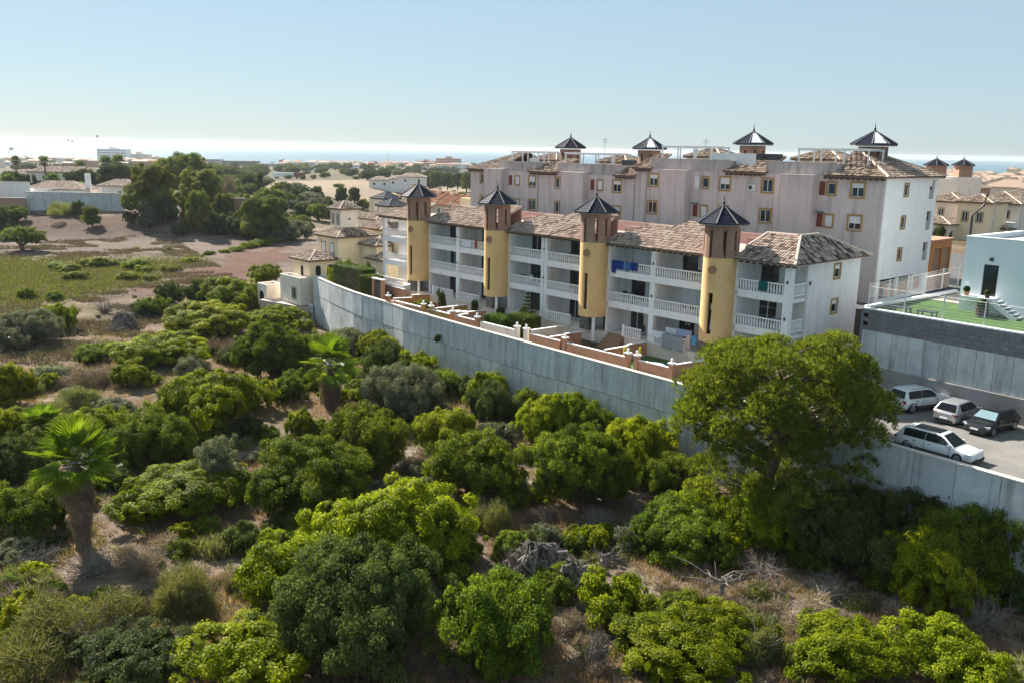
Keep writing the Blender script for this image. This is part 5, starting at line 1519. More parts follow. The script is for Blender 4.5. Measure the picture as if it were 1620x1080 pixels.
# ochre yellow terrace with red tiled roofs beyond
def yrow():
    c = atz(741, 322, 7.5)
    rot = R(-40)
    for k in range(5):
        x = -k * 6.3
        p = (c[0] + math.cos(rot) * x - 2, c[1] + math.sin(rot) * x + 6, gz(c[0], c[1]) - 1.5)
        lab = ['ochre terraced house with red tiled roof nearest the tall block', 'second ochre terraced house from the tall block, red tiled roof', 'middle ochre terraced house of the five, red tiled roof',
               'fourth ochre terraced house from the tall block, red tiled roof', 'ochre terraced house at the far left of the terrace, with solar panel'][k]
        ztop = 9.0 + 0.35 * k
        vols = [(-5.9, 0, 0, 9, 0, ztop - 2, 'orange' if k == 9 else 'cream', 'none', '')]
        t = house(lab, 'terraced house', p, rot, vols, [('-y', -1.8, 0, ztop - 4.6, 1.0, 1.5, dict(trim='white2', mull=1)), ('-y', -4.2, 0, ztop - 4.6, 1.0, 1.5, dict(trim='white2', mull=1))], 'ochre terraced houses')
        q = .42
        zz = ztop - 2.1
        ro = MB().box(-6.1, -5.85, -.3, 9.2, zz + .2, zz + 1.2).obj('roof', M['cream'], t)
        tiles([(-5.85, -.5, zz), (.2, -.5, zz), (.2, 7.0, zz + 7.5 * q), (-5.85, 7.0, zz + 7.5 * q)], (1, 0, 0), (0, 1, q), .4, .6, 'tile3', ro)
        g = MB()
        for x_ in (-6.1, 0.0): g.add([(x_, 0, zz), (x_, 7, zz), (x_, 7, zz + 7.2 * q), (x_ + .2, 0, zz), (x_ + .2, 7, zz), (x_ + .2, 7, zz + 7.2 * q)], [(2, 1, 0), (3, 4, 5), (0, 3, 5, 2)])
        g.obj('gable', M['cream'], t)
        MB().box(-5.6, -.2, 6.8, 7.05, 0, zz + 7.4 * q).obj('back_wall', M['cream'], t)
        ch = MB().box(-4.4, -3.5, 6.2, 7.0, zz + 2.8, zz + 4.3).obj('chimney', M['cream'], t)
        MB().box(-4.5, -3.4, 6.1, 7.1, zz + 4.3, zz + 4.5).obj('chimney_cap', M['wood'], ch)
        if k == 4:
            s = MB(); s.add([(-5, .5, zz + .5), (-1, .5, zz + .5), (-1, 3.6, zz + 1.85), (-5, 3.6, zz + 1.85), (-5, .5, zz + .4), (-1, .5, zz + .4), (-1, 3.6, zz + 1.75), (-5, 3.6, zz + 1.75)], [(0, 1, 2, 3), (7, 6, 5, 4), (0, 4, 5, 1), (3, 2, 6, 7), (0, 3, 7, 4), (1, 5, 6, 2)])
            s.obj('solar_panel', M['glaze2'], t)
yrow()
c = atz(600, 332, 5.0)
house('ochre house with a blank wall and tall chimney, left of the terraced houses', 'house', (c[0] - 1, c[1] + 12, gz(*c) - 1), R(-40), [(-6, 6, 0, 9, 0, 8.6, 'cream', 'flat', ''), (2.0, 3.4, 2, 3, 8.7, 10.6, 'cream', 'none', '')], [('-y', 4, 0, 4.5, 1, 1.3, BO)])
house('ochre flat house against the left end of the tall block', 'house', (*fromuv(59.5, 18.5), 8), GROT, [(-5, 0, 0, 7, 0, 8.2, 'cream', 'flat', '')], [('-y', -2.5, 0, 4.2, 1, 1.2, OC)])

# villas behind the street on the right
def rv(px, py, z, lab, vols, wins, rot=GROT, extra=None):
    c = atz(px, py, z)
    return house(lab, 'villa', (c[0], c[1], z - .6), rot, vols, wins, 'tiled villas beyond the street')
rv(1560, 384, 10.75, 'pink and yellow villa with a pair of ochre framed windows, right of the white gable', [
    (-5, 0, 0, 7, 0, 6.6, 'cream', 'hip', 'tile2'), (-10.6, -5.01, 1.2, 8, 0, 6.4, 'cream2', 'hip', 'tile2'), (-9.8, -4.8, -3, -.01 + 1.2, 0, 3.0, 'cream2', 'hip', 'tile2')],
   [('-y', -3.7, 0, 3.7, .9, 1.5, OC), ('-y', -1.5, 0, 3.7, .9, 1.5, OC), ('-y', -8, 1.2, 4.3, .8, 1.1, OC), ('-y', -8.2, -3, .4, 1.0, 1.8, DK), ('-y', -6.2, -3, .3, 1.2, 2.0, DK)])
rv(1606, 380, 10.75, 'pale villa with a dark wide window and white balcony beside the pink and yellow villa', [(-8, 0, 0, 8, 0, 6.2, 'cream2', 'hip', 'tile2'), (-8, 0, -1.8, -.01, 2.6, 3.5, 'white', 'none', ''), (-7.5, -.5, -3.5, -1.9, 0, 2.4, 'cream', 'hip', 'tile2')], [('-y', -5, 0, 3.7, 2.6, 1.7, DK), ('-y', -1.8, 0, 4, .8, 1.2, OC)])
rv(1650, 372, 10.75, 'pale pink villa at the picture edge with balusters on its balcony', [(-8, 0, 0, 8, 0, 6.8, 'cream2', 'hip', 'tile2'), (-8, 0, -1.8, -.01, 2.6, 3.5, 'white', 'none', '')], [('-y', -6, 0, 3.8, 1.2, 1.8, DK)])
rv(1625, 330, 10.5, 'big cream villa with two round windows under a wide hip roof', [(-14, 0, 0, 10, 0, 6.2, 'cream2', 'hip', 'tile2'), (-20, -14.01, 2, 9, 0, 6.0, 'cream2', 'flat', '')], [('-y', -11.8, 0, 3.2, 1.4, 1.4, DK), ('-y', -7.0, 0, 3.2, 1.4, 1.4, DK), ('-y', -16.5, 2, 2.8, 1.2, 1.6, PL)])
rv(1520, 330, 10.5, 'grey white villa with a tall window half hidden behind the white gable', [(-9, 0, 0, 8, 0, 7.5, 'cream2', 'flat', ''), (-4, -.5, 2, 6, 7.45, 9.8, 'cream2', 'flat', '')], [('-y', -6.6, 0, 3.6, 1.6, 2.2, DK)])
for px_, lab in ((1481, 'dark capped brick roof turret, just right of the white gable roof, far off'), (1524, 'dark capped brick roof turret standing alone against the sea')):
    c = atz(px_, 285, 9.0)
    d_ = 170.0 if px_ < 1500 else 188.0
    r_ = ray(px_, 262); q = r_ * (d_ / r_[1])
    t = thing('turret_house', lab, 'roof turret', (q[0], q[1], 9.5), 0, 'far roof turrets')
    zt = CAMZ + q[2] - 9.5
    MB().box(-4, 3.5, -1.5, 6, 0, zt - 2.4).obj('house_wall', M['cream2'], t)
    MB().box(-1.4, 1.4, -1.4, 1.4, zt - 2.4, zt).obj('brick_wall', M['brick'], t)
    cap_roof(t, 0, 0, zt, 2.3, 1.3)
# chimney flue and lamp posts among them
r_ = ray(1561, 312); q = r_ * (105 / r_[1])
t = tag(MB().tube([(0, 0, -7), (0, 0, -2.2), (1.2, 0, -1.0), (1.5, 0, 0.4)], .16, 8).obj('flue_pipe', M['metald'], None, (q[0] - 1.4, q[1], CAMZ + q[2])), 'dark bent flue pipe in front of the yellow villa wall', 'flue pipe')
def lamp_post(px, ytop, ybot, d_, lab):
    r0, r1 = ray(px, ytop), ray(px, ybot)
    a, b = r0 * (d_ / r0[1]), r1 * (d_ / r1[1])
    h = float(a[2] - b[2])
    t = thing('street_lamp', lab, 'street lamp', (float(b[0]), float(b[1]), CAMZ + float(b[2])), 0, 'street lamps on the right')
    MB().cyl(0, 0, .09, 0, h, 8, .05).obj('pole', M['metalg'], t); MB().box(-.1, .7, -.12, .12, h, h + .12).obj('lamp_head', M['metalg'], t)
lamp_post(1567, 320, 378, 112, 'slim grey street lamp in front of the villas, near the flue pipe')
lamp_post(1610, 300, 372, 118, 'slim street lamp near the picture edge before the villas')

# roofs of the town running back on the right
rr = random.Random(21)
k = 0
for i in range(46):
    px_ = rr.uniform(1440, 1640); py_ = rr.uniform(262, 288)
    d_ = 190 + (290 - py_) ** 1.3 * 12
    r_ = ray(px_, py_); q = r_ * (d_ / r_[1])
    w = rr.uniform(7, 13)
    base = CAMZ + q[2] - 7
    t = thing('town_house', 'tile roofed house of the far town on the right', 'house', (q[0], q[1], base), GROT + rr.choice([0, PI / 2]), 'tile roofed houses of the far town')
    wm = rr.choice(['cream', 'cream2', 'white', 'cream2', 'terra'])
    MB().box(-w / 2, w / 2, -4, 4, -3, 5.5).obj('wall', M[wm], t)
    hw_ = 4.5; zz = 5.6
    rb = MB(); rb.add([(-w / 2 - .5, -4.5, zz), (w / 2 + .5, -4.5, zz), (w / 2 + .5, 4.5, zz), (-w / 2 - .5, 4.5, zz), (-w / 2 + 3.2, 0, zz + 1.9), (w / 2 - 3.2, 0, zz + 1.9)], [(0, 1, 5, 4), (1, 2, 5), (2, 3, 4, 5), (3, 0, 4), (3, 2, 1, 0)], 0, rr.uniform(.3, .7))
    rb.obj('roof', M['tile2'], t)
    for x_ in (-w / 4, w / 4): MB().box(x_ - .5, x_ + .5, -4.03, -3.98, 2.6, 4).obj('window', M['glass'], t)

# ------------------------------------------------------------------ left: walled compound and its neighbours
def onray(px, py, d_):
    r_ = ray(px, py); q = r_ * (d_ / r_[1])
    return float(q[0]), float(q[1]), CAMZ + float(q[2])
def slab_wall(label, a, b, h, mat, thick=.4, name='compound_wall'):
    t = thing(name, label, 'wall', a, math.atan2(b[1] - a[1], b[0] - a[0]))
    L_ = math.hypot(b[0] - a[0], b[1] - a[1])
    MB().box(0, L_, 0, thick, -2, h).obj('wall_body', M[mat], t); MB().box(-.1, L_ + .1, -.08, thick + .08, h + .003, h + .15).obj('coping', M['cope'], t)
    return t
D_ = 246.0
slab_wall('long stained grey concrete wall of the compound at the back of the brown field', onray(42, 334, D_), onray(196, 332, D_), 5.2, 'conc')
slab_wall('white washed higher wall on the far left edge of the field', onray(-30, 312, D_ + 4), onray(48, 312, D_ + 4), 4.2, 'white')
slab_wall('low reddish stone wall under the white wall on the far left', onray(-30, 336, D_ - 1), onray(42, 336, D_ - 1), 4.0, 'brick')
slab_wall('red brown brick ruin wall among trees behind the field', onray(372, 342, 236), onray(402, 340, 236), 4.6, 'brick')
x, y, z = onray(90, 316, D_ + 10)
house('white bungalow with a pink tiled roof behind the compound wall', 'bungalow', (x, y, z - 2.5), R(4), [(-9, 8, 0, 10, 0, 5.2, 'white', 'hip', 'tile'), (8.01, 12, 0, 3, 0, 3.8, 'white', 'flat', '')], [('-y', -4, 0, 2.7, 1.4, 1.2, DK), ('-y', 9.2, 0, 2.2, .9, 1.1, DK), ('-y', 11, 0, 2.2, .7, 1.1, DK)])
x, y, z = onray(62, 318, D_ + 6)
house('small flat white outhouse with one window beside the bungalow', 'outhouse', (x, y, z - 2), R(4), [(-3, 2.5, 0, 4, 0, 4.6, 'white', 'flat', '')], [('-y', 0, 0, 2.6, .9, 1.1, DK)])
x, y, z = onray(190, 312, D_ + 14)
house('house with a pinkish hip roof and white chimney between the dark trees and the compound', 'house', (x, y, z - 2), R(6), [(-6, 5, 0, 8, 0, 5, 'cream2', 'hip', 'tile'), (-9.5, -8.2, 0, 1.2, 0, 8.6, 'white', 'none', ''), (4.2, 5.2, 1, 2, 5.2, 8, 'white', 'none', '')], [('-y', 0, 0, 2.4, 1.2, 1.2, DK)])
for px_, py_, w, lab in ((50, 277, 22, 'long pale house block with hip roof behind the palms on the far left'), (95, 272, 26, 'long beige house block right behind the lone round palm'), (10, 283, 14, 'pale house at the far left edge among palms'), (8, 305, 9, 'low white hut at the left edge above the white wall'), (600, 285, 12, 'pale green roofed pavilion beyond the terraced houses'), (652, 280, 16, 'white house with a pale roof beyond the terraced houses'), (628, 283, 9, 'small cream house between the pavilion and the white house')):
    d_ = 360 if px_ < 200 else 520
    if py_ > 300: d_ = 262
    x, y, z = onray(px_, py_, d_)
    house(lab, 'house', (x, y, z - 5), R(3), [(-w / 2, w / 2, 0, 10, -3, 4.6, 'cream2' if px_ < 200 else 'white', 'hip', 'tile2' if px_ < 200 else 'tile')], [('-y', -w / 4, 0, 2.0, 1.3, 1.3, DK), ('-y', w / 4, 0, 2.0, 1.3, 1.3, DK)], None, 'house', .6, .8)
# field lorries
x, y, z = onray(452, 284, 640)
t = thing('lorry', 'white lorry trailer with a red container end parked beyond the tan field', 'lorry', (x, y, gz(x, y)), R(2))
MB().box(-9, 6, -1.3, 1.3, 1.2, 4.2).obj('trailer', M['white2'], t); MB().box(6.3, 14, -1.3, 1.3, 1.0, 4.4).obj('container', M['red'], t)
for x_ in (-7, -5.5, 3, 8, 12): MB().cyl(0, 0, .55, -1.3, 1.3, 12).obj('wheel', M['tyre'], t, (x_, 0, .55)).rotation_euler = (R(90), 0, 0)

# ------------------------------------------------------------------ coast: hotels, far town, ferris wheel
def block(px0, px1, ytop, d_, depth, mat, lab, cat='building', nwin=0, rows=0, group=None, name='coastal_building', ridge=0):
    x0, y0, z0 = onray(px0, ytop, d_); x1, y1, z1 = onray(px1, ytop, d_)
    g = gz((x0 + x1) / 2, d_)
    h = (z0 + z1) / 2 - g
    t = thing(name, lab, cat, ((x0 + x1) / 2, d_, g), 0, group)
    w = x1 - x0
    MB().box(-w / 2, w / 2, 0, depth, -2, h).obj('wall', M[mat], t)
    if ridge: MB().box(-w * .12, w * .12, depth * .2, depth * .8, h + .003, h + ridge).obj('roof_house', M[mat], t)
    if rows:
        wn = MB()
        for r_ in range(rows):
            zc = h * (r_ + .5) / rows
            for k in range(nwin):
                c = -w / 2 + w * (k + .5) / nwin
                wn.box(c - w / nwin * .32, c + w / nwin * .32, -.3, 0.05, zc - h / rows * .22, zc + h / rows * .22)
        o = wn.obj('window_rows', M['glaze2'], t)
    return t
block(153, 198, 236, 1950, 30, 'pale', 'tall white hotel slab on the shore at the left, against the glittering sea', 'hotel', 12, 5, None, 'hotel', 4)
block(200, 234, 244, 1980, 25, 'cream2', 'lower brownish hotel right of the white hotel slab', 'hotel', 10, 4, None, 'hotel', 5)
block(237, 255, 249, 2000, 20, 'cream2', 'small pinkish hotel at the right end of the hotel group', 'hotel', 6, 3, None, 'hotel', 3)
block(281, 289, 247, 2050, 14, 'cream2', 'narrow pale block rising behind the big green trees', 'building', 3, 4)
block(315, 348, 252, 1700, 20, 'grey', 'low grey building behind the big green trees', 'building', 8, 2)
block(352, 405, 255, 1500, 25, 'glaze2', 'long dark blue grey building block on the shore plain', 'building', 14, 3)
block(405, 446, 259, 1480, 25, 'grey', 'lower grey building right of the dark blue grey block', 'building', 12, 2)
block(690, 728, 251, 1900, 30, 'terra', 'large pinkish hotel on the shore left of the tall block', 'hotel', 10, 4, None, 'hotel', 4)
block(657, 690, 255, 1950, 20, 'terra', 'lower pinkish hotel left of the large pinkish one', 'hotel', 8, 3, None, 'hotel', 3)
block(722, 742, 260, 1500, 20, 'white', 'white block beside the tall block, in front of the pinkish hotel', 'building', 4, 2)
rr = random.Random(5)
def coast(px, py, d_, lab, grp):
    x, y, z = onray(px, py, d_)
    g = gz(x, y)
    w = rr.uniform(9, 22); h = rr.choice([5, 6, 8, 9])
    t = thing('coastal_house', lab, 'house', (x, y, g), R(rr.uniform(-20, 20)), grp)
    MB().box(-w / 2, w / 2, 0, 9, -2, h).obj('wall', M[rr.choice(['white', 'cream2', 'white', 'cream', 'cream2', 'terra'])], t)
    r_ = MB(); r_.add([(-w / 2 - .4, -.4, h), (w / 2 + .4, -.4, h), (w / 2 + .4, 9.4, h), (-w / 2 - .4, 9.4, h), (-w / 2 + 2, 4.5, h + 1.6), (w / 2 - 2, 4.5, h + 1.6)], [(0, 1, 5, 4), (1, 2, 5), (2, 3, 4, 5), (3, 0, 4), (3, 2, 1, 0)], 0, rr.uniform(.3, .8))
    r_.obj('roof', M[rr.choice(['tile', 'tile2', 'tile3'])], t)
    wn = MB()
    for k in range(max(2, int(w / 4))): wn.box(-w / 2 + 1 + k * 4, -w / 2 + 2.4 + k * 4, -.15, .02, h * .45, h * .7)
    wn.obj('window', M['glass'], t)
for i in range(120):
    px_ = rr.uniform(450, 745); d_ = rr.uniform(1350, 2150)
    coast(px_, 300, d_, 'small pale house of the coastal strip in the middle distance', 'houses of the coastal strip')
for i in range(70):
    px_ = rr.uniform(-10, 320); d_ = rr.uniform(900, 2150)
    coast(px_, 300, d_, 'small pale house of the coastal strip behind the left palms', 'houses of the left coastal strip')
for i in range(60):
    px_ = rr.uniform(1440, 1640); d_ = rr.uniform(700, 2150)
    coast(px_, 300, d_, 'small pale house of the distant coastal town behind the right villas', 'houses of the right coastal town')
x, y, z = onray(41, 256, 2100)
t = thing('ferris_wheel', 'pale ferris wheel on the shore at the far left', 'ferris wheel', (x, y, gz(x, y)), 0)
rw = 15.0; hz = 17.5
w = MB()
for s_ in (-1, 1): w.tube([(rw * math.cos(2 * PI * k / 28), s_ * 1.0, hz + rw * math.sin(2 * PI * k / 28)) for k in range(29)], .35, 4)
w.obj('rim', M['metalw'], t)
w = MB()
for k in range(14): w.bar((0, 0, hz), (rw * math.cos(2 * PI * k / 14), 0, hz + rw * math.sin(2 * PI * k / 14)), .14, 3)
w.obj('spokes', M['metalw'], t)
w = MB(); [w.bar((s_ * 7, q * 2, 0), (0, q * 2, hz), .5, 5) for s_ in (-1, 1) for q in (-1, 1)]; w.obj('stand', M['metalw'], t)
for k in range(14): MB().box(-.9, .9, -.9, .9, -2.2, -.2).obj('gondola', M['metalw'], t, (rw * math.cos(2 * PI * k / 14), 0, hz + rw * math.sin(2 * PI * k / 14)))
x, y, z = onray(20, 256, 2080)
t = thing('ride_tower', 'spindly fairground ride frame left of the ferris wheel', 'fairground ride', (x, y, gz(x, y)), 0)
w = MB(); [w.bar((a, 0, 0), (a * .8, 0, 22), .6, 5) for a in (-9, 9)]; w.bar((-12, 0, 22), (12, 0, 22), .7, 5); w.bar((-9, 0, 8), (9, 0, 20), .4, 4); w.bar((9, 0, 8), (-9, 0, 20), .4, 4); w.obj('frame', M['metalg'], t)
MB().box(-4, 4, -2, 2, 24, 30).obj('top_car', M['metalg'], t)
for px_, d_, h, lab in ((157, 1940, 58, 'thin mast beside the white hotel slab'), (111, 2000, 50, 'pair mast on the far left shore, left one'), (117, 2000, 48, 'pair mast on the far left shore, right one'), (614, 1900, 40, 'tower crane silhouette over the coastal strip')):
    x, y, z = onray(px_, 255, d_)
    t = thing('mast', lab, 'mast', (x, y, gz(x, y)), 0)
    MB().cyl(0, 0, .5, 0, h, 6, .25).obj('pole', M['metalg'], t)
    (MB().box(-12, 18, -.4, .4, h, h + 1) if h == 40 else MB().box(-2, 2, -1, 1, h - 5, h - 1)).obj('arm' if h == 40 else 'antenna_box', M['metalg'], t)

# ------------------------------------------------------------------ vegetation
def quads(C, N, size, asp, r_, curl=0.0):
    """n leaf quads at C facing N with random spin"""
    n = len(C)
    N = N / (np.linalg.norm(N, axis=1, keepdims=True) + 1e-9)
    t = r_.normal(size=(n, 3)); t -= N * (t * N).sum(1, keepdims=True); t /= (np.linalg.norm(t, axis=1, keepdims=True) + 1e-9)
    b = np.cross(N, t)
    s = size[:, None] * 0.5
    k = N * s * curl
    V = np.stack([C - t * s - b * s * asp * .35, C + b * s * asp * -1.0 + k, C + t * s, C + b * s * asp + k], 1)
    F = np.arange(n * 4).reshape(n, 4)
    return V.reshape(-1, 3), F
STYLE = dict(  # lobes per crown, lobe radius, leaf length, aspect, normal scatter, leaves per m2, unevenness
    lentisk=(95, .165, .125, .60, 1.1, 235, .35), green=(70, .18, .12, .5, 1.5, 235, .45), dark_l=(60, .19, .12, .45, 1.7, 235, .5),
    grey_l=(60, .2, .17, .22, 1.8, 190, .35), hedge=(60, .2, .16, .6, .9, 160, .05), pinef=(60, .24, .30, .18, 1.5, 170, .3))
def crown_arrays(sp, Rn, seed, ratio=0.8):
    """a crown of a few uneven masses, each built of many leaf clumps"""
    K, lr, leaf, asp, sc, dens, unev = STYLE[sp]
    r_ = np.random.default_rng(seed)
    ci = NOM.index(Rn)
    nb = [4, 7, 10, 13][ci]
    a = 2 * PI * (np.arange(nb) * .618 + r_.uniform(0, .25, nb)); f = np.sqrt((np.arange(nb) + .4) / nb) * r_.uniform(.75, 1.08, nb) * .72
    BR = r_.uniform(.30, .46, nb) * [1.35, 1.2, 1.08, .98][ci] * (1 + unev * r_.uniform(-.6, .8, nb))
    BC = np.stack([np.cos(a) * f, np.sin(a) * f, .10 + .60 * np.sqrt(np.maximum(0, 1 - f ** 2)) * r_.uniform(.45, 1.05, nb)], 1)
    lr = lr * [1.1, .8, .6, .5][ci]
    per = np.maximum(5, (1.5 * (BR / lr) ** 2).astype(int))
    bi = np.repeat(np.arange(nb), per)
    K = len(bi)
    d = r_.normal(size=(K, 3)); d /= np.linalg.norm(d, axis=1, keepdims=True)
    d[:, 2] = np.where(d[:, 2] < -.35, -d[:, 2], d[:, 2])
    LC = BC[bi] + d * (BR[bi] * np.where(r_.random(K) < .22, r_.uniform(1.0, 1.28, K), r_.uniform(.7, 1.05, K)))[:, None]
    LR = lr * r_.uniform(.5, 1.5, K)
    ok = LC[:, 2] > .03
    for k in range(nb): ok &= ~((np.linalg.norm(LC - BC[k], axis=1) < BR[k] * .72) & (bi != k))
    LC, LR, d, bi = LC[ok], LR[ok], d[ok], bi[ok]
    K = len(LC)
    area = 4 * PI * (LR * Rn) ** 2
    cnt = np.maximum(7, (area * dens * .55).astype(int))
    idx = np.repeat(np.arange(K), cnt)
    n = len(idx)
    q = r_.normal(size=(n, 3)); q /= np.linalg.norm(q, axis=1, keepdims=True)
    flip = (q * d[idx]).sum(1) < -.2
    q[flip] *= -1
    P = LC[idx] + q * (LR[idx] * r_.uniform(.35, 1.3, n))[:, None]
    out = q * .8 + d[idx] * .35 + np.array([0, 0, .45]) + r_.normal(size=(n, 3)) * sc * .45
    tint = np.clip(.5 + r_.normal(0, .24, n) + r_.normal(0, .17, K)[idx] + r_.normal(0, .08, nb)[bi[idx]], 0, 1)
    P = P * Rn * np.array([1, 1, ratio])
    kx, kz = Rn / np.percentile(np.hypot(P[:, 0], P[:, 1]), 97), ratio * Rn / np.percentile(P[:, 2], 99.5)
    P = P * np.array([kx, kx, kz])
    low = P[:, 2] > 0.02 * Rn
    P, out, tint = P[low], out[low], tint[low]
    V, F = quads(P, out, leaf * [1, 1, 1, 1.25][ci] * r_.uniform(.6, 1.3, len(P)), asp, r_, .25)
    m_ = int(70 + 150 * Rn)
    k = r_.integers(0, nb, m_)
    g = r_.normal(size=(m_, 3)); g /= np.linalg.norm(g, axis=1, keepdims=True)
    g = (BC[k] + g * (BR[k] * r_.uniform(.2, .74, m_))[:, None]) * Rn * np.array([1, 1, ratio])
    g = g * np.array([kx, kx, kz]); g[:, 2] = np.maximum(g[:, 2], .08 * Rn)
    V2, F2 = quads(g, r_.normal(size=(m_, 3)), np.full(m_, .30 * Rn ** .7), .8, r_, .2)
    V = np.concatenate([V, V2]); F = np.concatenate([F, F2 + len(P) * 4]); tint = np.concatenate([tint, np.full(m_, .3)])
    stems = MB()
    for k in range(nb):
        e = BC[k] * Rn * np.array([kx, kx, ratio * kz])
        b0 = np.array([.08, 0, 0]) * r_.normal()
        stems.tube([(b0[0], b0[1], -.15), (e[0] * .35, e[1] * .35, e[2] * .45), tuple(e)], [.06 * Rn ** .7, .045 * Rn ** .7, .02], 5)
    for k in range(10 + 4 * ci):                       # bare twigs poking out
        c = LC[r_.integers(K)] * Rn * np.array([kx, kx, ratio * kz]); e = c * r_.uniform(1.02, 1.15) + r_.normal(size=3) * .12 * Rn; e[2] = max(e[2], .1)
        stems.tube([c * .6, c, e], [.022, .015, .006], 3)
    return V, F, tint, stems
NOM = [0.85, 1.7, 3.0, 4.8]
_veg = {}
def veg(sp, ci, var):
    k = (sp, ci, var)
    if k not in _veg:
        V, F, T, st = crown_arrays(sp, NOM[ci], hash_(sp) + ci * 31 + var * 101)
        _veg[k] = (raw_mesh('foliage', V, F, M[sp if sp != 'pinef' else 'pine'], T), st.mesh('stems', M['trunk']))
    return _veg[k]
def hash_(s): return sum(ord(c) * (i + 3) for i, c in enumerate(s)) % 1000
def broom_mesh(sp, ci, var):
    """wiry shrub: several ragged tussocks of thin upright stems"""
    k = (sp, ci, var)
    if k not in _veg:
        Rn = NOM[ci]; r_ = np.random.default_rng(hash_(sp) + ci * 7 + var)
        n = int(1700 * Rn ** 1.5)
        nb = 9
        bx = r_.normal(size=(nb, 2)) * .42 * Rn; br = r_.uniform(.28, .55, nb) * Rn; bh = r_.uniform(.45, 1.0, nb) * Rn * .95
        b = r_.integers(0, nb, n)
        a = r_.uniform(0, 2 * PI, n); f = np.sqrt(r_.random(n))
        el = np.clip(r_.normal(0.95, .4, n), .05, 1.5)
        zt = np.sqrt(np.maximum(0, 1 - f ** 2)) * bh[b]
        C = np.stack([bx[b, 0] + np.cos(a) * f * br[b], bx[b, 1] + np.sin(a) * f * br[b], zt * r_.uniform(.25, 1.08, n) + .04], 1)
        d = np.stack([np.cos(a) * np.cos(el), np.sin(a) * np.cos(el), np.sin(el)], 1) + r_.normal(size=(n, 3)) * .35
        d /= np.linalg.norm(d, axis=1, keepdims=True)
        L = r_.uniform(.15, .5, n)[:, None] * Rn ** .5
        s = np.cross(d, r_.normal(size=(n, 3))); s /= np.linalg.norm(s, axis=1, keepdims=True); s *= .018 if sp == 'broom' else .015
        V = np.stack([C - d * L * .5 - s, C - d * L * .5 + s, C + d * L * .5 + s * .5, C + d * L * .5 - s * .5], 1).reshape(-1, 3)
        F = np.arange(n * 4).reshape(n, 4)
        T = np.clip(r_.normal(.5, .2, n) + r_.normal(0, .14, nb)[b], 0, 1)
        tw = twig_mb(Rn, 34, r_)
        _veg[k] = (raw_mesh('foliage', V, F, M[sp], T), tw.mesh('stems', M['deadwood']))
    return _veg[k]
def twig_mb(Rn, n, r_):
    mb = MB()
    for k in range(n):
        a = r_.uniform(0, 2 * PI); el = r_.uniform(.25, 1.3)
        p = np.array([r_.normal() * .12, r_.normal() * .12, 0.0]); d = np.array([math.cos(a) * math.cos(el), math.sin(a) * math.cos(el), math.sin(el)])
        pts = [p.copy()]
        for q in range(4):
            p = p + d * Rn * r_.uniform(.18, .3); d = d + r_.normal(size=3) * .35; d /= np.linalg.norm(d); p[2] = max(p[2], .03); pts.append(p.copy())
        mb.tube(pts, [.028 * Rn ** .5, .022 * Rn ** .5, .016, .011, .006], 4, 0, r_.uniform(.2, .8))
        for q in range(2):
            b = pts[2 + q]; e = b + r_.normal(size=3) * Rn * .2; e[2] = max(e[2], .03)
            mb.tube([b, (b + e) / 2 + r_.normal(size=3) * .04, e], [.013, .01, .005], 3)
    return mb
def deadshrub_mesh(ci, var):
    k = ('deads', ci, var)
    if k not in _veg:
        r_ = np.random.default_rng(90 + ci * 7 + var)
        _veg[k] = (twig_mb(NOM[ci], 70, r_).mesh('branches', M['deadwood']), None)
    return _veg[k]
def meshes(sp, ci, var):
    if sp in ('broom', 'dry'): return broom_mesh(sp, ci, var)
    if sp == 'deads': return deadshrub_mesh(ci, var)
    return veg(sp, ci, var)
def plant_at(x, y, z, Rr, H, sp, label, cat, name, group=None, k=0):
    ci = int(np.argmin([abs(math.log(Rr / n_)) for n_ in NOM]))
    var = k % (1 if ci == 3 else 2 if ci == 2 else 3 if sp in ('lentisk', 'green') else 2)
    f, s = meshes(sp, ci, var)
    t = thing(name, label, cat, (x, y, z - 0.05), rnd.uniform(0, 2 * PI), group)
    zn = NOM[ci] * (.8 if sp not in ('broom', 'dry', 'deads') else .95)
    t.scale = (Rr / NOM[ci], Rr / NOM[ci] * rnd.uniform(.88, 1.1), H / zn)
    link('foliage' if sp != 'deads' else 'branches', f, t)
    if s: link('stems', s, t)
    return t
PLACED = []
def place(px, yb, w, h, sp, label, name='shrub', cat='shrub', group=None, hmin=.62):
    x, y, z = hit(px, yb - 1)
    d = math.hypot(x, y)
    Rr = w / 2 * math.sqrt(x * x + y * y + (CAMZ - z) ** 2) / FPX
    x, y = x * (1 + Rr * .7 / d), y * (1 + Rr * .7 / d)
    for _ in range(12):                     # keep clear of the retaining wall
        ws = float(wall_side(x, y))
        if not (-.6 * Rr < ws < 12) or yb < 500 or px < 470: break
        x, y = x - .25, y - .2
    z = gz(x, y)
    lo, hi = .2, 40.0
    for _ in range(30):
        m_ = (lo + hi) / 2
        if proj(x, y, z + m_)[1] > yb - h: lo = m_
        else: hi = m_
    # the outline of a dome seen from above stands higher than its axis suggests
    H = max(hmin * Rr, lo * .95)
    if H > 1.5 * Rr and sp != Q: H = 1.5 * Rr; Rr *= 1.08
    PLACED.append((x, y, Rr))
    return plant_at(x, y, z, Rr, H, sp, label, cat, name, group, len(PLACED))

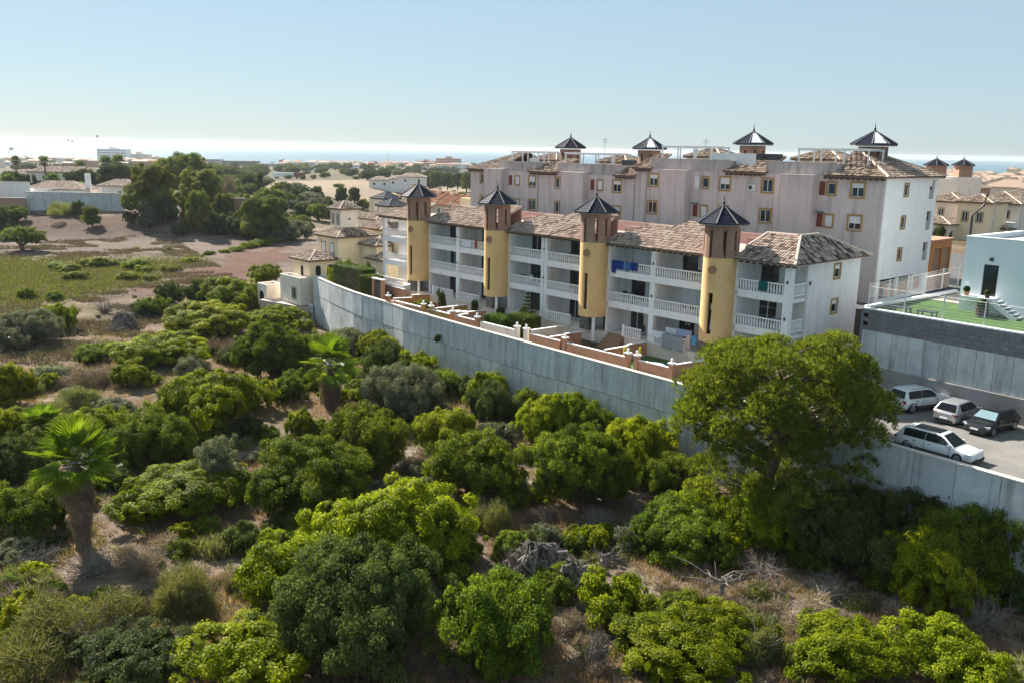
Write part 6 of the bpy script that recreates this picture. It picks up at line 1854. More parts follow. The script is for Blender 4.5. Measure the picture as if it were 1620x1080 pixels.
L, G, D, Y, B, X, Q = 'lentisk', 'green', 'dark_l', 'grey_l', 'broom', 'dry', 'deads'
BUSH = [
 (95, 1072, 195, 118, B, 'pale green broom shrub in the bottom left corner'), (222, 1098, 175, 80, D, 'dark shrub at the bottom edge right of the corner broom'),
 (400, 1110, 215, 82, L, 'bright green lentisk on the bottom edge, left of the big dark bush'), (292, 990, 135, 92, B, 'dusty green broom beside the bare earth patch'),
 (575, 1085, 300, 225, D, 'largest dark blue green bush in the foreground'), (785, 1085, 235, 185, G, 'rounded mid green bush right of the largest dark bush'),
 (640, 930, 265, 170, L, 'biggest yellow green lentisk, glowing in the sun at mid foreground'), (475, 985, 200, 135, L, 'green lentisk left of the biggest yellow green one'),
 (970, 1003, 118, 95, L, 'single bright bush right of the grey mound'), (1080, 1096, 245, 95, L, 'bright bush on the bottom edge below the single bush'),
 (1212, 1062, 105, 88, B, 'grey green broom on the dry ground at the bottom'), (1335, 1095, 190, 110, L, 'bright bush on the bottom edge, left one of the right hand pair'), (1490, 1105, 170, 112, L, 'bright bush on the bottom edge, right one of the right hand pair'),
 (1590, 1100, 110, 60, B, 'dry green broom in the bottom right corner'), (1066, 893, 155, 98, G, 'green bush under the left side of the tall pine'),
 (1210, 890, 150, 118, L, 'bright bush below the trunk of the tall pine'), (1330, 925, 180, 140, D, 'dark bush in the shade of the tall pine'),
 (1455, 975, 155, 132, L, 'yellow tipped bush at the edge of the pine shadow'), (1570, 900, 150, 145, G, 'leafy green bush against the parking wall at the right edge'),
 (1500, 850, 145, 105, D, 'dark bush in front of the low parking wall'), (1592, 975, 90, 70, D, 'dark scrub at the right edge, below the leafy green bush'),
 (1405, 860, 130, 100, D, 'dark bush between the tall pine and the parking wall'), (497, 838, 205, 146, G, 'big olive green dome left of the biggest yellow lentisk'),
 (745, 803, 158, 130, G, 'round green bush in the middle of the valley'), (912, 822, 170, 155, G, 'greyish green bush with rounded heads, left of the tall pine'),
 (772, 842, 80, 55, B, 'small pale broom below the round middle bush'), (1012, 770, 125, 130, L, 'upright yellow green bush beside the tall pine'),
 (852, 706, 92, 95, L, 'bright bush standing against the retaining wall, middle one'), (935, 690, 95, 70, L, 'dark lit lentisk close under the retaining wall near the pine'),
 (820, 635, 78, 52, L, 'small bright lentisk at the wall foot, above the middle one'), (782, 682, 92, 82, D, 'brownish dark bush at the foot of the retaining wall'),
 (645, 682, 150, 112, Y, 'soft grey green dome beside the second palm'), (572, 765, 140, 122, G, 'shaded green bush right of the second palm'),
 (705, 722, 118, 80, L, 'yellow green scrub between the grey dome and the middle bush'), (612, 622, 98, 92, D, 'dark bush between the second palm and the wall'),
 (632, 575, 76, 52, L, 'bright lentisk touching the wall above the second palm'), (552, 572, 66, 56, Y, 'grey bush just behind the second palm'),
 (480, 700, 60, 54, L, 'small bright round bush left of the second palm foot'), (335, 700, 175, 118, L, 'big yellow topped lentisk above the grey olive'),
 (248, 752, 140, 110, G, 'green dome left of the big yellow topped lentisk'), (150, 728, 112, 84, L, 'green lentisk behind the near palm'),
 (300, 832, 205, 82, L, 'long low lentisk hedge right of the near palm'), (215, 832, 62, 80, G, 'upright green bush touching the near palm on its right'),
 (48, 862, 130, 105, G, 'pale leafed green bush left of the near palm'), (290, 862, 38, 42, L, 'tiny round bush on the dry ground near the long low lentisk'),
 (28, 775, 110, 90, D, 'dark bush at the left edge above the pale leafed bush'), (62, 708, 92, 52, L, 'yellow tipped bush at the left edge, upslope of the dark one'),
 (18, 648, 85, 78, L, 'glossy green dome at the left edge of the valley'), (8, 705, 60, 62, L, 'small glossy bush at the left edge under the glossy dome'),
 (55, 548, 95, 62, Y, 'hazy grey bush on the left below the green pasture'), (95, 528, 54, 48, L, 'bright bush beside the hazy grey one'),
 (152, 578, 72, 38, G, 'low dark green bush among dead stems on the left'), (212, 618, 62, 46, L, 'yellow topped bush with a dark side on the left slope'),
 (302, 602, 66, 40, Y, 'small grey bush in the middle of the left thicket'), (252, 588, 150, 52, L, 'long green thicket below the dead brush'),
 (330, 540, 150, 62, L, 'dense green thicket running up to the villa path'), (368, 500, 120, 62, L, 'bright leafy tree crown nearest the red field strip'),
 (272, 485, 46, 40, D, 'dark round bush by the red strip, left of two'), (322, 488, 52, 50, D, 'dark round bush by the red strip, right of two'),
 (238, 505, 60, 38, G, 'green bush right of the dead brush pile'), (420, 455, 64, 38, L, 'bright bush left of the villa pavilion'),
 (432, 530, 96, 46, L, 'dark lit thicket below the pale path wall'), (432, 602, 120, 92, G, 'green dome below the end of the retaining wall'),
 (490, 585, 72, 64, G, 'green bush against the end of the retaining wall'), (395, 655, 90, 62, L, 'green bush left of the small bright round one'),
 (372, 570, 72, 42, X, 'brown twiggy scrub inside the left thicket'), (165, 500, 60, 36, Q, 'grey dead brush pile on the left, larger heap'), (205, 508, 62, 34, Q, 'grey dead brush pile on the left, right heap'),
 (182, 530, 44, 24, Q, 'low grey dead heap below the brush piles'), (250, 560, 30, 16, X, 'brown tuft on the bare ground left of the thicket'),
 (120, 620, 95, 30, X, 'brown dry scrub on the left slope, upper patch'), (130, 650, 90, 34, B, 'thin pale broom on the left slope'), (190, 690, 70, 36, X, 'grey brown twiggy shrub between the yellow topped bush and the green dome'),
 (60, 905, 90, 44, Q, 'dead grey tangle below the pale leafed bush on the left'), (150, 925, 110, 60, Q, 'dark dead tangle at the foot of the near palm'), (240, 900, 90, 46, X, 'brown dry scrub right of the near palm foot'),
 (345, 885, 60, 44, B, 'yellowish broom beside the pale earth mound'), (40, 985, 130, 56, X, 'straw coloured scrub at the left edge above the corner broom'), (175, 985, 80, 40, X, 'straw coloured scrub above the dark corner shrub'),
 (640, 752, 60, 40, X, 'rusty dry clump on the bare earth left of the middle bush'), (705, 830, 60, 34, Q, 'dead branches beside the biggest yellow lentisk'), (870, 830, 60, 30, X, 'rusty dry grass clump under the greyish bush'),
 (945, 850, 90, 54, Q, 'grey dead twigs right of the rust coloured patch'), (1015, 830, 54, 46, Q, 'grey dead twigs close to the pine, upper tangle'), (1005, 860, 44, 44, B, 'small broom beside the green bush under the pine'),
 (1205, 930, 120, 48, Q, 'silver dead twigs right of the dead tree'), (1300, 965, 130, 46, Q, 'silver dead twigs along the edge of the pine shadow'), (1420, 985, 90, 44, X, 'brown twigs below the yellow tipped bush'),
 (1555, 1015, 140, 50, Q, 'silver dead twigs at the lower right'), (1270, 1010, 120, 54, X, 'rusty scrub right of the grey green broom'), (900, 1010, 74, 44, X, 'rusty scrub below the grey mound'),
 (945, 1065, 60, 74, Q, 'pale dead twigs below the single bright bush'), (1130, 970, 70, 30, X, 'straw tuft at the foot of the dead tree'), (460, 740, 60, 40, X, 'red brown twiggy scrub below the small bright round bush'),
 (410, 775, 44, 40, Y, 'right hand half of the grey olive pair, smaller'), (1400, 925, 60, 60, Q, 'dead grey branches inside the pine shadow'), (540, 640, 30, 40, L, 'small bright bush at the left foot of the second palm'),
 (520, 572, 60, 48, G, 'green bush at the wall foot nearest the second palm top'), (596, 566, 62, 42, D, 'dark bush hugging the wall left of the small wall lentisk'), (668, 606, 62, 58, L, 'bright bush at the wall foot above the grey dome'),
 (694, 632, 74, 50, G, 'green bush between the grey dome and the wall'), (738, 634, 62, 42, D, 'low dark bush at the wall foot left of the brownish one'), (868, 660, 62, 56, G, 'green bush at the wall foot above the greyish one'),
 (902, 676, 72, 52, L, 'yellow green bush at the wall foot, second from the pine'), (985, 698, 72, 66, G, 'green bush at the wall foot beside the pine'), (1045, 706, 84, 66, L, 'light green bush just left of the pine crown'),
 (1062, 800, 92, 90, G, 'dense green bush at the lower left of the pine'), (1100, 848, 100, 84, L, 'light green bush low under the left pine branches'), (455, 640, 60, 46, G, 'green bush left of the second palm crown'),
 (600, 700, 76, 60, G, 'green bush just right of the second palm skirt'), (668, 770, 66, 44, Y, 'small grey bush left of the round middle bush'), (560, 720, 64, 44, L, 'yellow green bush in front of the second palm'),
 (182, 662, 66, 36, Y, 'grey bush behind the green dome on the left'), (120, 700, 60, 40, G, 'green bush behind the palm, left of the green lentisk'), (395, 705, 60, 46, D, 'dark bush at the right end of the big yellow topped lentisk'),
 (320, 770, 60, 44, G, 'green bush below the left half of the grey olive'), (80, 610, 60, 36, Y, 'dusty bush right of the glossy green dome'), (20, 560, 60, 44, Y, 'grey bush at the left edge by the pasture'),
 (600, 1000, 120, 70, L, 'sunlit bush in front of the largest dark bush'), (880, 960, 90, 66, G, 'green bush between the grey mound and the rounded mid green bush'), (1130, 905, 76, 46, G, 'low green bush above the dead tree'),
 (1390, 945, 90, 66, G, 'green bush at the left of the yellow tipped bush'), (1540, 960, 100, 66, L, 'light green bush right of the yellow tipped bush'), (720, 905, 96, 60, L, 'bright bush at the right foot of the biggest yellow lentisk'),
 (540, 905, 96, 66, L, 'bright bush at the left foot of the biggest yellow lentisk'), (430, 905, 70, 50, G, 'grey green bush right of the bare earth mound')
]
KN = {L: 'lentisk_bush', G: 'green_shrub', D: 'dark_shrub', Y: 'grey_shrub', B: 'broom_shrub', X: 'dry_shrub', Q: 'dead_shrub'}
BIG = []
for b in BUSH:
    BIG.append((b[5], b[0], b[1] - b[3] / 2))
    place(*b[:5], b[5], KN[b[4]], 'shrub' if b[4] != Q else 'dead brush')

# fill between them with small scrub that nothing tells apart
def near(x, y, f=1.0):
    return any((x - a) ** 2 + (y - b) ** 2 < (r_ * f) ** 2 for a, b, r_ in PLACED)
FILL = {B: 'small pale broom tuft on the open ground between the large bushes', X: 'small brown dry tuft on the open ground between the large bushes', L: 'small bright green scrub bush among the larger bushes', G: 'small mid green scrub bush among the larger bushes', D: 'small dark scrub bush among the larger bushes', Y: 'small grey scrub bush among the larger bushes'}
NAMES = {B: 'broom tufts on open ground', X: 'dry tufts on open ground', L: 'small bright scrub', G: 'small green scrub', D: 'small dark scrub', Y: 'small grey scrub'}
USED = {b[5] for b in BUSH}
KIND = {B: 'small pale broom', X: 'small brown dry tuft', L: 'small bright green bush', G: 'small mid green bush', D: 'small dark bush', Y: 'small grey bush'}
def beside(sp, x, y, z, r_):
    """a label that names the nearest large bush and the side of it"""
    px_, py_, _ = proj(x, y, z + r_ * .5)
    for lb, bx, by in sorted(BIG, key=lambda q: (q[1] - px_) ** 2 + (q[2] - py_) ** 2)[:14]:
        dx, dy = px_ - bx, py_ - by
        side_ = ('right of' if dx > 0 else 'left of') if abs(dx) > abs(dy) else ('below' if dy > 0 else 'above')
        core = lb
        for cut in (', ', ' right of', ' left of', ' on the', ' in the', ' at the', ' below', ' above', ' beside', ' along', ' against', ' among', ' under', ' running'):
            k_ = core.find(cut)
            if k_ > 12 and sum(q[0].startswith(core[:k_]) for q in BIG) == 1: core = core[:k_]
        for lab in (f'{KIND[sp]} {side_} the {core}', f'{KIND[sp]} further {side_} the {core}'):
            if len(lab.split()) <= 16 and lab not in USED:
                USED.add(lab); return lab
    return None
cnt = 0
tries = 0
while cnt < 330 and tries < 9000:
    tries += 1
    px_, py_ = rnd.uniform(-20, 1640), rnd.uniform(470, 1075)
    if py_ < 470 + 0.30 * max(0, px_ - 490): continue
    x, y, z = hit(px_, py_)
    if float(wall_side(x, y)) > -1.2 or z > 2.2: continue
    if near(x, y, .62): continue
    core = 250 < px_ < 1060 and 480 < py_ < 480 + .42 * (px_ - 120) and py_ < 740 and not (575 < px_ < 700 and py_ > 700)
    thick = float(vnoise(x, y, 13, 31)) + .15 * float(vnoise(x, y, 4, 32))
    dense = 0.35 if (px_ > 480 and py_ < 760) or (py_ < 620 and px_ > 230) or px_ > 1250 else 0.0
    if not core and rnd.random() < .35: continue
    if core: sp, r_ = rnd.choice([L, L, G, G, G, D, Y]), rnd.uniform(.9, 2.0)
    elif thick + dense > .12: sp, r_ = rnd.choice([L, L, G, G, G, D, Y, Y, B]), rnd.uniform(.6, 1.7)
    else: sp, r_ = rnd.choice([B, X, X, X, Y]), rnd.uniform(.3, .9)
    cnt += 1
    plant_at(x, y, z, r_, r_ * rnd.uniform(.75, 1.15), sp, beside(sp, x, y, z, r_) or FILL[sp], 'shrub', KN[sp], NAMES[sp], cnt)
    PLACED.append((x, y, r_ * .6))

# low green growth on the pasture and along the field edge
ORD = 'first second third fourth fifth sixth seventh eighth ninth tenth eleventh twelfth thirteenth fourteenth fifteenth sixteenth seventeenth eighteenth nineteenth twentieth'.split()
for i, (px_, py_, w, h) in enumerate(sorted([(92, 428, 30, 12), (110, 432, 34, 12), (150, 425, 44, 14), (172, 424, 30, 12), (215, 428, 44, 14), (230, 432, 30, 10), (120, 446, 40, 12), (205, 446, 40, 12), (267, 398, 16, 7), (216, 396, 12, 6), (300, 418, 26, 9), (270, 432, 30, 10), (240, 446, 30, 10), (330, 405, 20, 7), (375, 400, 26, 8), (395, 395, 30, 10), (412, 392, 34, 10), (430, 386, 34, 10), (445, 380, 28, 9), (355, 402, 20, 7)])):
    place(px_, py_, w, h, L, ORD[i] + ' weed clump of the brown field, counted from the left', 'weed_clump', 'weeds', 'weed clumps on the field')

# ------------------------------------------------------------------ trees of the middle distance
def tree(px, yb, w, h, sp, label, name='tree', cat='tree', group=None, trunk=.18, lift=.12, dist=None):
    if dist: x, y, z = onray(px, yb, dist)
    else: x, y, z = hit(px, yb)
    if dist: z = min(z, gz(x, y) + 3)
    d3 = math.sqrt(x * x + y * y + (CAMZ - z) ** 2)
    Rr, H = w / 2 * d3 / FPX, h * d3 / FPX
    cf = 1 - lift
    ci = int(np.argmin([abs(math.log(max(Rr, H * .5) / n_)) for n_ in NOM]))
    f, s = meshes(sp, ci, 0)
    t = thing(name, label, cat, (x, y, z), rnd.uniform(0, 6.28), group)
    tall = H * cf > 1.35 * Rr and sp not in ('broom', 'dry')
    for q_, (za, fr, wd) in enumerate(((lift, .62, 1.0), (lift + cf * .40, .60, .82)) if tall else ((lift, cf, 1.0),)):
        o = link('crown', f if not q_ else meshes(sp, ci, 0)[0], t, (0, 0, H * za))
        o.scale = (Rr * wd / NOM[ci], Rr * wd / NOM[ci] * rnd.uniform(.9, 1.1), H * (cf * fr if tall else fr) / NOM[ci] / (.8 if sp not in ('broom', 'dry', 'deads') else .95))
        o.rotation_euler = (0, 0, rnd.uniform(0, 6.28))
    mb = MB(); q = trunk * Rr * .5 + .05
    mb.tube([(0, 0, -.3), (rnd.uniform(-.1, .1) * Rr, 0, H * .3), (rnd.uniform(-.15, .15) * Rr, .05 * Rr, H * .6)], [q, q * .75, q * .4], 7)
    for k in range(4):
        a = rnd.uniform(0, 6.28); mb.tube([(0, 0, H * lift * .9), (math.cos(a) * Rr * .35, math.sin(a) * Rr * .35, H * (lift + .2)), (math.cos(a) * Rr * .6, math.sin(a) * Rr * .6, H * (lift + .4))], [q * .6, q * .4, q * .2], 5)
    mb.obj('trunk', M['trunk'], t)
    return t
PF = 'pinef'
TREES = [
 (243, 346, 78, 76, PF, 'large dark spreading pine at the corner of the compound wall', .05), (292, 312, 92, 62, G, 'broad bright green tree behind the dark spreading pine', .1),
 (320, 336, 72, 62, PF, 'umbrella shaped pine with a pale top, right of the dark spreading pine', .1), (316, 367, 46, 60, PF, 'upright pale pine standing at the field edge, left of two', .02),
 (355, 358, 36, 48, PF, 'upright pale pine standing at the field edge, right of two', .02), (368, 370, 62, 28, D, 'low dark bush row under the two upright pines', 0), (342, 370, 40, 30, D, 'dark bush between the two upright pines', 0),
 (416, 380, 76, 66, PF, 'yellow green pine mass in front of the ruin wall', .02), (462, 380, 62, 30, Y, 'grey green clipped looking bush left of the arched villa', 0), (440, 384, 30, 20, Y, 'small grey bush beside the clipped looking one', 0),
 (393, 306, 28, 28, D, 'dark round tree left of the cypress', .1), (412, 309, 15, 34, D, 'lone dark cypress before the tan field', 0), (364, 320, 30, 38, X, 'bare grey brown tree between the pines and the cypress', .1),
 (232, 360, 30, 38, Y, 'hazy grey olive tree on the slope below the dark spreading pine', .02), (146, 359, 28, 30, G, 'round bright green tree on the bank below the compound wall', .08), (126, 340, 22, 20, D, 'dark ball shaped bush at the compound wall', 0),
 (98, 338, 44, 18, B, 'feathery green growth at the compound wall foot', 0), (36, 397, 62, 33, G, 'spreading olive tree alone on the brown field at the left', .22), (2, 378, 30, 42, D, 'dark tree cut by the left edge beside the field', .05), (22, 352, 40, 22, G, 'pale green bush on the far left bank', 0),
 (160, 304, 32, 15, L, 'yellow tree behind the compound wall', .1), (140, 303, 24, 16, G, 'green tree left of the yellow one behind the compound wall', .1), (208, 352, 26, 16, D, 'dark bush by the end of the compound wall', 0),
 (541, 331, 22, 34, D, 'dark umbrella tree above the villa turret, left of two', .3), (561, 330, 22, 32, D, 'dark umbrella tree above the villa turret, right of two', .3), (574, 332, 24, 16, L, 'bright bush right of the two umbrella trees', 0),
 (447, 312, 34, 22, G, 'green tree at the near edge of the tan field, left', .1), (470, 316, 26, 18, D, 'dark trees in a row by the tan field, first', .1), (486, 316, 24, 18, D, 'dark tree in a row by the tan field, second', .1), (502, 316, 24, 20, D, 'dark tree in a row by the tan field, third', .1),
 (476, 345, 30, 22, D, 'dark bush in the scrub behind the villa, larger', 0), (505, 350, 40, 26, G, 'green bush left of the villa turret', 0), (470, 366, 50, 24, G, 'green bush behind the clipped looking bush', 0), (440, 338, 34, 24, G, 'pale green scrub bush in front of the tan field', 0), (500, 330, 34, 16, Y, 'grey scrub bush near the umbrella trees', 0), (585, 352, 30, 14, G, 'green bush at the ochre wall foot', 0)]
for a in TREES: tree(*a[:6], lift=a[6])
for i, (px_, yb, w, h, sp, d_) in enumerate(sorted([(655, 296, 20, 20, PF, 600), (672, 298, 22, 24, D, 590), (690, 298, 24, 26, PF, 585), (708, 300, 24, 26, D, 580), (724, 300, 22, 26, D, 570), (738, 304, 24, 30, PF, 560), (752, 306, 22, 26, D, 550), (640, 292, 16, 12, D, 640), (730, 322, 20, 18, G, 470), (745, 326, 18, 18, D, 450)])):
    tree(px_, yb, w, h, sp, ORD[i] + ' tree from the left in the dark belt beyond the ochre houses', dist=d_, group='dark tree belt beyond the ochre houses')
for i, (px_, yb, w, h, sp, d_) in enumerate(sorted([(118, 285, 30, 22, D, 330), (135, 287, 34, 26, D, 330), (150, 285, 28, 20, D, 335), (172, 286, 34, 32, D, 330), (192, 286, 32, 34, D, 335), (212, 284, 34, 30, D, 340), (230, 284, 26, 22, G, 350), (20, 293, 30, 24, D, 300), (36, 290, 18, 20, D, 300), (206, 264, 20, 14, D, 420), (148, 262, 30, 12, G, 500), (30, 268, 16, 10, G, 430), (120, 296, 40, 12, G, 300), (95, 297, 40, 10, Y, 300), (62, 298, 20, 14, D, 290), (250, 262, 60, 16, G, 520), (330, 275, 50, 20, G, 480), (358, 272, 40, 14, G, 600)])):
    tree(px_, yb, w, h, sp, ORD[i] + ' garden tree from the left in the dark clump behind the compound', dist=d_, group='tree clump behind the compound')
for px_ in (46, 55): tree(px_, 296, 8, 22, D, 'slim dark cypress behind the white compound, one of a close pair', dist=290, lift=0, group='pair of cypresses')
# scrub of the plain
MASS = sorted([(214, 330, 40, 46, PF), (262, 352, 44, 50, D), (275, 300, 50, 34, G), (300, 352, 36, 44, G), (340, 352, 30, 34, PF), (385, 372, 44, 50, PF), (400, 345, 34, 26, G), (432, 366, 40, 42, PF), (452, 374, 36, 34, G), (262, 330, 40, 40, PF), (285, 372, 34, 20, D), (395, 378, 40, 22, D), (345, 306, 60, 26, G), (378, 318, 26, 24, D), (430, 345, 34, 20, Y), (455, 352, 40, 20, D), (485, 368, 36, 22, G), (425, 330, 40, 16, G), (480, 330, 30, 14, Y), (520, 345, 26, 16, G), (310, 290, 60, 24, G), (240, 296, 40, 22, D)])
for i, a in enumerate(MASS): tree(a[0], a[1], a[2] * .8, a[3] * .78, G if (a[4] == PF and i % 2) else a[4], (ORD + ['twenty-first', 'twenty-second'])[i] + ' tree from the left in the tree mass between compound wall and villa', lift=.03, group='tree mass between compound and villa')
k = 0
while k < 230:
    px_, py_ = rnd.uniform(330, 800), rnd.triangular(258, 345, 264)
    if 420 < px_ < 745 and 285 < py_ < 318 and rnd.random() < .85: continue
    if px_ > 520 and py_ > 300: continue
    x, y, z = hit(px_, py_)
    if y > 2250 or y < 200: continue
    s = rnd.uniform(1.6, 5.0) * (1 + y / 1400)
    sp = rnd.choice([G, G, D, D, Y, PF])
    t = plant_at(x, y, z, s, s * rnd.uniform(.7, 1.2), sp, 'scrubby bush on the plain between the field and the sea', 'shrub', 'plain_shrub', 'scrub of the plain', k)
    k += 1
for k in range(60):
    px_, py_ = rnd.uniform(-10, 420), rnd.uniform(252, 276)
    x, y, z = hit(px_, py_)
    if y > 2250: continue
    s = rnd.uniform(3, 7) * (1 + y / 2500)
    plant_at(x, y, z, s, s, rnd.choice([G, D, D, PF]), 'tree of the green belt behind the left houses', 'tree', 'belt_tree', 'green belt behind the left houses', k)

# ------------------------------------------------------------------ palms
def fan_mesh(seed, Rf=1.3, dead=False):
    """one pleated fan frond: stalk along +x, blade of narrow split leaflets"""
    r_ = np.random.default_rng(seed)
    mb = MB()
    st = 1.1 if not dead else .9
    mb.tube([(0, 0, 0), (st * .5, 0, .03), (st, 0, -.02)], [.035, .028, .02], 5, 1)
    n = 26
    for k in range(n):
        a = R(-118 + 236 * k / (n - 1)); a2 = R(236 / (n - 1) * .6)
        ln = Rf * (.72 + .28 * math.cos(a * .55)) * r_.uniform(.92, 1.05)
        dr = (-.25 if not dead else -.5) * r_.uniform(.5, 1.4)
        c = np.array([st, 0, -.02])
        def pt(ang, q, dz): return tuple(c + np.array([math.cos(ang) * q, math.sin(ang) * q, dz]))
        p = [pt(a - a2, ln * .55, .03), pt(a + a2, ln * .55, .03), pt(a, ln * .55, -.03), pt(a, ln, dr * ln * .5), tuple(c)]
        mb.add([p[4], p[0], p[2], p[3]], [(0, 1, 2), (1, 3, 2)], 0, r_.uniform(.25, .8))
        mb.add([p[4], p[2], p[1], p[3]], [(0, 1, 2), (1, 3, 2)], 0, r_.uniform(.35, 1.0))
    return mb.mesh('frond', [M['palm'] if not dead else M['skirt'], M['rib'] if not dead else M['skirt']])
DARKP = 0
FAN = [fan_mesh(3), fan_mesh(4), fan_mesh(5)]
FAN2 = [m_.copy() for m_ in FAN]
for m_ in FAN2: m_.materials[0] = M['dark_l']
DEAD = [fan_mesh(13, .95, True), fan_mesh(14, .95, True)]
def palm(px, yb, ytop, label, wpx, skirt=1.0, nf=26, trunkw=.32):
    x, y, z = hit(px, yb)
    d3 = math.sqrt(x * x + y * y + (CAMZ - z) ** 2)
    H = (yb - ytop) * d3 / FPX * 1.04
    Rc = wpx / 2 * d3 / FPX
    s = Rc / 2.1
    th = H - 1.55 * s
    t = thing('palm_tree', label, 'palm tree', (x, y, z), rnd.uniform(0, 6.28))
    tr = MB(); tr.cyl(0, 0, trunkw * 1.5, -.3, th * .3, 12, trunkw); tr.cyl(0, 0, trunkw, th * .3, th, 12, trunkw * .8)
    for k in range(int(th / .16)): tr.cyl(0, 0, trunkw * 1.1, k * .16, k * .16 + .05, 9, trunkw * 1.02)
    tr.obj('trunk', M['trunk'], t)
    r_ = random.Random(int(px))
    for k in range(nf):
        el = 82 - 118 * (k / nf) ** .9 + r_.uniform(-8, 8)
        o = link('frond', r_.choice(FAN), t, (0, 0, th + .1 - .3 * k / nf * s))
        o.rotation_euler = (r_.uniform(-.4, .4), -R(el), k * 2.399 + r_.uniform(-.2, .2))
        q = s * r_.uniform(.85, 1.1); o.scale = (q, q, q)
    nd = int(54 * skirt)
    for k in range(nd):
        f = k / max(1, nd)
        o = link('dead_frond', r_.choice(DEAD), t, (0, 0, th - .35 * s - f * th * .62))
        o.rotation_euler = (r_.uniform(-.5, .5), R(62 + 22 * f + r_.uniform(-8, 8)), k * 2.399)
        q = s * r_.uniform(.7, 1.0) * (1 - .25 * f); o.scale = (q, q, q)
    PLACED.append((x, y, 1.2))
palm(133, 868, 706, 'nearer fan palm with bright fronds and brown skirt, on the left', 114, 1.0)
palm(524, 648, 546, 'second fan palm with a long grey skirt of dead fronds, below the wall', 92, 1.5, 15)
def small_palm(px, yb, w, h, label, d_, group=None):
    x, y, z = onray(px, yb, d_); z = gz(x, y)
    d3 = math.sqrt(x * x + y * y + (CAMZ - z) ** 2); H = h * d3 / FPX; s = w / 2 * d3 / FPX / 2.1
    t = thing('palm_tree', label, 'palm tree', (x, y, z), 0, group)
    top = proj(x, y, z)[1] - (yb - h)
    H = top * d3 / FPX
    H = max(2.0, H - 2.2 * s)
    MB().cyl(0, 0, .35, -.3, H - s, 8, .22).obj('trunk', M['trunk'], t)
    for k in range(26):
        o = link('frond', FAN2[k % 3] if k < 18 else DEAD[k % 2], t, (0, 0, H - s)); o.rotation_euler = (0, -R(80 - 150 * k / 26), k * 2.4); o.scale = (s, s, s)
for px_, yb, w, h, d_, lb in ((72, 277, 16, 24, 300, 'round headed palm alone between the two pale house blocks'), (84, 292, 26, 20, 285, 'short palm in front of the beige house block'), (14, 300, 26, 26, 285, 'bushy palm at the left edge behind the white hut'), (26, 268, 14, 16, 340, 'small palm above the pale far left house'), (128, 268, 18, 12, 380, 'palm head above the dark tree clump, left one'), (168, 262, 22, 14, 360, 'palm head above the dark tree clump, middle one'), (188, 262, 22, 16, 350, 'palm head above the dark tree clump, right one')):
    small_palm(px_, yb, w, h, lb, d_)
for px_, yb, w, lb in ((940, 765, 60, 'low bright fan palm left of the tall pine'), (70, 690, 60, 'low fan palm in the thicket at the left edge')):
    x, y, z = hit(px_, yb)
    t = thing('dwarf_palm', lb, 'palm tree', (x, y, z)); s = w / 2 * math.hypot(math.hypot(x, y), 22) / FPX / 2.0
    MB().cyl(0, 0, .2, -.2, .9, 8).obj('trunk', M['trunk'], t)
    for k in range(18):
        o = link('frond', FAN[k % 3], t, (0, 0, .9)); o.rotation_euler = (0, -R(75 - 60 * k / 18), k * 2.4); o.scale = (s, s, s)

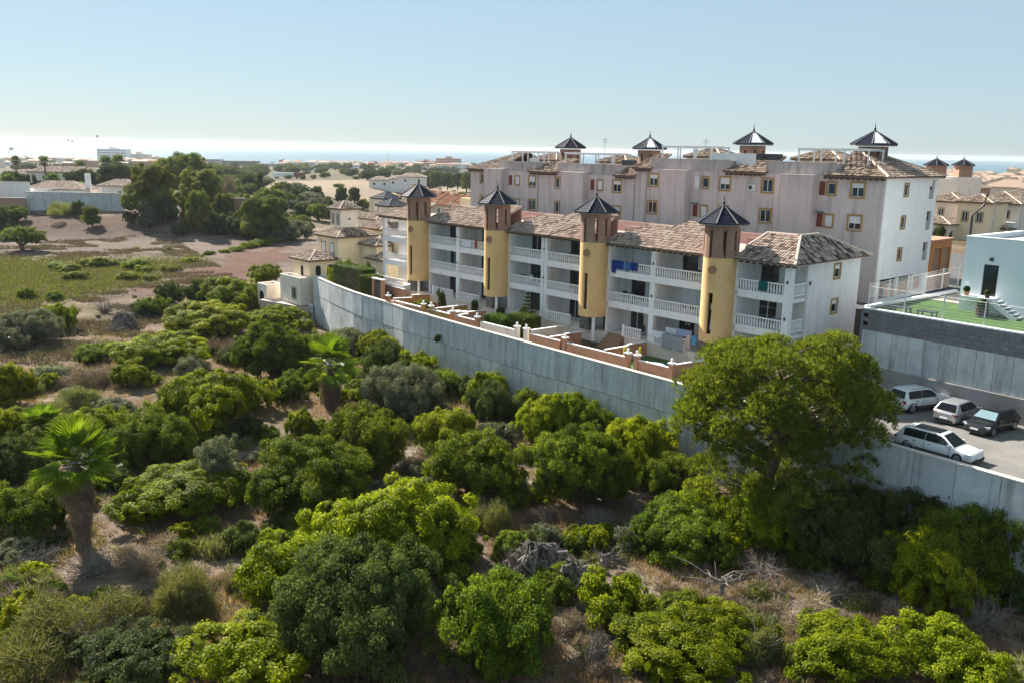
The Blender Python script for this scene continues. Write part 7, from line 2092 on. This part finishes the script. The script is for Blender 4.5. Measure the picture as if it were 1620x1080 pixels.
# ------------------------------------------------------------------ the tall pine by the parking lot
def tall_pine():
    x, y, z = hit(1212, 838)
    d3 = math.sqrt(x * x + y * y + (CAMZ - z) ** 2)
    k_ = d3 / FPX
    RX, H = 141 * k_, 312 * k_ * 1.07
    t = thing('pine_tree', 'tall spreading pine in front of the parking lot, the biggest tree', 'pine tree', (x, y, z))
    r_ = np.random.default_rng(44)
    rt = IX / np.linalg.norm(IX)
    tr = MB()
    top = np.array([.6, .8, H * .82])
    tr.tube([(0, 0, -.5), (-.1, .1, H * .2), (.2, .3, H * .45), (.4, .6, H * .65), top], [.42, .36, .28, .2, .08], 9)
    # crown masses: broad upper dome and drooping lower sprays
    lob = []
    for k in range(150):
        a = r_.uniform(0, 2 * PI); f = math.sqrt(r_.random())
        e = r_.random() ** .7
        rr_ = RX * (.30 + .66 * f) * (1 if True else 1)
        zz = H * (.40 + .52 * math.sqrt(max(0, 1 - (rr_ / (RX * 1.02)) ** 2)) * r_.uniform(.45, 1.0))
        lob.append((math.cos(a) * rr_ * 1.0 + .5, math.sin(a) * rr_ * .85 + .5, zz, r_.uniform(.7, 1.35)))
    for k in range(120):
        a = r_.uniform(0, 2 * PI); rr_ = RX * r_.uniform(.25, .98)
        lob.append((math.cos(a) * rr_, math.sin(a) * rr_ * .85, H * r_.uniform(.08, .55), r_.uniform(.6, 1.15)))
    lob = np.array(lob)
    for k in range(0, len(lob), 4):
        c = lob[k]
        zb_ = max(H * .12, c[2] - math.hypot(c[0], c[1]) * .45)
        b = np.array([0.2, .3, zb_]); e = c[:3]
        tr.tube([b, (b + e) / 2 + np.array([0, 0, .3]), e], [.12, .08, .03], 5)
    tr.obj('trunk', M['trunk'], t)
    # tufts of needles
    n = 0
    cs, ds = [], []
    for c in lob:
        m_ = int(80 * c[3] ** 2)
        q = r_.normal(size=(m_, 3)); q /= np.linalg.norm(q, axis=1, keepdims=True)
        q[:, 2] = np.where(q[:, 2] < -.3, -q[:, 2], q[:, 2])
        cs.append(c[:3] + q * (c[3] * np.array([1, 1, .72])) * r_.uniform(.7, 1.05, m_)[:, None]); ds.append(q + np.array([0, 0, .75]) + r_.normal(size=(m_, 3)) * .25)
    C, D_ = np.concatenate(cs), np.concatenate(ds)
    D_ /= np.linalg.norm(D_, axis=1, keepdims=True)
    n = len(C); nb = 8
    tt = np.clip(r_.normal(.5, .2, n), 0, 1)
    Cb = np.repeat(C, nb, 0); d = np.repeat(D_, nb, 0) + r_.normal(size=(n * nb, 3)) * .42
    d /= np.linalg.norm(d, axis=1, keepdims=True)
    s = np.cross(d, r_.normal(size=(n * nb, 3))); s /= np.linalg.norm(s, axis=1, keepdims=True)
    L_ = r_.uniform(.2, .4, n * nb)[:, None]
    V = np.stack([Cb - s * .012, Cb + s * .012, Cb + d * L_ + s * .02, Cb + d * L_ - s * .02], 1).reshape(-1, 3)
    F = np.arange(n * nb * 4).reshape(-1, 4)
    T = np.clip(np.repeat(tt, nb) + r_.normal(0, .12, n * nb), 0, 1)
    link('crown', raw_mesh('crown', V, F, M['pine'], T), t)
    PLACED.append((x, y, 4))
tall_pine()

# grey olive with two heads, dead tree, mound, stump
tree(342, 782, 92, 88, Y, 'silvery grey olive tree among the green bushes', lift=.12)
def dead_tree(px, yb, h, label, seed, lean=.2):
    x, y, z = hit(px, yb); k_ = math.sqrt(x * x + y * y + 500) / FPX
    H = h * k_
    r_ = np.random.default_rng(seed)
    t = thing('dead_tree', label, 'dead tree', (x, y, z))
    mb = MB()
    mb.tube([(0, 0, -.2), (.05, 0, H * .35), (lean * .3, .05, H * .55)], [.17, .13, .1], 7)
    for k in range(9):
        a = r_.uniform(0, 6.28); b = np.array([lean * .3 * .8, .03, H * r_.uniform(.3, .55)])
        pts = [b]; d = np.array([math.cos(a), math.sin(a) * .6, r_.uniform(-.05, .6)])
        for q in range(4):
            b = b + d * H * .15; d = d + r_.normal(size=3) * .4; pts.append(b)
        mb.tube(pts, [.085, .06, .045, .03, .012], 5)
        for q in (1, 2, 3):
            e = pts[q] + r_.normal(size=3) * H * .16; mb.tube([pts[q], (pts[q] + e) / 2 + r_.normal(size=3) * .05, e], [.03, .02, .008], 4)
    mb.obj('branches', M['deadwood'], t)
dead_tree(1140, 945, 62, 'bleached dead tree with bare forked branches on the dry ground', 5)
dead_tree(955, 905, 52, 'dark dead stump with two bare shoots right of the grey mound', 8, -.2)
dead_tree(95, 682, 34, 'twisted dead trunk lying on the left slope', 11, .5)
dead_tree(215, 690, 30, 'small bare dead trunk left of the green dome', 12, -.3)
dead_tree(1005, 805, 40, 'bare dead trunk at the left foot of the tall pine', 15, -.3)
def mound(px, yb, w, h, label, seed):
    """a heap of dead roots: a lumpy core wound with thick grey stems"""
    x, y, z = hit(px, yb); k_ = math.sqrt(x * x + y * y + 500) / FPX
    n, m_ = 30, 14
    A, Hh = w / 2 * k_, h * k_
    def rad(ph, th): return 1 + .20 * math.sin(3 * ph + seed) + .16 * math.sin(5 * ph + 4 * th + seed * 2) + .10 * math.sin(11 * ph - 7 * th)
    V = []
    for j in range(m_ + 1):
        th = PI / 2 * j / m_
        for i in range(n):
            ph = 2 * PI * i / n
            b = rad(ph, th) + rnd.uniform(-.09, .09)
            V.append((A * math.sin(th) * math.cos(ph) * b, A * .8 * math.sin(th) * math.sin(ph) * b, Hh * math.cos(th) * (b * .7 + .25) - .1))
    mb = MB(); mb.add(V, [((j + 1) * n + i, (j + 1) * n + (i + 1) % n, j * n + (i + 1) % n, j * n + i) for j in range(m_) for i in range(n)])
    t = thing('dead_root_mound', label, 'mound', (x, y * 1.01, z))
    mb.obj('mound_body', M['rock'], t)
    r_ = random.Random(seed)
    rt = MB()
    for q in range(46 if w > 25 else 8):
        ph, th = r_.uniform(0, 6.28), r_.uniform(.9, 1.5)
        pts = []
        for s_ in range(6):
            b = rad(ph, th) * r_.uniform(1.0, 1.12)
            pts.append((A * math.sin(th) * math.cos(ph) * b, A * .8 * math.sin(th) * math.sin(ph) * b, Hh * math.cos(th) * (b * .7 + .3)))
            ph += r_.uniform(-.4, .4); th = max(.05, th - r_.uniform(.05, .3))
        rt.tube(pts, [.10, .085, .07, .06, .04, .02], 5)
    rt.obj('roots', M['deadwood'], t)
    if w > 25:
        for q in range(2):
            o = link('branches', deadshrub_mesh(1, q)[0], t, ((q - .5) * A, -.2 * q, Hh * .1)); o.scale = (A / 1.7, A / 1.7, Hh / 1.5); o.rotation_euler = (0, 0, q * 2.0)
mound(845, 925, 90, 56, 'large grey mound of dead roots and stems beside the big yellow lentisk', 1)
mound(905, 940, 60, 42, 'smaller grey root mound touching the large one', 2)
mound(193, 522, 30, 20, 'small grey hump in the dead brush on the left', 3)
mound(612, 1, 1, 1, '', 4) if False else None
mound(700, 690, 18, 10, 'pale rock between bushes near the wall', 5)

# loose dry grass all over the open ground
def dry_grass():
    r_ = np.random.default_rng(8)
    n = 118000
    px_ = r_.uniform(-40, 1660, n)
    th = np.radians(r_.uniform(-34, 34, n)); d = 28 + 92 * r_.random(n) ** 1.25
    x, y = np.sin(th) * d, np.cos(th) * d
    ok = (wall_side(x, y) < -.6) & (vnoise(x, y, 6, 41) + .6 * vnoise(x, y, 1.6, 42) > -.25)
    x, y = x[ok], y[ok]
    z = ground(x, y)
    n = len(x); nb = 4
    C = np.repeat(np.stack([x, y, z], 1), nb, 0) + np.concatenate([r_.normal(size=(n * nb, 2)) * .10, np.zeros((n * nb, 1))], 1)
    a = r_.uniform(0, 2 * PI, n * nb); h = np.repeat(r_.uniform(.15, .55, n), nb) * r_.uniform(.6, 1.1, n * nb)
    tip = C + np.stack([np.cos(a) * h * .45, np.sin(a) * h * .45, h], 1)
    s = np.stack([-np.sin(a), np.cos(a), 0 * a], 1) * .018
    V = np.stack([C - s, C + s, tip], 1).reshape(-1, 3)
    F = np.arange(n * nb * 3).reshape(-1, 3)
    T = np.clip(np.repeat(r_.normal(.5, .25, n), nb), 0, 1)
    link('dry_grass', raw_mesh('dry_grass', V, F, M['straw'], T), kind='stuff')
dry_grass()
M['pasture'] = leafy('pasture_grass', (0.12, 0.14, 0.02), (0.24, 0.26, 0.05), (0.40, 0.40, 0.12), 0.4, 0.7)
def field_grass():
    r_ = np.random.default_rng(18)
    n = 90000
    th = np.radians(r_.uniform(-36, -6, n)); d = 105 + 135 * r_.random(n) ** .9
    x, y = np.sin(th) * d, np.cos(th) * d
    P = np.stack([x, y, ground(x, y) - CAMZ], 1); zz = P @ _f; qx, qy = 810 + FPX * (P @ IX) / zz, 540 - FPX * (P @ IY) / zz
    past = inpoly(qx + r_.normal(0, 14, n), qy + r_.normal(0, 5, n), [(-80, 496), (-80, 404), (70, 412), (250, 414), (330, 404), (280, 425), (215, 450), (100, 476)])
    ok = (wall_side(x, y) < -3) & ((vnoise(x, y, 7, 51) + .7 * vnoise(x * .4, y, 2.2, 52) > -.1) | past)
    x, y, past = x[ok], y[ok], past[ok]; n = len(x); nb = 4
    C = np.repeat(np.stack([x, y, ground(x, y)], 1), nb, 0) + np.concatenate([r_.normal(size=(n * nb, 2)) * .2, np.zeros((n * nb, 1))], 1)
    a = r_.uniform(0, 2 * PI, n * nb); h = r_.uniform(.2, .6, n * nb)
    s = np.stack([-np.sin(a), np.cos(a), 0 * a], 1) * .06
    V = np.stack([C - s, C + s, C + np.stack([np.cos(a) * h * .5, np.sin(a) * h * .5, h], 1)], 1).reshape(-1, 3)
    T = np.clip(r_.normal(.42, .25, n * nb), 0, 1)
    green = np.repeat(past, nb) & (r_.random(n * nb) < .62)
    F = np.arange(n * nb * 3).reshape(-1, 3)
    link('field_grass', raw_mesh('field_grass', V, F, [M['dry'], M['pasture']], T, mi=green.astype(np.int32)), kind='stuff')
field_grass()
def undergrowth():
    """low leafy and twiggy growth filling the gaps of the thicket"""
    r_ = np.random.default_rng(28)
    n = 5200
    th = np.radians(r_.uniform(-33, 33, n)); d = 32 + 88 * r_.random(n) ** .9
    x, y = np.sin(th) * d, np.cos(th) * d
    ok = (wall_side(x, y) < -.7) & (vnoise(x, y, 11, 61) + .5 * vnoise(x, y, 3, 62) > -.02) & (ground(x, y) < 2.3)
    x, y = x[ok], y[ok]; z = ground(x, y); n = len(x)
    for nm, frac, mt, asp, leaf in (('green_undergrowth', .5, 'green', .5, .14), ('grey_undergrowth', .25, 'grey_l', .25, .16), ('brown_undergrowth', .25, 'dry', .12, .30)):
        pick = r_.random(n) < frac * 1.1
        X = np.stack([x[pick], y[pick], z[pick]], 1); m_ = len(X); k = 30
        rad = r_.uniform(.25, .7, m_)
        q = r_.normal(size=(m_ * k, 3)); q /= np.linalg.norm(q, axis=1, keepdims=True); q[:, 2] = np.abs(q[:, 2])
        C = np.repeat(X, k, 0) + q * (np.repeat(rad, k) * r_.uniform(.5, 1.0, m_ * k))[:, None] * np.array([1, 1, .8])
        V, F = quads(C, q + r_.normal(size=q.shape) * .7, leaf * r_.uniform(.6, 1.3, m_ * k), asp, r_, .2)
        link(nm, raw_mesh(nm, V, F, M[mt], np.clip(np.repeat(r_.normal(.5, .15, m_), k) + r_.normal(0, .15, m_ * k), 0, 1)), kind='stuff')
undergrowth()

# ------------------------------------------------------------------ garden plants behind the wall
def gplant(u, v, r_, h, sp, label, name='garden_shrub', cat='shrub', z=GZ):
    x, y = fromuv(u, v)
    return plant_at(x, y, z, r_, h, sp, label, cat, name, None, int(u))
def hedge(label, u0, u1, v0, v1, z, h, name='hedge'):
    t = glocal(name, label, 'hedge', u1, v0, z)
    W_, Dp = u1 - u0, v1 - v0
    r_ = np.random.default_rng(int(u0 * 10))
    n = int(900 * (W_ * h * 2 + W_ * Dp + Dp * h * 2))
    n = min(n, 9000)
    P = r_.random((n, 3)) * np.array([W_, Dp, h])
    f = r_.integers(0, 5, n)
    N = np.zeros((n, 3))
    for k, (ax, val, sg) in enumerate(((0, 0, -1), (0, W_, 1), (1, 0, -1), (1, Dp, 1), (2, h, 1))):
        m_ = f == k; P[m_, ax] = val + r_.normal(size=m_.sum()) * .05; N[m_, ax] = sg
    V, F = quads(P, N + r_.normal(size=(n, 3)) * .6, r_.uniform(.1, .2, n), .6, r_, .2)
    link('foliage', raw_mesh('foliage', V, F, M['hedge'], np.clip(r_.normal(.5, .22, n), 0, 1)), t)
    MB().box(.08, W_ - .08, .08, Dp - .08, 0, h - .1).obj('inner_twigs', M['trunk'], t)
hedge('clipped bright hedge in front of the third stair tower bay', 28.0, 31.0, -5.0, -3.2, GZ, 1.5)
hedge('taller dark hedge right of the small garden conifer', 25.2, 27.8, -4.6, -2.6, GZ, 2.0)
hedge('tall dark hedge along the curved end of the retaining wall', 57.0, 64.0, -2.9, -0.9, 5.6, 3.4)
hedge('lower trimmed hedge with a flat lit top, beside the black garden gate', 54.2, 56.6, -3.6, -1.6, 5.9, 2.5)
t = glocal('garden_gate', 'black garden gate between salmon posts at the far end of the row', 'gate', 52.9, -3.2)
MB().box(-.75, .75, -.04, .04, 0.1, 2.0).obj('leaf', M['metald'], t); [MB().box(s * .95 - .2, s * .95 + .2, -.2, .2, 0, 2.3).obj('gate_pillar', M['terra'], t) for s in (-1, 1)]; MB().box(-1.2, 1.2, -.25, .25, 2.303, 2.42).obj('cap', M['white2'], t)
def conifer(u, v, h, label):
    x, y = fromuv(u, v)
    t = thing('garden_conifer', label, 'conifer', (x, y, GZ))
    MB().cyl(0, 0, .08, 0, h, 6, .02).obj('trunk', M['trunk'], t)
    r_ = np.random.default_rng(3)
    V, F, T = [], [], []
    for k in range(9):
        zz = h * (.18 + .8 * k / 9); rr_ = h * .32 * (1 - k / 9.5)
        for q in range(9):
            a = 2 * PI * q / 9 + k
            for m_ in range(26):
                f = m_ / 26; c = np.array([math.cos(a) * rr_ * f, math.sin(a) * rr_ * f, zz + .12 * f])
                V.append(c); T.append(r_.uniform(.2, .9))
    C = np.array(V)
    Vq, Fq = quads(C, r_.normal(size=(len(C), 3)) + np.array([0, 0, 1.2]), r_.uniform(.15, .28, len(C)), .4, r_, .2)
    link('foliage', raw_mesh('foliage', Vq, Fq, M['hedge'], T), t)
conifer(27.7, -2.0, 4.2, 'small tiered conifer between the clipped hedge and the dark hedge')
gplant(63.5, -1.0, 2.1, 4.6, G, 'leafy tree rising over the hedges at the far end of the row', 'garden_tree', 'tree', 4.8)
gplant(60.6, 0.2, 1.8, 4.2, D, 'darker tree against the end balconies of the row', 'garden_tree', 'tree', 5.0)
gplant(66.8, -0.6, 1.5, 3.4, L, 'bright topped tree in front of the cream villa gable', 'garden_tree', 'tree', 4.6)
gplant(43.3, -3.6, 1.0, 1.3, L, 'bright green plant in the garden of the orange wall'); gplant(41.0, -2.6, .7, 2.6, D, 'dark slender shrub left of the stone tables')
gplant(36.9, -1.3, .45, 1.9, D, 'dark column shrub before the balustrade, left one'); gplant(32.9, -1.2, .5, 1.7, D, 'dark column shrub before the balustrade, right one')
gplant(21.3, -4.2, .9, .9, L, 'low yellow green plant behind the front wall by the steps'); gplant(22.3, -4.6, .7, .8, G, 'low green plant beside the yellow green one by the steps')
gplant(52.0, -1.0, .9, 1.1, Y, 'pale potted plant on the terrace at the far end'); gplant(29.4, -1.0, .5, 1.0, G, 'round green pot plant on the terrace under the third bay', z=7.2)
t = gplant(40.0, -4.6, .5, 1.5, D, 'red flowering shrub between the ochre gate posts')
fl = MB()
for k in range(60):
    a = rnd.uniform(0, 6.28); q = rnd.uniform(0, .5); zz = rnd.uniform(.5, 1.6); fl.ball((math.cos(a) * q, math.sin(a) * q, zz), .07, 5, 3)
fl.obj('flowers', plain('red_petals', (0.5, 0.06, 0.08), .6), t).scale = (1 / t.scale[0],) * 2 + (1 / t.scale[2],)
for u_, f_, lb in ((31.0, 10.1, 'leafy plants on the first floor balcony left of the second tower'), (30.0, 10.1, 'tall pot plant on the first floor balcony beside the leafy plants'), (38.0, 13.0, 'dark leafy plant filling the top balcony right of the fourth tower')):
    gplant(u_ - 7 if f_ == 10.1 else u_, 1.2, .6, 1.3, D, lb, 'pot_plant', 'pot plant', f_)
gplant(*[0, 0], .01, .01, G, '') if False else None
x, y = atz(1484, 378, 11); t = plant_at(x, y, 10.6, 1.2, 2.6, D, 'dark palm like shrubs in the arched porch right of the white gable', 'shrub', 'garden_shrub')
x, y = atz(1497, 378, 11); t = plant_at(x, y, 10.6, .8, 2.0, L, 'small bright shrub beside the arched porch', 'shrub', 'garden_shrub')
x, y = onray(662, 516, 84)[:2]
# ivy tuft growing out of the retaining wall face
i_ = onray(677, 514, 91.5); wx = WALL[5] + (WALL[4] - WALL[5]) * .3
t = plant_at(float(wx[0]) - .5, float(wx[1]) - .4, 4.3, .45, .8, D, 'small dark tuft growing out of the retaining wall face', 'plant', 'wall_tuft')
